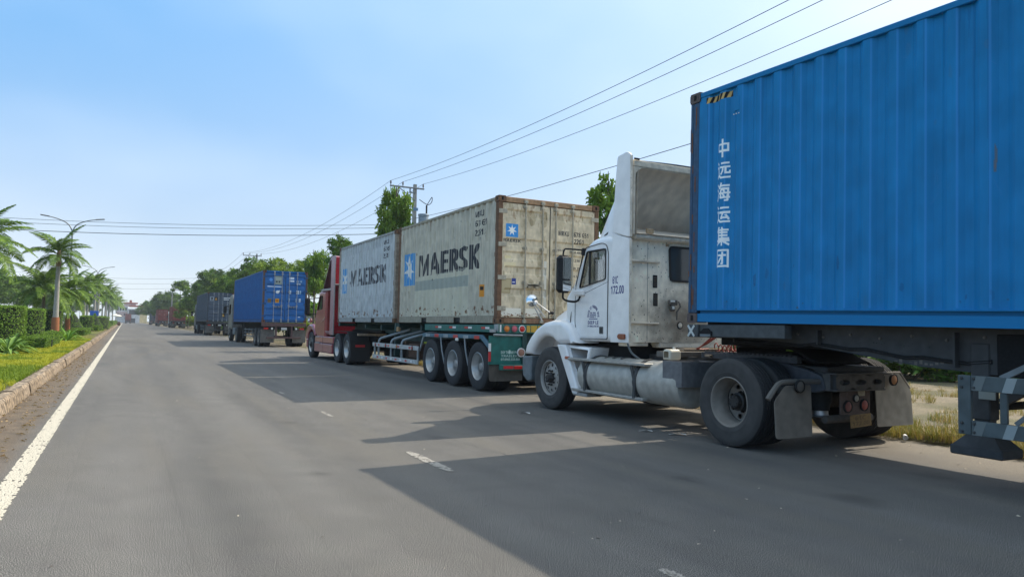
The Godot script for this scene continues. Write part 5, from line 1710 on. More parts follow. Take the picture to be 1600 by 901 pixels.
	for i in word.length():
		if word[i] == " ": continue
		var a := PI + PI * (i + 0.5) / word.length()
		var c := Vector2(192, 210) + Vector2(cos(a) * 150, sin(a) * 170)
		for tri in range(0, letters(word[i]).size(), 3):
			var q := []
			for k in 3:
				var g: Vector2 = (letters(word[i])[tri + k] - Vector2(0.5, 0.5)) * Vector2(26, 46)
				q.append(c + g.rotated(a + PI / 2))
			fill(em, q, blue)
	for k in 3:
		var y := 130 + k * 32
		for i in 8 + k: 
			if rng.randf() < 0.8: fill(em, [Vector2(105 + i * 20 - k * 8, y), Vector2(118 + i * 20 - k * 8, y), Vector2(118 + i * 20 - k * 8, y + 20), Vector2(105 + i * 20 - k * 8, y + 20)], blue)
	fill(em, [Vector2(70, 232), Vector2(314, 232), Vector2(314, 244), Vector2(70, 244)], blue)
	write(em, "DIEP LE", Rect2(40, 268, 304, 54), blue)
	write(em, "DT: 0650.3.743.743", Rect2(34, 338, 316, 30), blue)
	for d in [[sd, Rect2(-8.86, 1.80, 0.34, 0.36), -1.1465, "lettering"], [em, Rect2(-9.55, 1.355, 0.36, 0.37), -1.1025, "emblem"]]:
		var m := mat(Color(1, 1, 1), 0.5)
		m.albedo_texture = tex(d[0])
		m.transparency = BaseMaterial3D.TRANSPARENCY_ALPHA_SCISSOR
		m.alpha_scissor_threshold = 0.5
		var s := Shape.new(o)
		var r: Rect2 = d[1]
		var x: float = cx + d[2]
		s.quad(Vector3(x, r.position.y, r.position.x), Vector3(x, r.position.y, r.end.x), Vector3(x, r.end.y, r.end.x), Vector3(x, r.end.y, r.position.x), Vector2(0, 1), Vector2(1, 1), Vector2(1, 0), Vector2(0, 0))
		put(d[3], s, m, t)

	# the white jug wedged behind the tank
	var jo := Vector3(6.56, 0.945, -7.72)
	var j := thing("plastic_jug", jo, "white plastic jug wedged between fuel tank and tool box of the white truck", "jug")
	var js := Shape.new(jo)
	js.prism(round_poly([Vector2(-7.80, 0.945), Vector2(-7.64, 0.945), Vector2(-7.64, 1.06), Vector2(-7.67, 1.09), Vector2(-7.77, 1.09), Vector2(-7.80, 1.06)], 0.02, 2), 6.46, 6.66, 0.03, 3)
	put("body", js, mat(lin(0.62, 0.57, 0.46), 0.4), j, 40.0)
	var jc := Shape.new(jo)
	jc.tube([Vector3(6.60, 1.085, -7.72), Vector3(6.60, 1.115, -7.72)], 0.022, 12)
	put("cap", jc, mat(lin(0.7, 0.68, 0.62), 0.4), j, 40.0)

# ---------------------------------------------------------------- the dark trailer under the blue container
func dark_trailer():
	var o := Vector3(7.5, 0, -1.0)
	var t := thing("container_trailer", o, "dark grey trailer with striped side guard under the big blue container", "trailer")
	var cx := 7.5
	for sx in [-1, 1]:
		var g := Shape.new(o)
		g.prism([Vector2(-7.05, 1.465), Vector2(5.1, 1.30), Vector2(5.1, 0.86), Vector2(-3.0, 0.98), Vector2(-4.25, 1.05), Vector2(-5.35, 1.19), Vector2(-6.1, 1.245), Vector2(-7.05, 1.26)], cx + sx * 0.80, cx + sx * 0.92, 0.008, 1)
		put("main_beam", g, M.chassis, t)
		for z in [-6.55, -5.35, -3.9, -2.0]:
			boxes("stiffener", t, o, M.chassis, [[Vector3(cx + sx * 0.92, 1.22 if z < -5 else 1.06, z), Vector3(cx + sx * 0.99, 1.37, z + 0.02)]], 0.0)
	# front bolster with its twist-lock recess
	boxes("bolster", t, o, worn(lin(0.075, 0.085, 0.09), 0.7, 0, M.grime, 1.4), [[Vector3(6.285, 1.265, -7.10), Vector3(8.72, 1.42, -6.92)], [Vector3(6.32, 1.27, -6.92), Vector3(6.44, 1.42, -5.6)]], 0.008)
	var x := Shape.new(o)
	x.bar(Vector3(6.281, 1.275, -7.09), Vector3(6.281, 1.41, -6.975), 0.004, 0.028, Vector3(1, 0, 0).cross(Vector3(0, 0.5, 0.5)).normalized())
	x.bar(Vector3(6.280, 1.41, -7.09), Vector3(6.280, 1.275, -6.975), 0.004, 0.028, Vector3(1, 0, 0).cross(Vector3(0, 0.5, -0.5)).normalized())
	put("cross_mark", x, mat(lin(0.55, 0.58, 0.56), 0.7), t)
	var tl := Shape.new(o)
	var arch := [Vector2(-6.90, 1.29), Vector2(-6.90, 1.34), Vector2(-6.87, 1.345), Vector2(-6.83, 1.375), Vector2(-6.76, 1.375), Vector2(-6.73, 1.345), Vector2(-6.70, 1.34), Vector2(-6.70, 1.29)]
	tl.prism(arch, 6.300, 6.318)
	put("lock_recess", tl, M.void_black, t)
	boxes("lock_plate", t, o, M.grey_paint, [[Vector3(6.295, 1.272, -6.89), Vector3(6.312, 1.305, -6.71)]], 0.002)
	var kp := Shape.new(o)
	kp.box(Vector3(6.75, 1.17, -7.0), Vector3(8.25, 1.255, -5.0), 0.01)
	put("coupling_plate", kp, M.void_black, t)
	boxes("cross_member", t, o, M.void_black, [[Vector3(6.7, 1.2, -5.6), Vector3(8.3, 1.36, -5.45)], [Vector3(6.7, 1.05, -3.6), Vector3(8.3, 1.35, -3.45)], [Vector3(6.45, 1.25, -2.0), Vector3(8.6, 1.38, -1.85)], [Vector3(6.45, 1.25, 1.0), Vector3(8.6, 1.38, 1.15)], [Vector3(6.30, 1.22, 4.7), Vector3(8.7, 1.36, 5.0)], [Vector3(6.55, 1.0, -3.55), Vector3(6.75, 1.36, -3.1)]], 0.008)
	# landing legs
	for sx in [-1, 1]:
		var lx: float = cx + sx * 0.86
		boxes("landing_leg", t, o, M.chassis, [[Vector3(lx - 0.075, 0.62, -3.78), Vector3(lx + 0.075, 1.28, -3.62)]], 0.01)
		boxes("leg_tube", t, o, worn(lin(0.07, 0.075, 0.08), 0.6, 0.2, M.grime, 2.0), [[Vector3(lx - 0.06, 0.48, -3.765), Vector3(lx + 0.06, 0.64, -3.635)]], 0.01)
		var ft := Shape.new(o)
		ft.hexa([Vector3(lx - 0.15, 0.395, -3.50), Vector3(lx + 0.15, 0.395, -3.50), Vector3(lx + 0.15, 0.395, -3.90), Vector3(lx - 0.15, 0.395, -3.90), Vector3(lx - 0.06, 0.525, -3.62), Vector3(lx + 0.06, 0.525, -3.62), Vector3(lx + 0.06, 0.525, -3.78), Vector3(lx - 0.06, 0.525, -3.78)])
		ft.box(Vector3(lx - 0.16, 0.31, -3.92), Vector3(lx + 0.16, 0.394, -3.48), 0.012)
		put("leg_foot", ft, worn(lin(0.055, 0.06, 0.065), 0.75, 0.1, M.grime, 2.0), t)
		boxes("leg_tag", t, o, mat(lin(0.30, 0.33, 0.31), 0.6), [[Vector3(lx - 0.10, 0.80, -3.70), Vector3(lx - 0.085, 0.87, -3.56)]], 0.004)
		var br := Shape.new(o)
		br.bar(Vector3(lx + 0.02 * sx, 0.78, -3.55), Vector3(lx, 1.2, -2.9), 0.07, 0.07)
		put("leg_brace", br, M.chassis, t)
		var b2 := Shape.new(o)
		b2.bar(Vector3(lx, 1.05, -3.45), Vector3(lx, 0.62, -2.6), 0.05, 0.05)
		put("leg_brace", b2, M.grey_paint, t)
	var cr := Shape.new(o)
	cr.tube([Vector3(6.7, 0.74, -3.6), Vector3(8.3, 0.74, -3.6)], 0.035, 8)
	put("leg_shaft", cr, M.black, t, 40.0)
	# side guard: two boards, an end board, posts, white reflective slashes
	for sx in [-1, 1]:
		var gx0: float = cx + sx * 1.20; var gx1: float = cx + sx * 1.165
		var gb := worn(lin(0.085, 0.115, 0.125), 0.55, 0.1, M.grime, 1.0, M.soft_n, 0.15)
		boxes("guard_board", t, o, gb, [[Vector3(gx0, 0.885, -3.625), Vector3(gx1, 1.01, 1.2)], [Vector3(gx0, 0.515, -3.625), Vector3(gx1, 0.635, 1.2)], [Vector3(gx0, 0.515, -3.735), Vector3(gx1, 1.01, -3.628)], [Vector3(gx0 - sx * 0.004, 0.636, -3.40), Vector3(gx1, 0.884, -3.345)], [Vector3(gx0 - sx * 0.004, 0.636, -2.3), Vector3(gx1, 0.884, -2.24)]], 0.004)
		for k in 5:
			var z: float = [-3.56, -3.32, -2.6, -1.9, -1.2][k]
			for y in [[0.887, 1.008], [0.517, 0.633]]:
				var st := Shape.new(o)
				var xx: float = gx0 + sx * 0.0025
				var p := [Vector3(xx, y[0], z - 0.06), Vector3(xx, y[0], z + 0.02), Vector3(xx, y[1], z + 0.06), Vector3(xx, y[1], z - 0.02)]
				if sx < 0: st.quad(p[0], p[1], p[2], p[3])
				else: st.quad(p[3], p[2], p[1], p[0])
				put("reflective_slash", st, mat(lin(0.27, 0.32, 0.33) if k > 0 else lin(0.13, 0.16, 0.165), 0.4), t)
		var d := Shape.new(o)
		d.bar(Vector3(cx + sx * 1.16, 1.0, -3.40), Vector3(cx + sx * 1.1, 1.26, -2.95), 0.045, 0.045)
		d.bar(Vector3(cx + sx * 1.15, 0.64, -3.30), Vector3(cx + sx * 1.1, 0.88, -3.05), 0.035, 0.035)
		put("guard_stay", d, M.grey_paint, t)
		for z in [2.2, 3.5]: add_wheel(t, "plain", Vector3(cx + sx * 1.24, 0.52, z) - o, sx < 0)
	# bolts, clips and the service lines that run along the beam
	for z in [-3.70, -3.60]:
		for y in [0.54, 0.61, 0.91, 0.985]:
			var bt := Shape.new(o)
			bt.lathe([Vector2(0, 0.014), Vector2(0.011, 0.012), Vector2(0.013, 0.0)], Transform3D(OUT_LEFT, Vector3(6.30, y, z)), 8)
			put("bolt", bt, M.chassis, t)
	for k in 9:
		var bt := Shape.new(o)
		bt.lathe([Vector2(0, 0.016), Vector2(0.013, 0.014), Vector2(0.016, 0.0)], Transform3D(OUT_LEFT, Vector3(6.58, [1.33, 1.30][k % 2], -6.3 + k * 0.33)), 8)
		put("bolt", bt, M.dust_black, t)
	for k in 2:
		var ln := Shape.new(o)
		var pts := []
		for i in 16: pts.append(Vector3(6.57, 1.215 + 0.02 * k - 0.012 * (i % 3) - 0.10 * smooth(-5.4, -3.9, -6.6 + i * 0.2), -6.6 + i * 0.2))
		ln.tube(pts, 0.009, 5)
		put("air_line", ln, M.black, t, 60.0)
	var kw := Shape.new(o)
	for k in 12: kw.box(Vector3(6.577, 1.06 + 0.012 * (k % 3), -4.6 + k * 0.05), Vector3(6.5765, 1.065 + 0.015 * (k % 4), -4.57 + k * 0.05))
	put("scratch_marks", kw, M.dust_black, t).set_meta("kind", "stuff")
	# stencilled numbers on the beam
	var lt := Image.create_empty(256, 96, false, Image.FORMAT_RGBA8)
	lt.fill(Color(0.16, 0.17, 0.18, 0))
	blotches(lt, 16, Rect2(10, 36, 230, 26), 2, 6, Color(0.16, 0.17, 0.18, 1))
	var ls := Shape.new(o)
	ls.quad(Vector3(6.577, 1.17, -4.75), Vector3(6.577, 1.17, -4.1), Vector3(6.577, 1.33, -4.1), Vector3(6.577, 1.33, -4.75), Vector2(0, 1), Vector2(1, 1), Vector2(1, 0), Vector2(0, 0))
	var lm := mat(Color(1, 1, 1), 0.8)
	lm.albedo_texture = tex(lt); lm.transparency = BaseMaterial3D.TRANSPARENCY_ALPHA_SCISSOR; lm.alpha_scissor_threshold = 0.5
	put("paint_flecks", ls, lm, t)

# ---------------------------------------------------------------- the green three-axle trailer
func green_trailer():
	var o := Vector3(7.8, 0, -18.0)
	var t := thing("container_trailer", o, "green trailer with pale side guard under the beige and grey-blue containers", "trailer")
	var cx := 7.8
	var green := worn(lin(0.010, 0.15, 0.13), 0.5, 0, M.grime, 0.9)
	var dark_green := worn(lin(0.006, 0.05, 0.05), 0.6, 0, M.grime, 0.9)
	var pale := worn(lin(0.36, 0.40, 0.42), 0.5, 0.2, M.grime, 1.4)
	for sx in [-1, 1]:
		var g := Shape.new(o)
		g.prism([Vector2(-25.4, 1.43), Vector2(-13.1, 1.43), Vector2(-13.1, 0.98), Vector2(-20.2, 0.90), Vector2(-21.8, 1.10), Vector2(-25.4, 1.16)], cx + sx * 0.46, cx + sx * 0.58, 0.008, 1)
		put("main_beam", g, dark_green, t)
		# outer load rail with reflective studs
		boxes("side_rail", t, o, green, [[Vector3(cx + sx * 1.215, 1.235, -17.0), Vector3(cx + sx * 1.13, 1.385, -13.1)]], 0.008)
		for k in 4:
			boxes("side_reflector", t, o, M.red_reflector, [[Vector3(cx + sx * 1.219, 1.30, -16.3 + k * 0.85), Vector3(cx + sx * 1.2165, 1.345, -16.12 + k * 0.85)]], 0.0)
			boxes("side_reflector", t, o, M.white_reflector, [[Vector3(cx + sx * 1.219, 1.30, -16.11 + k * 0.85), Vector3(cx + sx * 1.2165, 1.345, -15.92 + k * 0.85)]], 0.0)
		# mudguard frame
		var mr := worn(lin(0.09, 0.20, 0.27), 0.5, 0.2, M.grime, 1.2)
		var fr := Shape.new(o)
		fr.bar(Vector3(cx + sx * 1.19, 1.115, -17.15), Vector3(cx + sx * 1.19, 1.135, -13.72), 0.05, 0.085, Vector3.UP, 0.008)
		fr.bar(Vector3(cx + sx * 1.19, 1.13, -13.74), Vector3(cx + sx * 1.19, 0.92, -13.34), 0.05, 0.11, Vector3.UP, 0.008)
		put("mudguard_frame", fr, mr, t)
		var bar2 := Shape.new(o)
		bar2.bar(Vector3(cx + sx * 1.17, 1.10, -17.15), Vector3(cx + sx * 1.17, 0.72, -17.42), 0.03, 0.05)
		put("frame_leg", bar2, pale, t)
		for k in 6:
			var q := Shape.new(o)
			var z := -16.9 + k * 0.56
			q.box(Vector3(cx + sx * 1.2165, 1.085, z), Vector3(cx + sx * 1.2185, 1.155, z + 0.26))
			put("reflective_strip", q, M.red_reflector if k % 2 == 1 else pale, t)
		var top := Shape.new(o)
		top.box(Vector3(cx + sx * 1.16, 1.165, -17.0), Vector3(cx + sx * 0.55, 1.18, -13.75))
		put("mudguard", top, M.chassis, t)
		boxes("marker_light", t, o, M.lamp_white, [[Vector3(cx + sx * 1.235, 1.02, -15.07), Vector3(cx + sx * 1.20, 1.085, -14.93)]], 0.012)
		for z in [-16.64, -15.28, -13.95]:
			add_wheel(t, "trailer", Vector3(cx + sx * 1.21, 0.515, z) - o, sx < 0)
		for z in [-15.98, -14.62]:
			var st := Shape.new(o)
			st.tube(bend([Vector3(cx + sx * 1.20, 1.10, z), Vector3(cx + sx * 1.18, 0.8, z + 0.03), Vector3(cx + sx * 1.12, 0.45, z + 0.08)], 3), 0.018, 6)
			put("flap_stay", st, pale, t, 40.0)
		# pale side guard between the axles and the tractor
		boxes("guard_rail", t, o, worn(lin(0.55, 0.56, 0.55), 0.5, 0.2, M.grime, 1.4), [[Vector3(cx + sx * 1.25, 0.715, -21.15), Vector3(cx + sx * 1.215, 0.825, -17.36)], [Vector3(cx + sx * 1.25, 0.365, -21.13), Vector3(cx + sx * 1.215, 0.475, -17.36)]], 0.006)
		for z in [-21.08, -20.72, -19.6, -18.72, -17.48]:
			boxes("guard_post", t, o, pale, [[Vector3(cx + sx * 1.213, 0.42, z - 0.035), Vector3(cx + sx * 1.17, 0.78, z + 0.035)]], 0.006)
		for z in [-20.85, -19.9, -18.95, -17.75]:
			lamp_disc(t, o, Vector3(cx + sx * 1.252, 0.77, z), 0.045, M.lamp_amber if z < -18.5 and z > -19.5 else M.red_reflector, "guard_light", M.dust_black, Vector3(sx, 0, 0))
		for k in 8:
			boxes("guard_reflector", t, o, M.red_reflector if k % 2 == 0 else M.white_reflector, [[Vector3(cx + sx * 1.2525, 0.395, -20.7 + k * 0.4), Vector3(cx + sx * 1.251, 0.445, -20.55 + k * 0.4)]], 0.0)
			if k % 2 == 0: boxes("guard_reflector", t, o, M.red_reflector, [[Vector3(cx + sx * 1.2525, 0.745, -20.6 + k * 0.43), Vector3(cx + sx * 1.251, 0.795, -20.48 + k * 0.43)]], 0.0)
		for z in [-20.72, -19.6, -18.72]:
			var tb := Shape.new(o)
			tb.tube(bend([Vector3(cx + sx * 1.19, 0.76, z), Vector3(cx + sx * 1.18, 0.90, z + 0.02), Vector3(cx + sx * 1.08, 0.99, z + 0.15), Vector3(cx + sx * 0.6, 1.22, z + 1.0)], 4), 0.035, 8)
			put("guard_stay", tb, pale, t, 40.0)
		boxes("landing_leg", t, o, dark_green, [[Vector3(cx + sx * 0.85, 0.45, -20.4), Vector3(cx + sx * 0.70, 1.3, -20.25)]], 0.01)
		boxes("tool_chest", t, o, worn(lin(0.10, 0.05, 0.03), 0.8, 0, M.grime, 1.5), [[Vector3(cx + sx * 1.05, 0.50, -18.6), Vector3(cx + sx * 0.62, 0.86, -17.9)]], 0.02)
		# hanging green panel behind the last wheel, rubber flap under it
		boxes("rear_panel", t, o, green, [[Vector3(cx + sx * 1.385, 0.595, -13.06), Vector3(cx + sx * 0.60, 1.17, -13.03)]], 0.006)
		mud_flap(t, o, min(cx + sx * 1.37, cx + sx * 0.62), max(cx + sx * 1.37, cx + sx * 0.62), 0.27, 0.60, -13.06, worn(lin(0.075, 0.07, 0.06), 0.9, 0, M.grime, 1.2))
		boxes("panel_edge_marker", t, o, M.white_reflector, [[Vector3(cx + sx * 1.388, 0.86, -13.05), Vector3(cx + sx * 1.34, 1.02, -13.026)]], 0.0)
		boxes("panel_edge_marker", t, o, M.red_reflector, [[Vector3(cx + sx * 1.388, 0.66, -13.05), Vector3(cx + sx * 1.34, 0.85, -13.026)]], 0.0)
		boxes("axle_beam", t, o, M.void_black, [[Vector3(cx + sx * 0.7, 0.62, -17.2), Vector3(cx + sx * 0.5, 1.0, -13.2)]], 0.01)
	# rear bolster with lamps
	boxes("rear_bolster", t, o, green, [[Vector3(6.575, 1.225, -13.12), Vector3(9.025, 1.405, -12.985)]], 0.008)
	boxes("bolster_corner", t, o, pale, [[Vector3(6.572, 1.26, -13.14), Vector3(6.60, 1.40, -12.982)], [Vector3(6.45, 1.235, -13.1), Vector3(6.56, 1.30, -13.02)]], 0.006)
	boxes("corner_marker", t, o, M.white_reflector, [[Vector3(6.625, 1.25, -12.984), Vector3(6.66, 1.39, -12.981)]], 0.0)
	for sx in [-1, 1]:
		for k in 3:
			lamp_disc(t, o, Vector3(cx + sx * (1.02 - k * 0.175), 1.315, -12.983), 0.063, [M.lamp_amber, M.lamp_pink, M.lamp_red][k], "tail_light", M.white_reflector if k == 2 else M.dust_black)
		boxes("yellow_plate", t, o, M.yellow, [[Vector3(cx + sx * 0.56, 1.25, -12.984), Vector3(cx + sx * 0.48, 1.385, -12.978)], [Vector3(cx + sx * 0.46, 1.25, -12.984), Vector3(cx + sx * 0.32, 1.385, -12.978)], [Vector3(cx + sx * 0.30, 1.25, -12.984), Vector3(cx + sx * 0.12, 1.385, -12.978)]], 0.0)
	boxes("under_run_bar", t, o, green, [[Vector3(6.62, 0.49, -12.99), Vector3(8.98, 0.60, -12.93)]], 0.008)
	for k in 5:
		boxes("bar_reflector", t, o, M.red_reflector, [[Vector3(6.70 + k * 0.45, 0.515, -12.929), Vector3(6.92 + k * 0.45, 0.575, -12.927)]], 0.0)
	boxes("bar_light", t, o, M.lamp_red, [[Vector3(6.93, 0.51, -12.93), Vector3(7.12, 0.58, -12.91)]], 0.012)
	for x in [7.15, 8.45]:
		boxes("bar_hanger", t, o, dark_green, [[Vector3(x, 0.5, -13.02), Vector3(x + 0.1, 1.23, -12.99)]], 0.006)
	lamp_disc(t, o, Vector3(7.12, 0.84, -12.985), 0.075, worn(lin(0.42, 0.22, 0.16), 0.4, 0, M.fine, 3.0), "round_reflector", M.white_reflector)
	var tube := Shape.new(o)
	tube.tube([Vector3(6.50, 1.19, -13.0), Vector3(7.15, 1.185, -13.0)], 0.022, 8)
	put("cross_tube", tube, pale, t, 40.0)
	boxes("cross_member", t, o, dark_green, [[Vector3(6.62, 1.28, -19.4), Vector3(8.98, 1.40, -19.0)], [Vector3(6.62, 1.28, -25.42), Vector3(8.98, 1.40, -25.2)], [Vector3(6.7, 1.24, -22.5), Vector3(8.9, 1.36, -22.35)], [Vector3(6.7, 1.2, -20.9), Vector3(8.9, 1.36, -20.8)], [Vector3(6.7, 1.2, -17.6), Vector3(8.9, 1.36, -17.5)], [Vector3(7.2, 0.95, -13.3), Vector3(8.4, 1.3, -13.15)], [Vector3(6.60, 1.18, -19.32), Vector3(6.70, 1.40, -19.2)]], 0.008)
	boxes("lock_box", t, o, worn(lin(0.42, 0.26, 0.12), 0.7, 0, M.grime, 2.0), [[Vector3(6.59, 1.17, -19.15), Vector3(6.66, 1.30, -19.0)]], 0.006)
	boxes("gooseneck_plate", t, o, M.void_black, [[Vector3(7.1, 1.10, -25.3), Vector3(8.5, 1.17, -22.0)]], 0.01)
	for z in [-16.64, -15.28, -13.95]:
		var a := Shape.new(o)
		a.tube([Vector3(6.9, 0.515, z), Vector3(8.7, 0.515, z)], 0.075, 12)
		put("axle", a, M.void_black, t, 40.0)
	# the builder's name on the hanging panel
	var im := Image.create_empty(512, 192, false, Image.FORMAT_RGBA8)
	var wc := Color(0.72, 0.80, 0.78)
	im.fill(Color(wc, 0))
	write(im, "DUY THỊNH PHÁT", Rect2(6, 8, 500, 62), wc)
	write(im, "TRAILERS", Rect2(10, 88, 490, 34), wc)
	write(im, "ĐT:0903.333.888", Rect2(6, 142, 500, 40), wc)
	var s := Shape.new(o)
	s.quad(Vector3(6.68, 0.665, -13.0275), Vector3(7.12, 0.665, -13.0275), Vector3(7.12, 0.895, -13.0275), Vector3(6.68, 0.895, -13.0275), Vector2(0, 1), Vector2(1, 1), Vector2(1, 0), Vector2(0, 0))
	var m := mat(Color(1, 1, 1), 0.6)
	m.albedo_texture = tex(im); m.transparency = BaseMaterial3D.TRANSPARENCY_ALPHA_SCISSOR; m.alpha_scissor_threshold = 0.5
	put("lettering", s, m, t)

# ---------------------------------------------------------------- the maroon tractor
func maroon_tractor():
	var o := Vector3(7.85, 0, -27.5)
	var t := thing("tractor_unit", o, "maroon long-nosed tractor unit with tall sleeper cab, pulling the green trailer", "truck")
	var cx := 7.85
	var paint := worn(lin(0.28, 0.03, 0.06), 0.3, 0.05, M.grime, 0.7)
	paint.clearcoat_enabled = true; paint.clearcoat = 0.6; paint.clearcoat_roughness = 0.1
	var faded := worn(lin(0.40, 0.20, 0.24), 0.35, 0.0, M.grime, 0.7)
	faded.clearcoat_enabled = true; faded.clearcoat = 0.3
	var copper := worn(lin(0.38, 0.065, 0.055), 0.3, 0.1, M.grime, 0.8)
	copper.clearcoat_enabled = true; copper.clearcoat = 0.5
	var red := worn(lin(0.50, 0.018, 0.04), 0.4, 0, M.fine, 0.8)
	# sleeper and cab
	var sl := Shape.new(o)
	sl.prism(round_poly([Vector2(-26.62, 0.95), Vector2(-26.62, 3.86), Vector2(-27.0, 3.84), Vector2(-27.55, 3.25), Vector2(-28.05, 2.68), Vector2(-28.2, 2.60), Vector2(-28.2, 0.95)], 0.08, 3), cx - 1.2, cx + 1.2, 0.14, 4)
	put("sleeper_cab", sl, faded, t, 40.0)
	var cab := Shape.new(o)
	var hole := round_poly([Vector2(-27.85, 2.42), Vector2(-27.85, 1.90), Vector2(-28.72, 1.86), Vector2(-28.42, 2.42)], 0.05, 3)
	cab.prism(round_poly([Vector2(-27.4, 0.82), Vector2(-27.4, 2.58), Vector2(-28.40, 2.60), Vector2(-28.95, 1.80), Vector2(-29.1, 1.62), Vector2(-29.1, 0.95), Vector2(-28.5, 0.82)], 0.06, 3), cx - 1.215, cx + 1.215, 0.1, 4, hole)
	put("cab", cab, copper, t, 40.0)
	for sx in [-1, 1]:
		var x0: float = cx + sx * 1.17
		var g := Shape.new(o)
		g.prism(hole, x0 - 0.004, x0 + 0.004)
		put("window", g, M.glass, t)
		var tri_ := Shape.new(o)
		tri_.prism([Vector2(-28.05, 2.36), Vector2(-28.34, 2.36), Vector2(-28.20, 2.02)], cx + sx * 1.1, cx + sx * 1.105)  # added pale triangle: the lit patch in the door window as a shape
		put("lit_triangle", tri_, mat(lin(0.6, 0.62, 0.66), 0.8), t)
		boxes("side_extender", t, o, faded, [[Vector3(cx + sx * 1.23, 0.95, -26.66), Vector3(cx + sx * 1.20, 3.82, -26.15)]], 0.012)
		boxes("extender_trim", t, o, M.steel, [[Vector3(cx + sx * 1.234, 0.95, -26.16), Vector3(cx + sx * 1.195, 3.80, -26.13)]], 0.004)
		boxes("trim_band", t, o, worn(lin(0.42, 0.40, 0.40), 0.4, 0.4, M.grime, 2.0), [[Vector3(cx + sx * 1.221, 2.58, -26.7), Vector3(cx + sx * 1.20, 2.66, -28.1)]], 0.006)
		# fender, side skirt with steps, tank cover
		var f := Shape.new(o)
		f.prism([Vector2(-30.55, 0.72), Vector2(-30.48, 1.02), Vector2(-30.22, 1.24), Vector2(-29.85, 1.34), Vector2(-29.35, 1.30), Vector2(-29.0, 1.12), Vector2(-28.85, 0.9), Vector2(-29.02, 0.86), Vector2(-29.18, 1.0), Vector2(-29.45, 1.12), Vector2(-29.75, 1.10), Vector2(-30.0, 0.95), Vector2(-30.12, 0.72)], min(cx + sx * 1.25, cx + sx * 0.7), max(cx + sx * 1.25, cx + sx * 0.7), 0.07, 3)
		put("wheel_arch", f, paint, t, 55.0)
		boxes("side_skirt", t, o, paint, [[Vector3(cx + sx * 1.235, 0.27, -28.95), Vector3(cx + sx * 1.1, 0.62, -26.2)], [Vector3(cx + sx * 1.225, 0.63, -28.9), Vector3(cx + sx * 1.1, 0.88, -26.1)]], 0.03)
		boxes("step_tread", t, o, M.steel, [[Vector3(cx + sx * 1.25, 0.60, -28.75), Vector3(cx + sx * 1.12, 0.64, -28.1)], [Vector3(cx + sx * 1.25, 0.83, -28.7), Vector3(cx + sx * 1.12, 0.86, -28.15)]], 0.006)
		boxes("skirt_seam", t, o, M.black, [[Vector3(cx + sx * 1.237, 0.28, -27.6), Vector3(cx + sx * 1.23, 0.87, -27.59)]], 0.0)
		var hd := Shape.new(o)
		hd.tube([Vector3(cx + sx * 1.235, 1.42, -27.9), Vector3(cx + sx * 1.25, 1.6, -27.2)], 0.014, 6)
		put("grab_handle", hd, M.chrome, t, 40.0)
		add_wheel(t, "steer_dark", Vector3(cx + sx * 1.24, 0.515, -29.58) - o, sx < 0)
		for z in [-25.50, -24.25]: add_wheel(t, "drive_dark", Vector3(cx + sx * 1.245, 0.515, z) - o, sx < 0)
		# rounded mudguard over the tandem and its big flap
		var mg := Shape.new(o)
		var tf := Transform3D(Basis(Vector3(sx, 0, 0), Vector3(0, 1, 0), Vector3(0, 0, sx)), Vector3(cx + sx * 0.62, 0.53, -24.25))
		var arc := []
		for k in 10:
			var a := deg_to_rad(-5.0 + 100.0 * k / 9)
			arc.append(Vector2(-24.25 + 0.58 * cos(a), 0.53 + 0.58 * sin(a)))
		arc.append(Vector2(-25.50, 1.11))
		var back_ := []
		for q in arc: back_.append(q + (Vector2(-24.4, 0.5) - q).normalized() * 0.02)
		back_.reverse()
		mg.prism(arc + back_, min(cx + sx * 1.26, cx + sx * 0.62), max(cx + sx * 1.26, cx + sx * 0.62))
		put("mudguard", mg, M.black, t, 30.0)
		mud_flap(t, o, min(cx + sx * 1.27, cx + sx * 0.62), max(cx + sx * 1.27, cx + sx * 0.62), 0.13, 0.82, -23.60, M.black)
		boxes("flap_reflector", t, o, M.red_reflector, [[Vector3(cx + sx * 1.12, 0.60, -23.59), Vector3(cx + sx * 0.80, 0.68, -23.58)]], 0.0)
		# mirror on stalks
		var m := Shape.new(o)
		m.box(Vector3(cx + sx * 1.62, 1.68, -29.0), Vector3(cx + sx * 1.42, 2.36, -29.16), 0.05)
		var mir := put("mirror", m, M.black, t)
		var mgs := Shape.new(o)
		mgs.box(Vector3(cx + sx * 1.59, 1.74, -28.998), Vector3(cx + sx * 1.45, 2.30, -28.995))
		put("glass", mgs, M.dark_glass, mir)
		var ma := Shape.new(o)
		ma.tube([Vector3(cx + sx * 1.5, 2.3, -29.05), Vector3(cx + sx * 1.18, 2.35, -28.55)], 0.016, 6)
		ma.tube([Vector3(cx + sx * 1.5, 1.75, -29.05), Vector3(cx + sx * 1.2, 1.72, -28.9)], 0.016, 6)
		put("mirror_arm", ma, M.black, t, 40.0)
		lamp_disc(t, o, Vector3(cx + sx * 1.30, 1.47, -29.5), 0.085, M.chrome, "bonnet_mirror", M.chrome)
	# back of the sleeper: bright red panel with ribs
	boxes("back_panel", t, o, red, [[Vector3(cx - 1.19, 1.0, -26.62), Vector3(cx + 1.19, 3.80, -26.56)]], 0.01)
	for k in 6:
		boxes("panel_rib", t, o, red, [[Vector3(cx - 1.15, 1.3 + k * 0.42, -26.561), Vector3(cx + 1.15, 1.33 + k * 0.42, -26.54)]], 0.006)
	boxes("cross_strip", t, o, M.steel, [[Vector3(cx - 1.22, 2.75, -26.56), Vector3(cx - 0.4, 2.79, -26.15)]], 0.006)
	var ws := Shape.new(o)
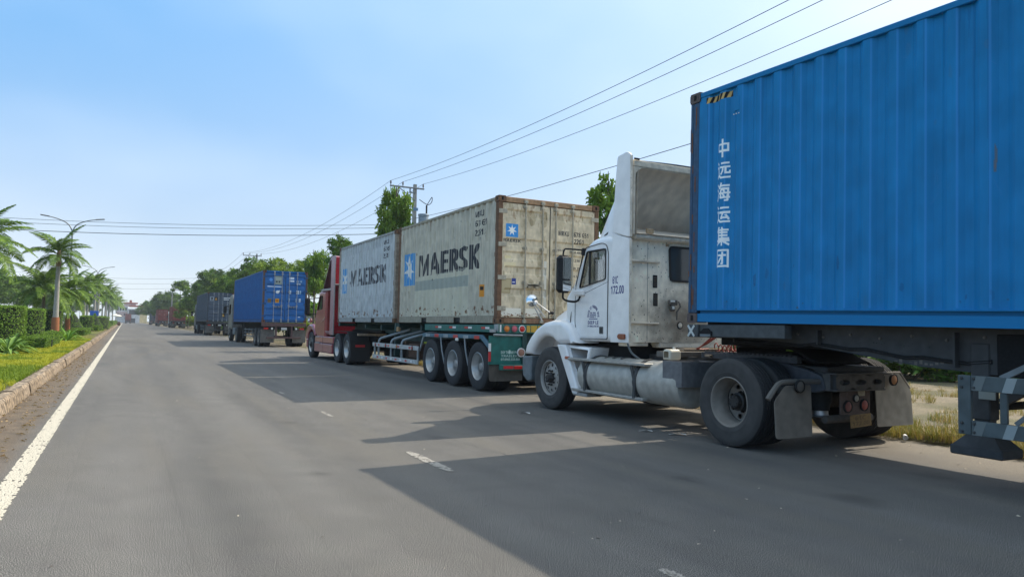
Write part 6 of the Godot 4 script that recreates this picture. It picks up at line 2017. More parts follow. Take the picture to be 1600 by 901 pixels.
	ws.quad(Vector3(cx + 1.08, 1.86, -28.94), Vector3(cx - 1.08, 1.86, -28.94), Vector3(cx - 1.08, 2.54, -28.47), Vector3(cx + 1.08, 2.54, -28.47))
	put("windscreen", ws, M.dark_glass, t)
	var rings := []
	for q in [[-29.0, 1.08, 1.66, 0.95], [-29.5, 0.98, 1.55, 0.85], [-30.1, 0.86, 1.40, 0.75], [-30.55, 0.74, 1.2, 0.7], [-30.68, 0.62, 1.0, 0.68]]:
		var ring := []
		for k in 17:
			var a := PI * k / 16
			ring.append(Vector3(cx - q[1] * signf(cos(a)) * pow(abs(cos(a)), 0.5), lerpf(q[3], q[2], pow(sin(a), 0.5)) if k > 0 and k < 16 else q[3], q[0]))
		rings.append(ring)
	var hs := Shape.new(o)
	hs.loft(rings, true)
	put("bonnet", hs, paint, t, 50.0)
	boxes("bumper", t, o, paint, [[Vector3(cx - 1.15, 0.35, -30.8), Vector3(cx + 1.15, 0.75, -30.5)]], 0.06)
	boxes("chassis_frame", t, o, M.void_black, [[Vector3(cx - 0.5, 0.7, -30.2), Vector3(cx - 0.4, 1.0, -23.4)], [Vector3(cx + 0.4, 0.7, -30.2), Vector3(cx + 0.5, 1.0, -23.4)], [Vector3(cx - 0.6, 1.0, -25.6), Vector3(cx + 0.6, 1.15, -24.2)], [Vector3(cx - 1.0, 0.5, -29.3), Vector3(cx + 1.0, 0.95, -26.7)], [Vector3(cx - 0.9, 0.45, -25.6), Vector3(cx + 0.9, 0.6, -25.4)], [Vector3(cx - 0.9, 0.45, -24.35), Vector3(cx + 0.9, 0.6, -24.15)]], 0.01)
	boxes("wood_block", t, o, worn(lin(0.42, 0.33, 0.24), 0.9, 0, M.grime, 2.0), [[Vector3(cx - 1.15, 0.98, -23.3), Vector3(cx - 0.2, 1.06, -23.2)]], 0.006)

# ---------------------------------------------------------------- plainer lorries farther down the road
func door_sheet(c: Color, kind: int) -> StandardMaterial3D:
	var W := 256; var H := 304
	var im := base_image(W, H, c, 300 + kind, 0.10, 2.0)
	var wh := Color(0.96, 0.97, 0.98)
	var R := func(x: float, y: float, w: float, h: float, k: Color): fill(im, [Vector2(x, y), Vector2(x + w, y), Vector2(x + w, y + h), Vector2(x, y + h)], k)
	if kind == 0:
		# signs and markings of the blue doors
		var disc := []
		for k in 14: disc.append(Vector2(44, 54) + Vector2.from_angle(TAU * k / 14) * 10)
		fill(im, disc, Color(0.32, 0.58, 0.86))
		R.call(68, 30, 38, 52, Color(0.62, 0.66, 0.62)); R.call(72, 60, 10, 9, Color(0.10, 0.15, 0.2)); R.call(87, 60, 10, 9, Color(0.10, 0.15, 0.2))
		for i in 16: R.call(26 + i * 5, 91, 3.5, 5, wh)
		var leaf := []
		for k in 14: leaf.append(Vector2(84, 125) + Vector2.from_angle(TAU * k / 14) * Vector2(11, 9))
		fill(im, leaf, wh); fill(im, [Vector2(88, 116), Vector2(97, 115), Vector2(93, 125)], wh)
		R.call(28, 164, 22, 26, Color(0.40, 0.40, 0.36)); R.call(32, 168, 14, 18, Color(0.50, 0.38, 0.22))
		R.call(72, 164, 22, 24, Color(0.86, 0.62, 0.08)); R.call(77, 169, 12, 14, Color(0.80, 0.44, 0.05))
		for row in [[148, 34, 30, 12], [148, 52, 30, 10], [192, 52, 14, 14], [214, 52, 9, 12], [192, 69, 22, 9], [150, 112, 12, 22], [192, 112, 16, 22], [212, 112, 8, 22], [148, 160, 8, 22], [190, 160, 14, 22], [208, 160, 12, 22]]:
			for j in 4: 
				if rng.randf() < 0.85: R.call(row[0] + j * row[2] / 4.0, row[1], row[2] / 4.0 - 1.2, row[3], wh)
		R.call(206, 268, 14, 4, wh)
	elif kind == 1:
		R.call(26, 44, 34, 44, Color(0.62, 0.66, 0.70)); fill(im, [Vector2(32, 50), Vector2(40, 50), Vector2(44, 68), Vector2(48, 50), Vector2(55, 50), Vector2(46, 84), Vector2(40, 84)], Color(0.12, 0.14, 0.17))
		R.call(68, 46, 30, 38, Color(0.10, 0.09, 0.08)); fill(im, [Vector2(83, 52), Vector2(95, 80), Vector2(71, 80)], Color(0.80, 0.58, 0.20))
		R.call(142, 212, 34, 44, Color(0.10, 0.10, 0.09)); fill(im, [Vector2(159, 218), Vector2(171, 250), Vector2(147, 250)], Color(0.78, 0.60, 0.22))
		R.call(158, 52, 66, 7, wh); R.call(158, 68, 50, 8, wh)
		for row in [[190, 100, 24, 12], [184, 130, 30, 10], [160, 154, 12, 9], [188, 150, 22, 12]]: R.call(row[0], row[1], row[2], row[3], Color(0.45, 0.48, 0.50))
	else:
		for row in [[150, 30, 40, 14], [195, 34, 36, 14], [30, 110, 30, 20], [86, 40, 20, 20], [150, 120, 20, 34], [210, 90, 22, 14], [150, 210, 14, 24], [206, 180, 20, 26], [30, 40, 26, 12]]: R.call(row[0], row[1], row[2], row[3], Color(0.62, 0.48, 0.46))
	return paint_mat(im, 0.5)

func far_paint(c: Color, kind: int, tone := 0.8) -> Dictionary:
	var plain: StandardMaterial3D = low_gloss(worn(c, 0.5, 0, M.grime, 0.35))
	var dark := worn(Color(c.r * tone, c.g * tone, c.b * tone), 0.6, 0, M.grime, 0.6)
	var rod := worn(lin(0.45, 0.48, 0.52) if kind < 2 else lin(0.25, 0.06, 0.05), 0.5, 0.3, M.fine, 1.0)
	return {"side": plain, "plain": plain, "post": worn(lin(0.12, 0.075, 0.065), 0.85, 0, M.grime, 1.0) if kind == 0 else dark, "rail": plain, "casting": M.rust, "header": plain, "sill": dark, "door": door_sheet(c, kind), "hinge": dark, "rod": rod, "rods": [0.60, 1.03, 1.42, 1.86], "channels": [0.36, 0.82, 1.28, 1.74, 2.2, 2.55]}

func plain_lorry(z: float, x0: float, L: float, c: Dictionary, cab_color: Color, frame: Material, label: String, cab_label: String, box_label: String, detail: bool):
	# z: rear end; x0: left side; the trailer, its tractor and its container
	var cx := x0 + 1.22
	var o := Vector3(cx, 0, z - L / 2)
	var t := thing("container_trailer", o, label, "trailer", "trailers parked farther down the road")
	boxes("rear_bolster", t, o, frame, [[Vector3(x0, 1.15, z - 0.15), Vector3(x0 + 2.44, 1.36, z + 0.02)]], 0.01)
	boxes("main_beam", t, o, M.void_black, [[Vector3(cx - 0.6, 0.95, z - L), Vector3(cx - 0.48, 1.36, z - 0.2)], [Vector3(cx + 0.48, 0.95, z - L), Vector3(cx + 0.6, 1.36, z - 0.2)], [Vector3(cx - 1.0, 0.45, z - 2.6), Vector3(cx + 1.0, 0.6, z - 2.3)]], 0.0)
	for sx in [-1, 1]:
		for k in 2: add_wheel(t, "plain", Vector3(cx + sx * 1.22, 0.52, z - 1.05 - k * 1.32) - o, sx < 0)
		mud_flap(t, o, min(cx + sx * 1.24, cx + sx * 0.5), max(cx + sx * 1.24, cx + sx * 0.5), 0.24, 0.98, z - 0.22, M.dust_black)
		boxes("bumper_hanger", t, o, frame, [[Vector3(cx + sx * 0.48, 0.55, z - 0.12), Vector3(cx + sx * 0.38, 1.15, z - 0.02)]], 0.01)
		boxes("tail_light", t, o, M.lamp_red, [[Vector3(cx + sx * 1.1, 0.98, z - 0.05), Vector3(cx + sx * 0.85, 1.08, z + 0.0)]], 0.01)
		lamp_disc(t, o, Vector3(cx + sx * 0.66, 1.03, z), 0.06, M.lamp_white, "reversing_light")
		boxes("guard_rail", t, o, M.grey_paint, [[Vector3(cx + sx * 1.22, 0.90, z - 6.6), Vector3(cx + sx * 1.19, 0.96, z - 3.2)], [Vector3(cx + sx * 1.22, 0.52, z - 6.6), Vector3(cx + sx * 1.19, 0.58, z - 3.2)], [Vector3(cx + sx * 1.22, 0.72, z - 6.6), Vector3(cx + sx * 1.19, 0.76, z - 3.2)]], 0.0)
		for k in 3: boxes("guard_post", t, o, M.grey_paint, [[Vector3(cx + sx * 1.188, 0.5, z - 6.4 + k * 1.5), Vector3(cx + sx * 1.15, 1.0, z - 6.34 + k * 1.5)]], 0.0)
		boxes("landing_leg", t, o, M.chassis, [[Vector3(cx + sx * 0.9, 0.3, z - L + 2.6), Vector3(cx + sx * 0.76, 1.3, z - L + 2.75)]], 0.0)
	boxes("bumper_bar", t, o, frame, [[Vector3(cx - 0.95, 0.48, z - 0.06), Vector3(cx + 0.95, 0.57, z + 0.03)]], 0.01)
	boxes("number_plate", t, o, worn(lin(0.6, 0.6, 0.58), 0.6, 0, M.grime, 4.0), [[Vector3(cx - 0.16, 0.96, z - 0.04), Vector3(cx + 0.16, 1.10, z - 0.02)]], 0.0)
	boxes("front_bolster", t, o, M.chassis, [[Vector3(x0, 1.2, z - L + 0.02), Vector3(x0 + 2.44, 1.36, z - L + 0.2)]], 0.0)
	make_container("shipping_container", Vector3(cx, 1.38, z - L / 2), L, 2.896, c, box_label, "containers parked farther down the road")
	# cab-over tractor ahead of the load
	var zc := z - L - 0.7
	var q := Vector3(cx, 0, zc - 1.0)
	var k := thing("tractor_unit", q, cab_label, "truck", "tractor units parked farther down the road")
	var paint := worn(cab_color, 0.45, 0, M.grime, 0.6)
	var s := Shape.new(q)
	var hole := round_poly([Vector2(zc - 0.75, 2.62), Vector2(zc - 0.75, 1.95), Vector2(zc - 1.75, 1.85), Vector2(zc - 1.66, 2.62)], 0.06, 2)
	s.prism(round_poly([Vector2(zc, 0.95), Vector2(zc, 3.0), Vector2(zc - 0.5, 3.35), Vector2(zc - 1.5, 3.25), Vector2(zc - 1.95, 2.75), Vector2(zc - 2.12, 1.8), Vector2(zc - 2.12, 0.55), Vector2(zc - 1.7, 0.55)], 0.1, 3), x0 + 0.02, x0 + 2.42, 0.1, 3, hole)
	put("cab", s, paint, k, 40.0)
	for sx in [-1, 1]:
		var g := Shape.new(q)
		g.prism(hole, cx + sx * 1.14 - 0.004, cx + sx * 1.14 + 0.004)
		put("window", g, M.dark_glass, k)
		boxes("cab_step", k, q, M.dust_black, [[Vector3(cx + sx * 1.22, 0.42, zc - 1.9), Vector3(cx + sx * 1.0, 0.9, zc - 1.1)]], 0.02)
		boxes("side_panel", k, q, M.grey_paint, [[Vector3(cx + sx * 1.2, 0.50, zc + 0.5), Vector3(cx + sx * 0.7, 0.95, zc + 1.6)]], 0.04)
		add_wheel(k, "plain", Vector3(cx + sx * 1.22, 0.52, zc + 2.5) - q, sx < 0)
		add_wheel(k, "steer", Vector3(cx + sx * 1.22, 0.52, zc - 0.95) - q, sx < 0)
		boxes("mirror", k, q, M.black, [[Vector3(cx + sx * 1.55, 2.0, zc - 1.95), Vector3(cx + sx * 1.34, 2.5, zc - 2.08)]], 0.03)
		boxes("mirror_arm", k, q, M.black, [[Vector3(cx + sx * 1.45, 2.48, zc - 2.0), Vector3(cx + sx * 1.1, 2.53, zc - 1.9)]], 0.0)
	boxes("windscreen", k, q, M.dark_glass, [[Vector3(cx - 1.05, 1.75, zc - 2.10), Vector3(cx + 1.05, 2.6, zc - 2.13)]], 0.0)
	boxes("chassis_frame", k, q, M.void_black, [[Vector3(cx - 0.5, 0.6, zc - 1.8), Vector3(cx - 0.38, 0.95, zc + 3.2)], [Vector3(cx + 0.38, 0.6, zc - 1.8), Vector3(cx + 0.5, 0.95, zc + 3.2)], [Vector3(cx - 0.6, 0.95, zc + 1.8), Vector3(cx + 0.6, 1.1, zc + 3.0)]], 0.0)

func lorries():
	wheels()
	white_tractor()
	dark_trailer()
	green_trailer()
	maroon_tractor()
	plain_lorry(-42.3, 6.74, 12.19, far_paint(lin(0.004, 0.115, 0.36), 0), lin(0.20, 0.195, 0.18), worn(lin(0.13, 0.075, 0.07), 0.85, 0, M.grime, 1.0),
		"trailer with rusty brown rear frame under the second blue container, beyond the maroon truck", "grey cab-over tractor unit in front of the second blue container", "blue container with white-lettered doors, standing beyond the maroon truck", true)
	plain_lorry(-78.0, 7.2, 12.19, far_paint(lin(0.065, 0.09, 0.13), 1), lin(0.08, 0.09, 0.10), M.chassis,
		"dark trailer under the slate-grey container, fourth lorry along the road", "dark cab-over tractor unit in front of the slate-grey container", "slate-grey container with warning triangles on its doors, fourth lorry along the road", false)
	var brick := far_paint(lin(0.23, 0.045, 0.035), 2)
	plain_lorry(-158.0, 8.3, 12.19, brick, lin(0.45, 0.45, 0.45), M.chassis,
		"trailer under the nearer of the two far brick-red containers", "pale cab in front of the nearer far brick-red container", "brick-red container beside a pole, nearer one of the two far down the road", false)
	plain_lorry(-205.0, 7.4, 12.19, brick, lin(0.4, 0.1, 0.1), M.chassis,
		"trailer under the farther of the two far brick-red containers", "cab in front of the farther of the two brick-red containers", "brick-red container half hidden behind the nearer red one, far down the road", false)
	plain_lorry(-268.0, 7.6, 12.19, far_paint(lin(0.05, 0.07, 0.09), 3), lin(0.1, 0.1, 0.1), M.chassis,
		"trailer under the farthest dark container in the parked row", "cab of the farthest lorry in the parked row", "dark container of the farthest parked lorry, next to the red ones", false)
	plain_lorry(-372.0, 0.3, 12.19, brick, lin(0.3, 0.05, 0.05), M.chassis,
		"trailer under the red container driving away in the left lane", "cab of the lorry driving away in the left lane", "red container driving away in the left lane, in front of the far house", false)

# ---------------------------------------------------------------- plants
func leaf_mat(rough := 0.6, light := 0.7) -> StandardMaterial3D:
	var m := mat(Color(1, 1, 1), rough)
	m.metallic_specular = 0.3
	m.vertex_color_use_as_albedo = true
	m.backlight_enabled = true
	m.backlight = Color(light, light, light * 0.6)
	m.cull_mode = BaseMaterial3D.CULL_DISABLED
	return m

func leaf(s: Shape, p: Vector3, d: Vector3, n: Vector3, l: float, w: float):
	# a pointed leaf folded along its midrib
	var side := d.cross(n).normalized() * w / 2
	var m := p + d * l * 0.45 + n * l * 0.06
	var tip := p + d * l - n * l * 0.10
	s.tri(p, m + side + n * w * 0.15, tip)
	s.tri(p, tip, m - side + n * w * 0.15)

func rnd_dir() -> Vector3:
	var z := rng.randf_range(-1, 1); var a := rng.randf() * TAU; var r := sqrt(1 - z * z)
	return Vector3(r * cos(a), z, r * sin(a))

func crown(rx: float, ry: float, clumps: int, per: int, size: float, spread: float, c0: Color, c1: Color, flat := 0.5) -> ArrayMesh:
	var s := Shape.new()
	for i in clumps:
		var d := rnd_dir()
		if d.y < -0.55: d.y = -d.y
		var rr := pow(rng.randf(), 0.45)
		var c := Vector3(d.x * rx * rr, d.y * ry * rr, d.z * rx * rr)
		var hue := c0.lerp(c1, rng.randf())
		var cs := spread * rng.randf_range(0.6, 1.2)
		for k in per:
			var q := rnd_dir() * cs * pow(rng.randf(), 0.5)
			q.y *= 0.7
			var out := (c + q).normalized()
			var dir := (rnd_dir() + out * 0.7 + Vector3(0, -0.35, 0)).normalized()
			var n := (rnd_dir() * flat + Vector3.UP).normalized()
			n = (n - dir * n.dot(dir)).normalized()
			var t := rng.randf_range(0.8, 1.2)
			s.tint = Color(hue.r * t, hue.g * t, hue.b * t)
			leaf(s, c + q, dir, n, size * rng.randf_range(0.7, 1.3), size * rng.randf_range(0.4, 0.6))
	return s.mesh()

func trunk(h: float, r0: float, r1: float, lean: Vector3, limbs: int, reach: float) -> ArrayMesh:
	var s := Shape.new()
	var pts := []
	for i in 7:
		var f := i / 6.0
		pts.append(Vector3(0, h * f, 0) + lean * f * f + Vector3(rng.randf_range(-1, 1), 0, rng.randf_range(-1, 1)) * 0.03 * h * f)
	s.tube(pts, r0, 9, r1)
	for k in limbs:
		var f := rng.randf_range(0.45, 0.95)
		var p := Vector3(0, h * f, 0) + lean * f * f
		var a := TAU * k / limbs + rng.randf()
		var e := p + Vector3(cos(a) * reach, reach * rng.randf_range(0.6, 1.2), sin(a) * reach)
		s.tube([p, p.lerp(e, 0.5) + Vector3(0, 0.1 * reach, 0), e], lerpf(r0, r1, f) * 0.6, 6, 0.012)
	return s.mesh(60.0)

func tree(called: String, at: Vector3, h: float, crown_mesh: Mesh, trunk_mesh: Mesh, crown_h: float, wide: float, label: String, group: String, turn: float):
	var t := thing(called, at, label, "tree", group)
	var tk := inst("trunk", trunk_mesh, M.bark, t)
	tk.scale = Vector3(1, h, 1) if true else Vector3.ONE
	var c := inst("crown", crown_mesh, M.leaf, t)
	c.position = Vector3(0, h - crown_h * 0.5, 0)
	c.scale = Vector3(wide, crown_h, wide)
	c.rotation.y = turn

func frond(l: float, droop: float, leaflets: int, ll: float, c0: Color, c1: Color) -> ArrayMesh:
	# feather leaf: an arching midrib with paired hanging leaflets; grows along +x
	var s := Shape.new()
	var pts := []
	for i in 13:
		var f := i / 12.0
		pts.append(Vector3(l * f * (1.0 - 0.18 * droop * f), l * (0.32 * f - droop * 0.85 * f * f), 0))
	s.tint = Color(c1.r * 1.1, c1.g * 1.1, c1.b)
	s.tube(pts, 0.022, 4, 0.006, false)
	for i in leaflets:
		var f := 0.10 + 0.88 * (i + 0.5) / leaflets
		var k: int = min(11, int(f * 12))
		var p: Vector3 = pts[k].lerp(pts[k + 1], f * 12 - k)
		var d: Vector3 = (pts[k + 1] - pts[k]).normalized()
		var len_: float = ll * (sin(clampf(f * 1.08, 0, 1) * PI) * 0.75 + 0.28) * rng.randf_range(0.85, 1.15)
		for sd in [-1, 1]:
			var t := c0.lerp(c1, rng.randf())
			s.tint = t
			var o := (Vector3(0, 0, sd) * 0.9 + d * 0.55 + Vector3(0, 0.25 - 0.25 * rng.randf(), 0)).normalized()
			var m := p + o * len_ * 0.5
			var e := m + (o + Vector3(0, -0.95, 0)).normalized() * len_ * 0.5
			var w := d * 0.019 * (1.0 + ll)
			s.quad(p - w * 0.5, p + w * 0.5, m + w, m - w)
			s.tri(m - w, m + w, e)
	return s.mesh()

func palm(at: Vector3, h: float, fronds: Array, n: int, sc: float, trunk_mat: Material, base: float, label: String, group: String, painted := false, shaft := false):
	var t := thing("palm_tree", at, label, "palm", group)
	var tk := Shape.new()
	var prof := []
	var steps := 34
	for i in steps + 1:
		var f := float(i) / steps
		var r := base * (1.0 - 0.45 * f + 0.35 * exp(-f * 9.0)) * (1.0 + 0.05 * (i % 2))
		prof.append(Vector2(r, h * f))
	prof.reverse()
	tk.lathe(prof, Transform3D(Basis(Vector3(0, 1, 0), Vector3(1, 0, 0), Vector3(0, 0, -1)), Vector3.ZERO), 14)
	put("trunk", tk, trunk_mat, t, 50.0)
	if painted:
		var b := Shape.new()
		b.lathe([Vector2(base * 1.22, 1.25), Vector2(base * 1.40, 0.0)], Transform3D(Basis(Vector3(0, 1, 0), Vector3(1, 0, 0), Vector3(0, 0, -1)), Vector3.ZERO), 14)
		put("painted_band", b, worn(lin(0.36, 0.13, 0.05), 0.8, 0, M.grime, 2.0), t, 50.0)
	if shaft:
		var sh := Shape.new()
		sh.lathe([Vector2(0.0, h + 0.5), Vector2(base * 0.4, h + 0.45), Vector2(base * 0.75, h), Vector2(base * 0.8, h - 0.7)], Transform3D(Basis(Vector3(0, 1, 0), Vector3(1, 0, 0), Vector3(0, 0, -1)), Vector3.ZERO), 12)
		put("crown_shaft", sh, worn(lin(0.30, 0.19, 0.10), 0.7, 0, M.grime, 2.0), t, 50.0)
	for k in n:
		var f := inst("frond", fronds[k % fronds.size()], M.leaf, t)
		var a := TAU * k * 0.382 + rng.randf() * 0.3
		var age := float(k) / n                      # old fronds hang, young ones stand
		f.position = Vector3(0, h - 0.12 + 0.3 * (1 - age), 0)
		f.basis = Basis(Vector3.UP, a) * Basis(Vector3(0, 0, 1), lerpf(1.05, -0.55, age)) * Basis().scaled(Vector3.ONE * sc * rng.randf_range(0.85, 1.1))

func hedge_leaves(surface: Array, n: int, size: float, c0: Color, c1: Color) -> ArrayMesh:
	# surface: callable giving [point, outward]
	var s := Shape.new()
	for i in n:
		var q: Array = surface[0].call()
		var nn: Vector3 = q[1]
		var d := (rnd_dir() + nn * 0.5).normalized()
		var up := (nn + rnd_dir() * 0.5).normalized()
		up = (up - d * up.dot(d)).normalized()
		var t := c0.lerp(c1, rng.randf())
		s.tint = t
		leaf(s, q[0] - nn * rng.randf() * size * 0.8, d, up, size * rng.randf_range(0.7, 1.3), size * 0.6)
	return s.mesh()

func topiary(kind: String, at: Vector3, r: float, h: float, leaves: int, size: float, label: String, group: String):
	var t := thing("topiary_shrub", at, label, "shrub", group)
	var core := Shape.new()
	var up := Transform3D(Basis(Vector3(0, 1, 0), Vector3(1, 0, 0), Vector3(0, 0, -1)), Vector3.ZERO)
	var g0 := Color(0.105, 0.199, 0.038); var g1 := Color(0.293, 0.445, 0.082)
	var f: Callable
	if kind == "drum":
		core.lathe([Vector2(0, h * 0.96), Vector2(r * 0.90, h * 0.96), Vector2(r * 0.93, h * 0.9), Vector2(r * 0.93, 0.0)], up, 24)
		f = func():
			var a := rng.randf() * TAU
			if rng.randf() < 0.3:
				var q := sqrt(rng.randf()) * r
				return [Vector3(cos(a) * q, h, sin(a) * q), Vector3.UP]
			return [Vector3(cos(a) * r, rng.randf() * h, sin(a) * r), Vector3(cos(a), 0.1, sin(a))]
	elif kind == "cone":
		core.lathe([Vector2(0, h * 0.95), Vector2(r * 0.35, h * 0.78), Vector2(r * 0.92, h * 0.12), Vector2(r * 0.8, 0.0)], up, 24)
		f = func():
			var a := rng.randf() * TAU; var y := pow(rng.randf(), 1.6)
			var q := r * (1.0 - pow(y, 1.25))
			return [Vector3(cos(a) * q, 0.04 + y * h, sin(a) * q), Vector3(cos(a), 0.5, sin(a)).normalized()]
	else:
		core.box(Vector3(-r * 0.94, 0, -h * 0.0 - 0.0), Vector3(r * 0.94, 0.01, 0.01))
		f = func(): return [Vector3.ZERO, Vector3.UP]
	put("branch_mass", core, M.hedge_core, t, 40.0)
	inst("foliage", hedge_leaves([f], leaves, size, g0, g1), M.leaf, t)

func low_hedge(at: Vector3, lx: float, h: float, lz: float, leaves: int, size: float, label: String, group: String):
	var t := thing("low_hedge", at, label, "hedge", group)
	var core := Shape.new()
	core.box(Vector3(-lx / 2 * 0.92, 0, -lz / 2 * 0.97), Vector3(lx / 2 * 0.92, h * 0.92, lz / 2 * 0.97), 0.04)
	put("branch_mass", core, M.hedge_core, t)
	var f := func():
		var q := rng.randf()
		if q < 0.45: return [Vector3(rng.randf_range(-0.5, 0.5) * lx, h, rng.randf_range(-0.5, 0.5) * lz), Vector3.UP]
		if q < 0.8: return [Vector3((0.5 if rng.randf() < 0.7 else -0.5) * lx, rng.randf() * h, rng.randf_range(-0.5, 0.5) * lz), Vector3(1, 0.2, 0)]
		return [Vector3(rng.randf_range(-0.5, 0.5) * lx, rng.randf() * h, 0.5 * lz), Vector3(0, 0.2, 1)]
	inst("foliage", hedge_leaves([f], leaves, size, Color(0.080, 0.160, 0.029), Color(0.240, 0.368, 0.056)), M.leaf, t)

func strap_plant(n: int, l: float, w: float, c0: Color, c1: Color) -> Array:
	# arching strap leaves, each its own mesh
	var out := []
	for k in n:
		var s := Shape.new()
		var a := TAU * k * 0.382 + rng.randf() * 0.4
		var d := Vector3(cos(a), 0, sin(a))
		var side := Vector3(-sin(a), 0, cos(a))
		var rise := rng.randf_range(0.35, 1.0)
		s.tint = c0.lerp(c1, rng.randf())
		var prev := []
		for i in 7:
			var f := i / 6.0
			var p := d * l * f * (1.25 - rise * 0.75) + Vector3.UP * l * (rise * f * 1.15 - (0.75 * f * f) * (1.25 - rise * 0.4))
			p.y = max(p.y, 0.02)
			var ww: float = w * sin(PI * (0.12 + 0.88 * f)) * 0.5 + 0.002
			var row := [p - side * ww, p - Vector3.UP * ww * 0.35, p + side * ww]
			if prev.size() > 0:
				s.quad(prev[0], prev[1], row[1], row[0]); s.quad(prev[1], prev[2], row[2], row[1])
			prev = row
		out.append(s.mesh())
	return out

func lily(at: Vector3, leaves: Array, sc: float, turn: float, label: String, group: String):
	var t := thing("strap_leaved_plant", at, label, "plant", group)
	for m in leaves: inst("leaf", m, M.leaf, t)
	t.scale = Vector3.ONE * sc
	t.rotation.y = turn

func tuft(blades: int, h: float, spread: float, w: float, c0: Color, c1: Color) -> ArrayMesh:
	var s := Shape.new()
	for k in blades:
		var a := rng.randf() * TAU
		var p := Vector3(cos(a), 0, sin(a)) * spread * sqrt(rng.randf())
		var b := rng.randf() * TAU
		var lean := Vector3(cos(b), 0, sin(b)) * h * rng.randf_range(0.1, 0.7)
		var hh := h * rng.randf_range(0.5, 1.0)
		var side := Vector3(-sin(b), 0, cos(b)) * w / 2
		s.tint = c0.lerp(c1, rng.randf())
		var m := p + lean * 0.35 + Vector3.UP * hh * 0.6
		s.quad(p - side, p + side, m + side * 0.8, m - side * 0.8)
		s.tri(m - side * 0.8, m + side * 0.8, p + lean + Vector3.UP * hh)
	return s.mesh()

func shrub(at: Vector3, mesh: Mesh, sc: Vector3, turn: float, label: String, group: String):
	var t := thing("leafy_shrub", at, label, "shrub", group)
	var c := inst("foliage", mesh, M.leaf, t)
	c.scale = sc; c.rotation.y = turn
	c.position.y = sc.y * 0.55
	var st := Shape.new()
	for k in 5:
		var a := TAU * k / 5 + turn
		st.tube([Vector3(cos(a) * 0.1, 0, sin(a) * 0.1), Vector3(cos(a) * sc.x * 0.5, sc.y * 0.9, sin(a) * sc.x * 0.5)], 0.025, 5, 0.01)
	put("stem", st, M.bark, t, 60.0)

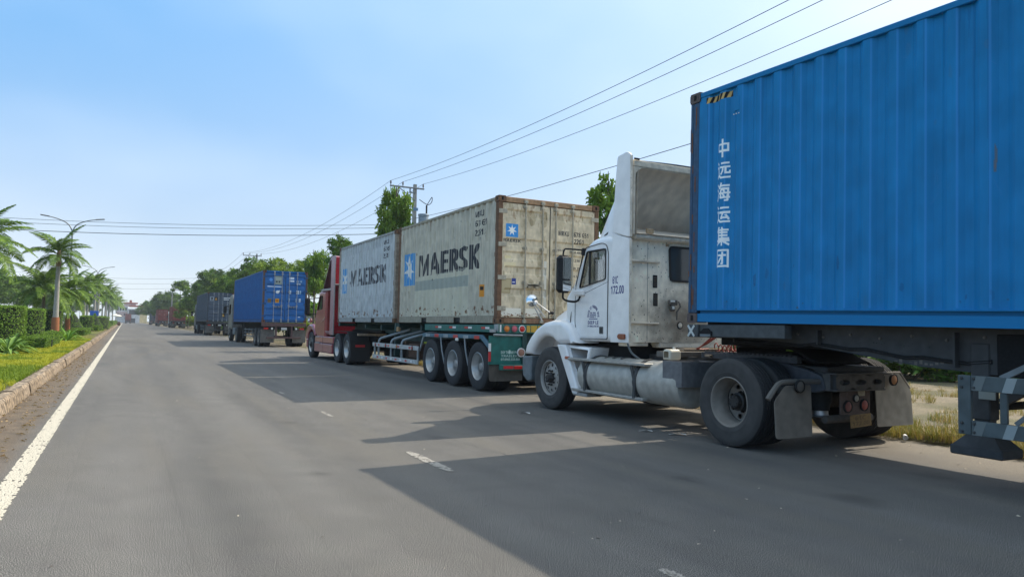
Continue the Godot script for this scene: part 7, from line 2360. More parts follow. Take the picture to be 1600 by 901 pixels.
func plants():
	M.leaf = leaf_mat()
	M.bark = worn(lin(0.17, 0.14, 0.10), 0.95, 0, M.grime, 1.5, M.rough_n, 0.6)
	M.palm_bark = worn(lin(0.42, 0.40, 0.35), 0.9, 0, M.grime, 1.2, M.rough_n, 0.5)
	M.hedge_core = worn(lin(0.018, 0.032, 0.008), 0.95, 0, M.fine, 2.0)
	var street := "young street trees along the right verge"
	var row := "trees lining the right side of the road"
	var trunks := []
	for k in 3: trunks.append(trunk(1.0, 0.09, 0.03, Vector3(rng.randf_range(-0.1, 0.1), 0, rng.randf_range(-0.1, 0.1)), 7, 0.16))
	var bright := [crown(0.5, 0.5, 60, 60, 0.085, 0.13, Color(0.084, 0.168, 0.027), Color(0.228, 0.348, 0.054)), crown(0.5, 0.5, 50, 60, 0.085, 0.13, Color(0.072, 0.155, 0.027), Color(0.192, 0.310, 0.054))]
	var big := [crown(0.5, 0.5, 150, 60, 0.05, 0.085, Color(0.068, 0.139, 0.027), Color(0.213, 0.343, 0.069)), crown(0.5, 0.5, 150, 60, 0.05, 0.085, Color(0.061, 0.122, 0.031), Color(0.167, 0.278, 0.061)), crown(0.5, 0.5, 130, 60, 0.05, 0.09, Color(0.106, 0.180, 0.031), Color(0.304, 0.408, 0.069))]
	# [x, z, height, crown height, crown width, kind, label]
	var near := [
		[12.0, -35.5, 8.3, 4.2, 2.0, 0, "slender leafy tree rising behind the gap between the two beige and grey containers"],
		[13.6, -19.0, 6.0, 3.4, 2.0, 1, "bushy tree behind the right edge of the beige container, by the white cab"],
		[12.2, -47.0, 6.9, 2.4, 1.9, 1, "small treetop showing above the grey-blue container's front end"],
		[11.9, -52.5, 6.5, 4.2, 2.5, 0, "upright young tree between the second blue container and the maroon cab"],
		[14.5, -66.0, 5.9, 2.2, 2.6, 1, "low treetop just over the roof of the second blue container"]]
	for n in near:
		tree("street_tree", Vector3(n[0], 0.05, n[1]), n[2], bright[n[5]], trunks[rng.randi() % 3], n[3], n[4], n[6], street, rng.randf() * TAU)
	var far := [
		[13.5, -78.0, 8.0, 5.0, 5.2, 2, "round tree behind the left part of the second blue container's roof"],
		[13.0, -88.0, 8.6, 6.0, 6.0, 0, "broad tree whose crown tops the row, left of the second pole"],
		[14.6, -72.0, 7.4, 4.5, 4.2, 2, "tree right of the second pole, above the second blue container"],
		[12.8, -100.0, 7.8, 5.8, 6.6, 0, "spreading tree above the roof of the slate-grey container"],
		[13.6, -112.0, 8.3, 6.2, 6.4, 2, "tree behind the pale pole at the slate-grey container"],
		[12.6, -126.0, 9.8, 6.6, 6.6, 1, "dark tall tree left of the pale pole"],
		[12.0, -140.0, 8.6, 6.6, 7.4, 0, "dense rounded tree at the left end of the row, nearest the red containers"],
		[10.6, -150.0, 5.6, 4.8, 5.2, 2, "bright bushy tree beside the road, left of the slate-grey container"],
		[16.5, -160.0, 9.0, 6.5, 8.0, 1, "dark tree farther back behind the bright bushy one"],
		[10.6, -228.0, 9.6, 7.0, 9.5, 1, "round dark tree above the farther red container"],
		[13.5, -196.0, 7.0, 5.0, 6.0, 0, "green tree behind the nearer red container"],
		[9.2, -252.0, 7.4, 6.0, 7.0, 1, "tree farther off, left of the red containers"],
		[8.0, -292.0, 8.6, 7.0, 9.0, 0, "bushy tree just right of the far house"],
		[17.5, -330.0, 10.0, 7.0, 10.0, 1, "farthest tree of the right-hand row"]]
	for n in far:
		tree("roadside_tree", Vector3(n[0], 0.0, n[1]), n[2], big[n[5]], trunks[rng.randi() % 3], n[3], n[4], n[6], row, rng.randf() * TAU)
	# slim tree with a ball crown beside the far pole
	tree("roadside_tree", Vector3(10.4, 0, -172.0), 10.2, bright[0], trunks[0], 3.2, 3.6, "thin-stemmed tree with a small round crown beside the far pole", row, 0.3)

	# shrubs and weeds behind the verge
	var herb := [crown(0.5, 0.5, 44, 34, 0.17, 0.17, Color(0.090, 0.195, 0.030), Color(0.285, 0.450, 0.075), 0.9), crown(0.5, 0.5, 44, 34, 0.19, 0.17, Color(0.105, 0.180, 0.030), Color(0.360, 0.450, 0.075), 0.9), crown(0.5, 0.5, 40, 40, 0.14, 0.18, Color(0.060, 0.135, 0.030), Color(0.195, 0.315, 0.060), 0.9)]
	for i in 80:
		var z := -3.0 - i * 0.72 + rng.randf_range(-0.3, 0.3)
		var x := 20.4 + 1.2 * sin(i * 1.3) + (2.2 if i % 2 == 1 else 0.0) + rng.randf_range(-0.6, 0.6) - (3.5 if z < -24 else 0.0)
		var w := rng.randf_range(1.6, 2.6)
		shrub(Vector3(x, -0.15, z), herb[i % 3], Vector3(w, rng.randf_range(1.2, 2.0) + (0.6 if i % 2 == 1 else 0.0), w), rng.randf() * TAU, "leafy shrub in the thicket beyond the sandy verge", "shrubs in the thicket behind the trucks")
	for i in 46:
		var z := -36.0 - i * 3.6
		var w := rng.randf_range(3.0, 4.6)
		shrub(Vector3(-16.2 + rng.randf_range(-0.8, 0.8), -0.3, z), herb[1 if i % 2 else 0], Vector3(w, rng.randf_range(2.0, 3.0), w), rng.randf() * TAU, "bush in the hedge line beyond the opposite carriageway", "bushes beyond the opposite carriageway")
	for i in 34:
		var z := -58.0 - i * 7.5
		var w := rng.randf_range(5.0, 8.0)
		shrub(Vector3(-19.0 + rng.randf_range(-3.0, 2.0), -0.2, z), big[2 if i % 3 else 0], Vector3(w, rng.randf_range(2.2, 3.6), w), rng.randf() * TAU, "bush in the green belt beyond the opposite carriageway", "bushes beyond the opposite carriageway")
	for i in 30:
		var z := -62.0 - i * 9.0
		var w := rng.randf_range(3.0, 5.0)
		shrub(Vector3(14.0 + rng.randf_range(-1.5, 3.0), 0.0, z), herb[i % 3], Vector3(w, rng.randf_range(1.6, 3.0), w), rng.randf() * TAU, "leafy shrub under the trees on the far right verge", "shrubs under the right-hand trees")
	for b in [[13.2, -16.2], [12.4, -14.6], [13.0, -30.0], [12.6, -38.5], [12.4, -44.0], [12.0, -57.0]]:
		shrub(Vector3(b[0], 0.0, b[1]), herb[1], Vector3(2.0, 1.7, 2.0), rng.randf() * TAU, "yellow-green bush between the parked lorries and the thicket", "bushes seen between the lorries")

	# grass on both verges
	var dry := [tuft(16, 0.18, 0.10, 0.009, Color(0.20, 0.19, 0.07), Color(0.44, 0.35, 0.17)), tuft(14, 0.12, 0.11, 0.009, Color(0.36, 0.25, 0.13), Color(0.48, 0.37, 0.21)), tuft(16, 0.18, 0.12, 0.010, Color(0.16, 0.20, 0.05), Color(0.34, 0.31, 0.11))]
	var gn := noise(55, 0.5, 3)
	for k in 3:
		var xf := []
		for i in 5200:
			var z := rng.randf_range(-24.0, 2.0)
			var f := pow(rng.randf(), 2.2)
			var x := 8.85 + 0.25 * gn.get_noise_2d(z * 2.0, 0.0) + f * 9.0
			var dens := gn.get_noise_2d(x * 1.5, z * 1.5)
			if f > 0.10 and dens < 0.12: continue
			if k == 2 and (z < -8.5 or rng.randf() < 0.6): continue
			xf.append(Transform3D(Basis(Vector3.UP, rng.randf() * TAU).scaled(Vector3.ONE * rng.randf_range(0.5, 1.15)), Vector3(x, 0.03 + 0.04 * smooth(8.8, 9.6, x), z)))
		copies("verge_grass", dry[k], M.leaf, xf, [], self)
	var lush := [tuft(12, 0.085, 0.07, 0.008, Color(0.12, 0.20, 0.025), Color(0.27, 0.35, 0.035)), tuft(12, 0.07, 0.07, 0.008, Color(0.33, 0.36, 0.035), Color(0.58, 0.53, 0.045))]
	for k in 2:
		var xf := []
		for i in 22000:
			var z := -6.0 - 44.0 * pow(rng.randf(), 1.3)
			var x := rng.randf_range(-5.0, -1.66)
			var y: float = gn.get_noise_2d(x * 0.9, z * 0.35) + 0.35 * smooth(-16.0, -28.0, z)
			if (k == 1) != (y > 0.08 + 0.2 * rng.randf_range(-1, 1)): continue
			xf.append(Transform3D(Basis(Vector3.UP, rng.randf() * TAU).scaled(Vector3.ONE * rng.randf_range(0.6, 1.2)), Vector3(x, 0.185, z)))
		copies("lawn_grass", lush[k], M.leaf, xf, [], self)
	# dry litter swept against the kerb
	var bits := Shape.new()
	for i in 700:
		var z := -5.0 - 30.0 * pow(rng.randf(), 1.4)
		var x := -1.40 + 0.5 * pow(rng.randf(), 1.6)
		var a := rng.randf() * TAU
		var d := Vector3(cos(a), rng.randf_range(0.0, 0.25), sin(a))
		bits.tint = Color(0.20, 0.13, 0.07).lerp(Color(0.40, 0.30, 0.17), rng.randf())
		leaf(bits, Vector3(x, 0.006, z), d.normalized(), Vector3(-d.z, 1.5, d.x).normalized(), rng.randf_range(0.03, 0.10), rng.randf_range(0.012, 0.03))
	var bo := put("leaf_litter", bits, M.leaf, self)
	bo.set_meta("kind", "stuff")

	# the planted central reserve
	var drum := "clipped round shrubs on the central reserve"
	topiary("drum", Vector3(-4.50, 0.19, -36.0), 0.92, 1.62, 6000, 0.085, "biggest clipped drum-shaped shrub, at the left edge of the photo", drum)
	topiary("drum", Vector3(-4.30, 0.19, -44.0), 0.74, 1.62, 4600, 0.075, "second clipped drum-shaped shrub from the left, right of the biggest", drum)
	topiary("drum", Vector3(-4.45, 0.19, -58.0), 0.74, 1.75, 3000, 0.085, "third clipped drum-shaped shrub, in front of the ringed palm", drum)
	var cones := [[-3.75, -70.0, 0.95, 1.72, "cone", "broad clipped cone shrub just right of the lamp post"], [-3.3, -84.0, 0.62, 1.5, "drum", "small drum-shaped shrub between the two clipped cones"], [-2.75, -88.0, 0.85, 1.75, "cone", "slimmer clipped cone shrub by the blue sign"], [-3.1, -104.0, 1.5, 1.5, "drum", "wide drum-shaped shrub right of the blue sign"], [-3.4, -128.0, 1.0, 1.7, "drum", "drum-shaped shrub under the distant palms"], [-3.2, -150.0, 1.1, 1.5, "cone", "farthest clipped cone shrub on the reserve"]]
	for c in cones: topiary(c[4], Vector3(c[0], 0.19, c[1]), c[2], c[3], 1700, 0.11, c[5], drum)
	var lh := "low clipped hedges on the central reserve"
	low_hedge(Vector3(-3.05, 0.19, -36.5), 0.9, 0.42, 7.0, 4200, 0.06, "low flat-topped hedge in front of the second drum-shaped shrub", lh)
	low_hedge(Vector3(-3.4, 0.19, -47.5), 0.9, 0.42, 6.0, 2400, 0.07, "low hedge behind the first one, in front of the palm trunk", lh)
	low_hedge(Vector3(-2.9, 0.19, -66.0), 0.9, 0.45, 10.0, 2000, 0.09, "low hedge beside the broad clipped cone", lh)
	low_hedge(Vector3(-2.7, 0.19, -92.0), 0.9, 0.5, 16.0, 2000, 0.11, "low hedge near the blue sign", lh)
	low_hedge(Vector3(-2.6, 0.19, -135.0), 1.0, 0.6, 40.0, 2200, 0.14, "long low hedge under the distant palms", lh)
	low_hedge(Vector3(-2.8, 0.19, -230.0), 1.4, 0.9, 110.0, 2600, 0.22, "farthest long hedge along the reserve", lh)
	var strap := strap_plant(46, 0.95, 0.075, Color(0.068, 0.150, 0.027), Color(0.240, 0.375, 0.090))
	var strap2 := strap_plant(40, 0.8, 0.05, Color(0.090, 0.210, 0.030), Color(0.210, 0.360, 0.045))
	var lg := "strap-leaved plants on the central reserve"
	lily(Vector3(-3.25, 0.19, -28.2), strap, 1.35, 0.2, "large clump of broad strap leaves at the left edge, lowest in the photo", lg)
	lily(Vector3(-3.45, 0.19, -30.4), strap, 1.3, 1.9, "clump of strap leaves at the foot of the biggest drum-shaped shrub", lg)
	lily(Vector3(-3.95, 0.19, -28.0), strap, 1.4, 2.9, "clump of strap leaves cut by the left edge of the photo", lg)
	lily(Vector3(-2.55, 0.19, -44.5), strap2, 1.6, 0.7, "bright spiky clump at the end of the second low hedge", lg)
	lily(Vector3(-3.55, 0.19, -52.0), strap, 1.2, 1.2, "pale strap-leaved clump in front of the third drum shrub", lg)
	lily(Vector3(-3.25, 0.19, -55.0), strap, 1.3, 3.0, "pale strap-leaved clump at the foot of the ringed palm", lg)

	var fr := []
	for k in 4: fr.append(frond(2.3, [0.5, 0.75, 0.95, 0.62][k], 44, 0.62, Color(0.045, 0.105, 0.015), Color(0.17, 0.27, 0.04)))
	var pg := "palms on the central reserve"
	palm(Vector3(-4.45, 0.19, -30.6), 3.7, fr, 22, 0.86, M.bark, 0.11, "nearest palm with bright feathery fronds, cut by the left edge of the photo", pg)
	palm(Vector3(-3.75, 0.19, -53.0), 5.1, fr, 20, 1.0, M.palm_bark, 0.17, "tall palm with a pale ringed trunk in front of the first lamp post", pg, true, true)
	palm(Vector3(-4.75, 0.19, -57.0), 3.1, fr, 22, 1.15, M.bark, 0.13, "bushy lower palm left of the pale-trunked palm", pg)
	palm(Vector3(-3.55, 0.19, -60.5), 3.0, fr, 20, 1.0, M.bark, 0.13, "drooping lower palm right of the pale-trunked palm, at the lamp post", pg, true)
	var rest := [[-4.0, -94.0, 5.0, 1.0], [-3.3, -103.0, 5.6, 1.05], [-4.4, -112.0, 4.6, 1.1], [-3.4, -121.0, 6.2, 1.0], [-4.0, -134.0, 4.8, 1.2], [-3.0, -146.0, 6.0, 1.2], [-3.8, -160.0, 5.4, 1.3], [-2.9, -176.0, 6.4, 1.3], [-3.4, -196.0, 6.0, 1.4], [-2.8, -220.0, 6.4, 1.5], [-3.2, -250.0, 6.4, 1.6], [-2.6, -285.0, 7.0, 1.8], [-3.0, -325.0, 7.0, 2.0]]
	var nth := ["first", "second", "third", "fourth", "fifth", "sixth", "seventh", "eighth", "ninth", "tenth", "eleventh", "twelfth", "last"]
	for q in rest:
		palm(Vector3(q[0], 0.19, q[1]), q[2], fr, 16, q[3], M.palm_bark, 0.16, "%s palm of the line beyond the first lamp post, counted from the lamp" % nth[rest.find(q)], "distant palms on the central reserve")
	# trees beyond the opposite carriageway
	var lt := [[-24.0, -74.0, 6.5, 5.0, 9.0, 2], [-20.0, -62.0, 7.4, 5.5, 6.0, 2], [-26.0, -92.0, 7.0, 5.5, 9.0, 0], [-17.0, -70.0, 6.2, 5.0, 7.0, 2], [-18.0, -86.0, 8.2, 6.5, 8.0, 0], [-16.5, -100.0, 7.0, 5.5, 7.5, 2], [-18.0, -116.0, 8.8, 7.0, 8.5, 1], [-17.5, -136.0, 8.6, 7.0, 9.0, 0], [-17.0, -160.0, 9.0, 7.0, 10.0, 1], [-16.5, -190.0, 9.0, 7.0, 10.0, 0], [-16.0, -225.0, 9.5, 7.5, 12.0, 1], [-16.0, -270.0, 10.0, 8.0, 13.0, 0], [-15.0, -320.0, 10.0, 8.0, 14.0, 1]]
	for q in lt:
		tree("background_tree", Vector3(q[0], 0, q[1]), q[2], big[q[5]], trunks[rng.randi() % 3], q[3], q[4], "%s tree beyond the opposite carriageway, counted from the left edge of the photo" % nth[lt.find(q)], "trees beyond the opposite carriageway", rng.randf() * TAU)

# ---------------------------------------------------------------- poles, wires, lamps, far things
func power_pole(at: Vector3, h: float, label: String, transformer: bool):
	var t := thing("power_pole", at, label, "utility pole", "power poles along the right side of the road")
	var s := Shape.new()
	s.hexa([Vector3(-0.17, 0, 0.14), Vector3(0.17, 0, 0.14), Vector3(0.17, 0, -0.14), Vector3(-0.17, 0, -0.14), Vector3(-0.10, h, 0.09), Vector3(0.10, h, 0.09), Vector3(0.10, h, -0.09), Vector3(-0.10, h, -0.09)])
	put("post", s, M.pole, t)
	var arm := worn(lin(0.28, 0.29, 0.30), 0.5, 0.5, M.grime, 2.0)
	boxes("cross_arm", t, Vector3.ZERO, arm, [[Vector3(-1.75, h - 0.32, 0.09), Vector3(0.60, h - 0.22, 0.17)]], 0.01)
	var br := Shape.new()
	br.bar(Vector3(-1.15, h - 0.32, 0.13), Vector3(0, h - 1.1, 0.13), 0.05, 0.05)
	put("arm_brace", br, arm, t)
	boxes("switch_bracket", t, Vector3.ZERO, arm, [[Vector3(-0.42, h - 0.62, 0.09), Vector3(0.0, h - 0.54, 0.16)], [Vector3(-0.42, h - 0.62, 0.09), Vector3(-0.34, h - 0.30, 0.16)]], 0.006)
	for x in [-1.70, -0.88, 0.52]:
		var q := Shape.new()
		q.lathe([Vector2(0, 0.30), Vector2(0.03, 0.29), Vector2(0.05, 0.26), Vector2(0.03, 0.22), Vector2(0.065, 0.19), Vector2(0.03, 0.15), Vector2(0.07, 0.12), Vector2(0.03, 0.08), Vector2(0.02, 0.0)], Transform3D(Basis(Vector3(0, 1, 0), Vector3(1, 0, 0), Vector3(0, 0, -1)), Vector3(x, h - 0.22, 0.13)), 10)
		put("insulator", q, mat(lin(0.10, 0.075, 0.06), 0.3), t, 40.0)
	if transformer:
		var can := Shape.new()
		can.lathe([Vector2(0, -1.95), Vector2(0.34, -1.95), Vector2(0.36, -2.0), Vector2(0.36, -2.05), Vector2(0.33, -2.06), Vector2(0.33, -3.0), Vector2(0, -3.02)], Transform3D(Basis(Vector3(0, 1, 0), Vector3(1, 0, 0), Vector3(0, 0, -1)), Vector3(0.55, h, 0.25)), 20)
		put("transformer", can, worn(lin(0.30, 0.36, 0.42), 0.5, 0.2, M.grime, 1.5), t, 40.0)
		var bush := Shape.new()
		bush.tube([Vector3(0.75, h - 1.95, 0.25), Vector3(0.75, h - 1.35, 0.25)], 0.06, 8)
		put("bushing", bush, M.black, t, 40.0)
		var loop := Shape.new()
		loop.tube(bend([Vector3(0.75, h - 1.36, 0.25), Vector3(0.95, h - 1.00, 0.28), Vector3(1.10, h - 0.78, 0.28), Vector3(1.08, h - 1.10, 0.3), Vector3(0.80, h - 1.30, 0.28), Vector3(0.25, h - 1.00, 0.2)]), 0.025, 6)
		put("jumper_wire", loop, M.black, t, 60.0)
		boxes("sign_plate", t, Vector3.ZERO, worn(lin(0.16, 0.30, 0.50), 0.5, 0, M.fine, 3.0), [[Vector3(-0.2, h - 1.75, 0.13), Vector3(0.2, h - 1.55, 0.14)]], 0.0)

func wire(a: Vector3, b: Vector3, sag: float, r: float, label: String, group: String):
	var pts := []
	for i in 29:
		var f := i / 28.0
		pts.append(a.lerp(b, f) - Vector3.UP * sag * 4 * f * (1 - f))
	var s := Shape.new(a)
	s.tube(pts, r, 5, -1.0, false)
	var o := put("power_line", s, M.wire, self, 80.0)
	o.position = a
	tag(o, label, "wire", group)

func street_lamp(at: Vector3, label: String):
	var t := thing("street_lamp", at, label, "street lamp", "twin-armed lamps on the central reserve")
	var m := worn(lin(0.32, 0.34, 0.35), 0.45, 0.6, M.fine, 2.0)
	var s := Shape.new()
	s.tube([Vector3.ZERO, Vector3(0, 4.0, 0), Vector3(0, 7.6, 0)], 0.095, 10, 0.05)
	put("post", s, m, t, 60.0)
	for sx in [-1, 1]:
		var a := Shape.new()
		a.tube(bend([Vector3(0, 7.5, 0), Vector3(sx * 0.2, 7.93, 0), Vector3(sx * 0.55, 8.2, 0), Vector3(sx * 1.1, 8.4, 0), Vector3(sx * 1.5, 8.48, 0)], 5), 0.045, 8, 0.03)
		put("arm", a, m, t, 60.0)
		var h := Shape.new()
		h.obox(Transform3D(Basis(Vector3(0, 0, 1), sx * 0.13), Vector3(sx * 1.72, 8.52, 0)), Vector3(0.6, 0.07, 0.22), 0.03)
		put("lamp_head", h, worn(lin(0.16, 0.17, 0.18), 0.5, 0.3, M.fine, 2.0), t)

func street():
	M.wire = mat(lin(0.05, 0.055, 0.06), 0.6)
	power_pole(Vector3(16.5, 0, -45.0), 10.6, "power pole with transformer behind the slender tree", true)
	power_pole(Vector3(15.0, 0, -100.0), 10.35, "power pole above the trees behind the second blue container", false)
	power_pole(Vector3(13.6, 0, -150.0), 9.9, "pale pole rising from the trees behind the slate-grey container", false)
	power_pole(Vector3(10.9, 0, -212.0), 9.4, "thin pole beside the nearer far brick-red container", false)
	power_pole(Vector3(9.6, 0, -300.0), 9.4, "farthest small pole near the far house", false)
	var tops := [Vector3(16.5, 10.6, -45), Vector3(15.0, 10.35, -100), Vector3(13.6, 9.9, -150), Vector3(10.9, 9.4, -212), Vector3(9.6, 9.4, -300)]
	var xs := [-1.70, -0.88, 0.52]
	for k in 3:
		wire(Vector3([14.75, 15.55, 16.95][k], 10.9, 8.0), tops[0] + Vector3(xs[k], 0.06, 0.13), [0.95, 0.92, 1.0][k], 0.011, ["uppermost", "middle", "lowest"][k] + " of the three wires running over the containers to the near pole", "wires along the power poles")
		for i in 4:
			wire(tops[i] + Vector3(xs[k], 0.06, 0.13), tops[i + 1] + Vector3(xs[k], 0.06, 0.13), 1.1, 0.011 if i < 1 else 0.014, "wire between two farther power poles above the trees", "wires between the farther poles")
	wire(Vector3(16.6, 8.0, 6.0), Vector3(16.5, 8.35, -45.0), 0.55, 0.014, "single cable passing behind the white cab's roof fairing", "wires along the power poles")
	for k in 3:
		wire(Vector3(16.4, 6.75 - 0.16 * k, 4.0), Vector3(16.45, 6.9 - 0.18 * k, -45.0), 0.5, 0.02 if k == 0 else 0.016, ["upper", "middle", "lower"][k] + " cable of the bundle behind the beige container's right corner", "low cables along the power poles")
	# service wires that cross the road on their way to the near pole
	var y := [8.0, 7.8, 7.4]
	for k in 3:
		wire(Vector3(-26.0, y[k] + 0.75 - 0.1 * k, -62.0), Vector3(16.5, y[k], -45.0), 0.9, [0.013, 0.013, 0.020][k], ["top", "middle", "bottom"][k] + " wire crossing the road to the near pole", "wires crossing the road")
	for k in 3:
		wire(Vector3(-30.0, 10.5 - k * 1.0, -150.0), Vector3(13.6, 9.7 - k * 0.9, -150.0), 1.2, 0.018, "distant wire crossing the road above the red containers", "distant wires crossing the road")

	street_lamp(Vector3(-3.6, 0.19, -61.5), "nearest twin-armed street lamp, behind the pale-trunked palm")
	street_lamp(Vector3(-3.5, 0.19, -116.0), "second twin-armed street lamp, above the distant palms")
	street_lamp(Vector3(-3.3, 0.19, -172.0), "farthest twin-armed street lamp on the reserve")

	# small blue sign on the reserve
	var so := Vector3(-2.9, 0.19, -91.0)
	var sg := thing("blue_sign", so, "small blue sign on a post by the clipped cones", "sign")
	boxes("panel", sg, Vector3.ZERO, mat(lin(0.02, 0.12, 0.50), 0.4), [[Vector3(-0.42, 1.55, -0.02), Vector3(0.42, 2.1, 0.02)]], 0.01)
	boxes("post", sg, Vector3.ZERO, M.steel, [[Vector3(-0.03, 0, -0.06), Vector3(0.03, 2.0, -0.02)]], 0.0)
	# stake beside the low hedge
	var st := thing("stake", Vector3(-2.5, 0.19, -34.2), "thin dark stake at the end of the low hedge", "stake")
	boxes("rod", st, Vector3.ZERO, M.chassis, [[Vector3(-0.02, 0, -0.02), Vector3(0.02, 0.34, 0.02)]], 0.004)
	# pale parasol stall far down the kerb
	var uo := Vector3(-2.1, 0.19, -235.0)
	var um := thing("parasol", uo, "pale parasol far down the kerb, left of the far house", "parasol")
	var us := Shape.new()
	us.lathe([Vector2(0, 2.9), Vector2(1.3, 2.45), Vector2(1.4, 2.2)], Transform3D(Basis(Vector3(0, 1, 0), Vector3(1, 0, 0), Vector3(0, 0, -1)), Vector3.ZERO), 12)
	put("canopy", us, mat(lin(0.72, 0.70, 0.58), 0.8), um, 20.0)
	boxes("pole", um, Vector3.ZERO, M.steel, [[Vector3(-0.03, 0, -0.03), Vector3(0.03, 2.6, 0.03)]], 0.0)
	var bo := thing("brown_crate", Vector3(-1.2, 0.0, -205.0), "brown crate standing at the kerb far down the road", "crate")
	boxes("side", bo, Vector3.ZERO, worn(lin(0.16, 0.08, 0.05), 0.9, 0, M.grime, 1.5), [[Vector3(-0.4, 0.0, -0.4), Vector3(0.4, 0.62, 0.4)], [Vector3(-0.3, 0.625, -0.3), Vector3(0.3, 0.95, 0.2)]], 0.04)

	# the house at the end of the road
	var ho := Vector3(2.0, 0, -432.0)
	var h := thing("far_house", ho, "white and pink house with red roofs at the far end of the road", "house")
	var wh := worn(lin(0.66, 0.66, 0.66), 0.8, 0, M.grime, 0.2)
	var pk := worn(lin(0.62, 0.46, 0.44), 0.8, 0, M.grime, 0.2)
	var rf := worn(lin(0.36, 0.10, 0.06), 0.8, 0, M.grime, 0.3)
	boxes("wall", h, Vector3.ZERO, wh, [[Vector3(-6.0, 0, -6.0), Vector3(-0.6, 8.6, 2.0)], [Vector3(-0.55, 0, -6.0), Vector3(5.0, 7.4, 4.0)]], 0.05)
	boxes("wall", h, Vector3.ZERO, pk, [[Vector3(-6.1, 3.2, 2.0), Vector3(-0.7, 5.8, 2.4)], [Vector3(-2.5, 8.6, -6.0), Vector3(3.0, 10.0, 0.0)]], 0.05)
	boxes("wing", h, Vector3.ZERO, worn(lin(0.66, 0.56, 0.30), 0.8, 0, M.grime, 0.2), [[Vector3(5.0, 0, -5.0), Vector3(8.5, 7.2, 1.0)]], 0.05)
	boxes("roof", h, Vector3.ZERO, rf, [[Vector3(-3.0, 10.0, -6.4), Vector3(4.0, 10.7, 0.4)], [Vector3(0.0, 8.4, -4.0), Vector3(8.8, 9.3, 2.0)], [Vector3(0.0, 10.7, -4), Vector3(1.2, 12.0, -2.5)]], 0.1)
	for k in 4:
		boxes("window", h, Vector3.ZERO, M.dark_glass, [[Vector3(-5.6 + k * 1.25, 6.4, 2.0), Vector3(-4.8 + k * 1.25, 8.0, 2.06)]], 0.0)
	boxes("window", h, Vector3.ZERO, M.dark_glass, [[Vector3(0.0, 4.4, 4.0), Vector3(4.4, 6.8, 4.06)], [Vector3(-5.4, 3.9, 2.4), Vector3(-4.8, 4.8, 2.45)], [Vector3(-2.4, 3.9, 2.4), Vector3(-1.8, 4.8, 2.45)]], 0.0)
	boxes("gate", h, Vector3.ZERO, M.chassis, [[Vector3(0.4, 0, 4.0), Vector3(3.0, 2.4, 4.06)]], 0.0)

	# low pale roadside stalls and posts under the trees beside the slate-grey container
	for q in [[10.8, -112.0, "pale plank rail beside the slate-grey container"], [12.2, -60.0, "pale rail seen between the second blue container and the maroon cab"]]:
		var r := thing("plank_rail", Vector3(q[0], 0, q[1]), q[2], "rail")
		for x in [-1.6, 0.2, 1.8]: boxes("post", r, Vector3.ZERO, worn(lin(0.5, 0.47, 0.40), 0.9, 0, M.grime, 1.0), [[Vector3(x - 0.06, 0, -0.06), Vector3(x + 0.06, 2.0, 0.06)]], 0.01)
		boxes("plank", r, Vector3.ZERO, worn(lin(0.58, 0.54, 0.46), 0.9, 0, M.grime, 1.0), [[Vector3(-2.0, 1.75, 0.07), Vector3(2.2, 1.95, 0.12)], [Vector3(-2.0, 1.1, 0.07), Vector3(2.2, 1.25, 0.12)]], 0.01)
	# grit and leaf crumbs scattered over the tarmac
	var chip := Shape.new()
	chip.tri(Vector3(-0.5, 0, -0.4), Vector3(-0.3, 0, 0.5), Vector3(0.5, 0.25, 0.1))
	chip.tri(Vector3(-0.5, 0, -0.4), Vector3(0.5, 0.25, 0.1), Vector3(0.3, 0, -0.5))
	var xf := []; var cs_ := []
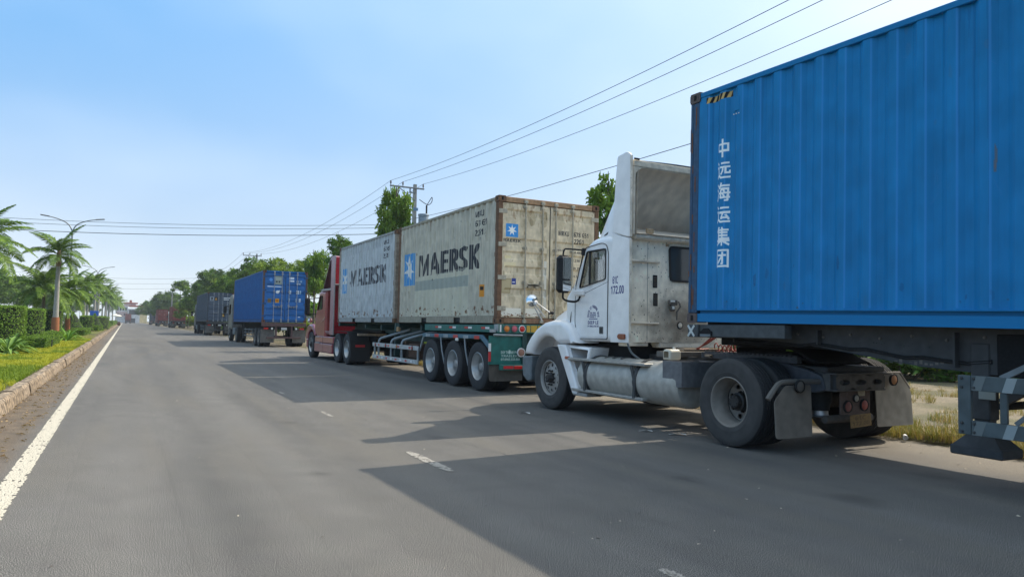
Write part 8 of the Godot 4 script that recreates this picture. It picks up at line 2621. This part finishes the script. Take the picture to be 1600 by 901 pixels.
	for i in 900:
		var z := -1.8 - 17.0 * pow(rng.randf(), 1.5)
		var x := rng.randf_range(-0.5, 8.5) if rng.randf() < 0.6 else 8.5 - 1.6 * rng.randf() * rng.randf()
		xf.append(Transform3D(Basis(Vector3.UP, rng.randf() * TAU).scaled(Vector3.ONE * (0.008 + 0.022 * pow(rng.randf(), 4.0))), Vector3(x, 0.005, z)))
		cs_.append(Color(0.50, 0.44, 0.34) if rng.randf() < 0.45 else Color(0.12, 0.105, 0.09))
	var cm_ := mat(Color(1, 1, 1), 0.9)
	cm_.vertex_color_use_as_albedo = true
	copies("road_grit", chip.mesh(), cm_, xf, cs_, self)
	# paper scraps on the tarmac and in the weeds
	var scraps := [[5.60, -10.05, 0.16, "white paper scrap on the tarmac by the white truck's front wheel"], [6.35, -7.35, 0.22, "thin white strip lying in front of the white truck's rear wheel"], [6.15, -7.75, 0.18, "second white strip beside the white truck's rear wheel"]]
	for q in scraps:
		var so2 := Vector3(q[0], 0.0, q[1])
		var s := Shape.new()
		var a := rng.randf() * 2.0
		var d: Vector3 = Vector3(cos(a), 0, sin(a)) * q[2] * 0.5; var e := Vector3(-sin(a), 0, cos(a)) * 0.03
		s.quad(-d - e + Vector3(0, 0.005, 0), -d + e + Vector3(0, 0.012, 0), e + Vector3(0, 0.03, 0), -e + Vector3(0, 0.02, 0))
		s.quad(-e + Vector3(0, 0.02, 0), e + Vector3(0, 0.03, 0), d + e + Vector3(0, 0.006, 0), d - e + Vector3(0, 0.014, 0))
		var o := put("paper_scrap", s, mat(lin(0.75, 0.74, 0.70), 0.8), self)
		o.position = so2
		tag(o, q[3], "litter")
	var cup := thing("crushed_cup", Vector3(8.75, 0.03, -5.85), "crushed white cup in the dry weeds by the right mud flap", "litter")
	var cs := Shape.new()
	cs.lathe([Vector2(0, 0.07), Vector2(0.03, 0.07), Vector2(0.045, -0.05), Vector2(0.04, -0.045), Vector2(0, 0.05)], Transform3D(Basis.from_euler(Vector3(0.3, 0.8, 0.2)), Vector3(0, 0.045, 0)), 12)
	put("cup", cs, mat(lin(0.78, 0.78, 0.76), 0.7), cup, 40.0)
	cup.scale = Vector3.ONE * 0.7

func _ready():
	rng.seed = 20240517
	sky_and_sun()
	materials()
	ground()
	containers()
	lorries()
	plants()
	street()
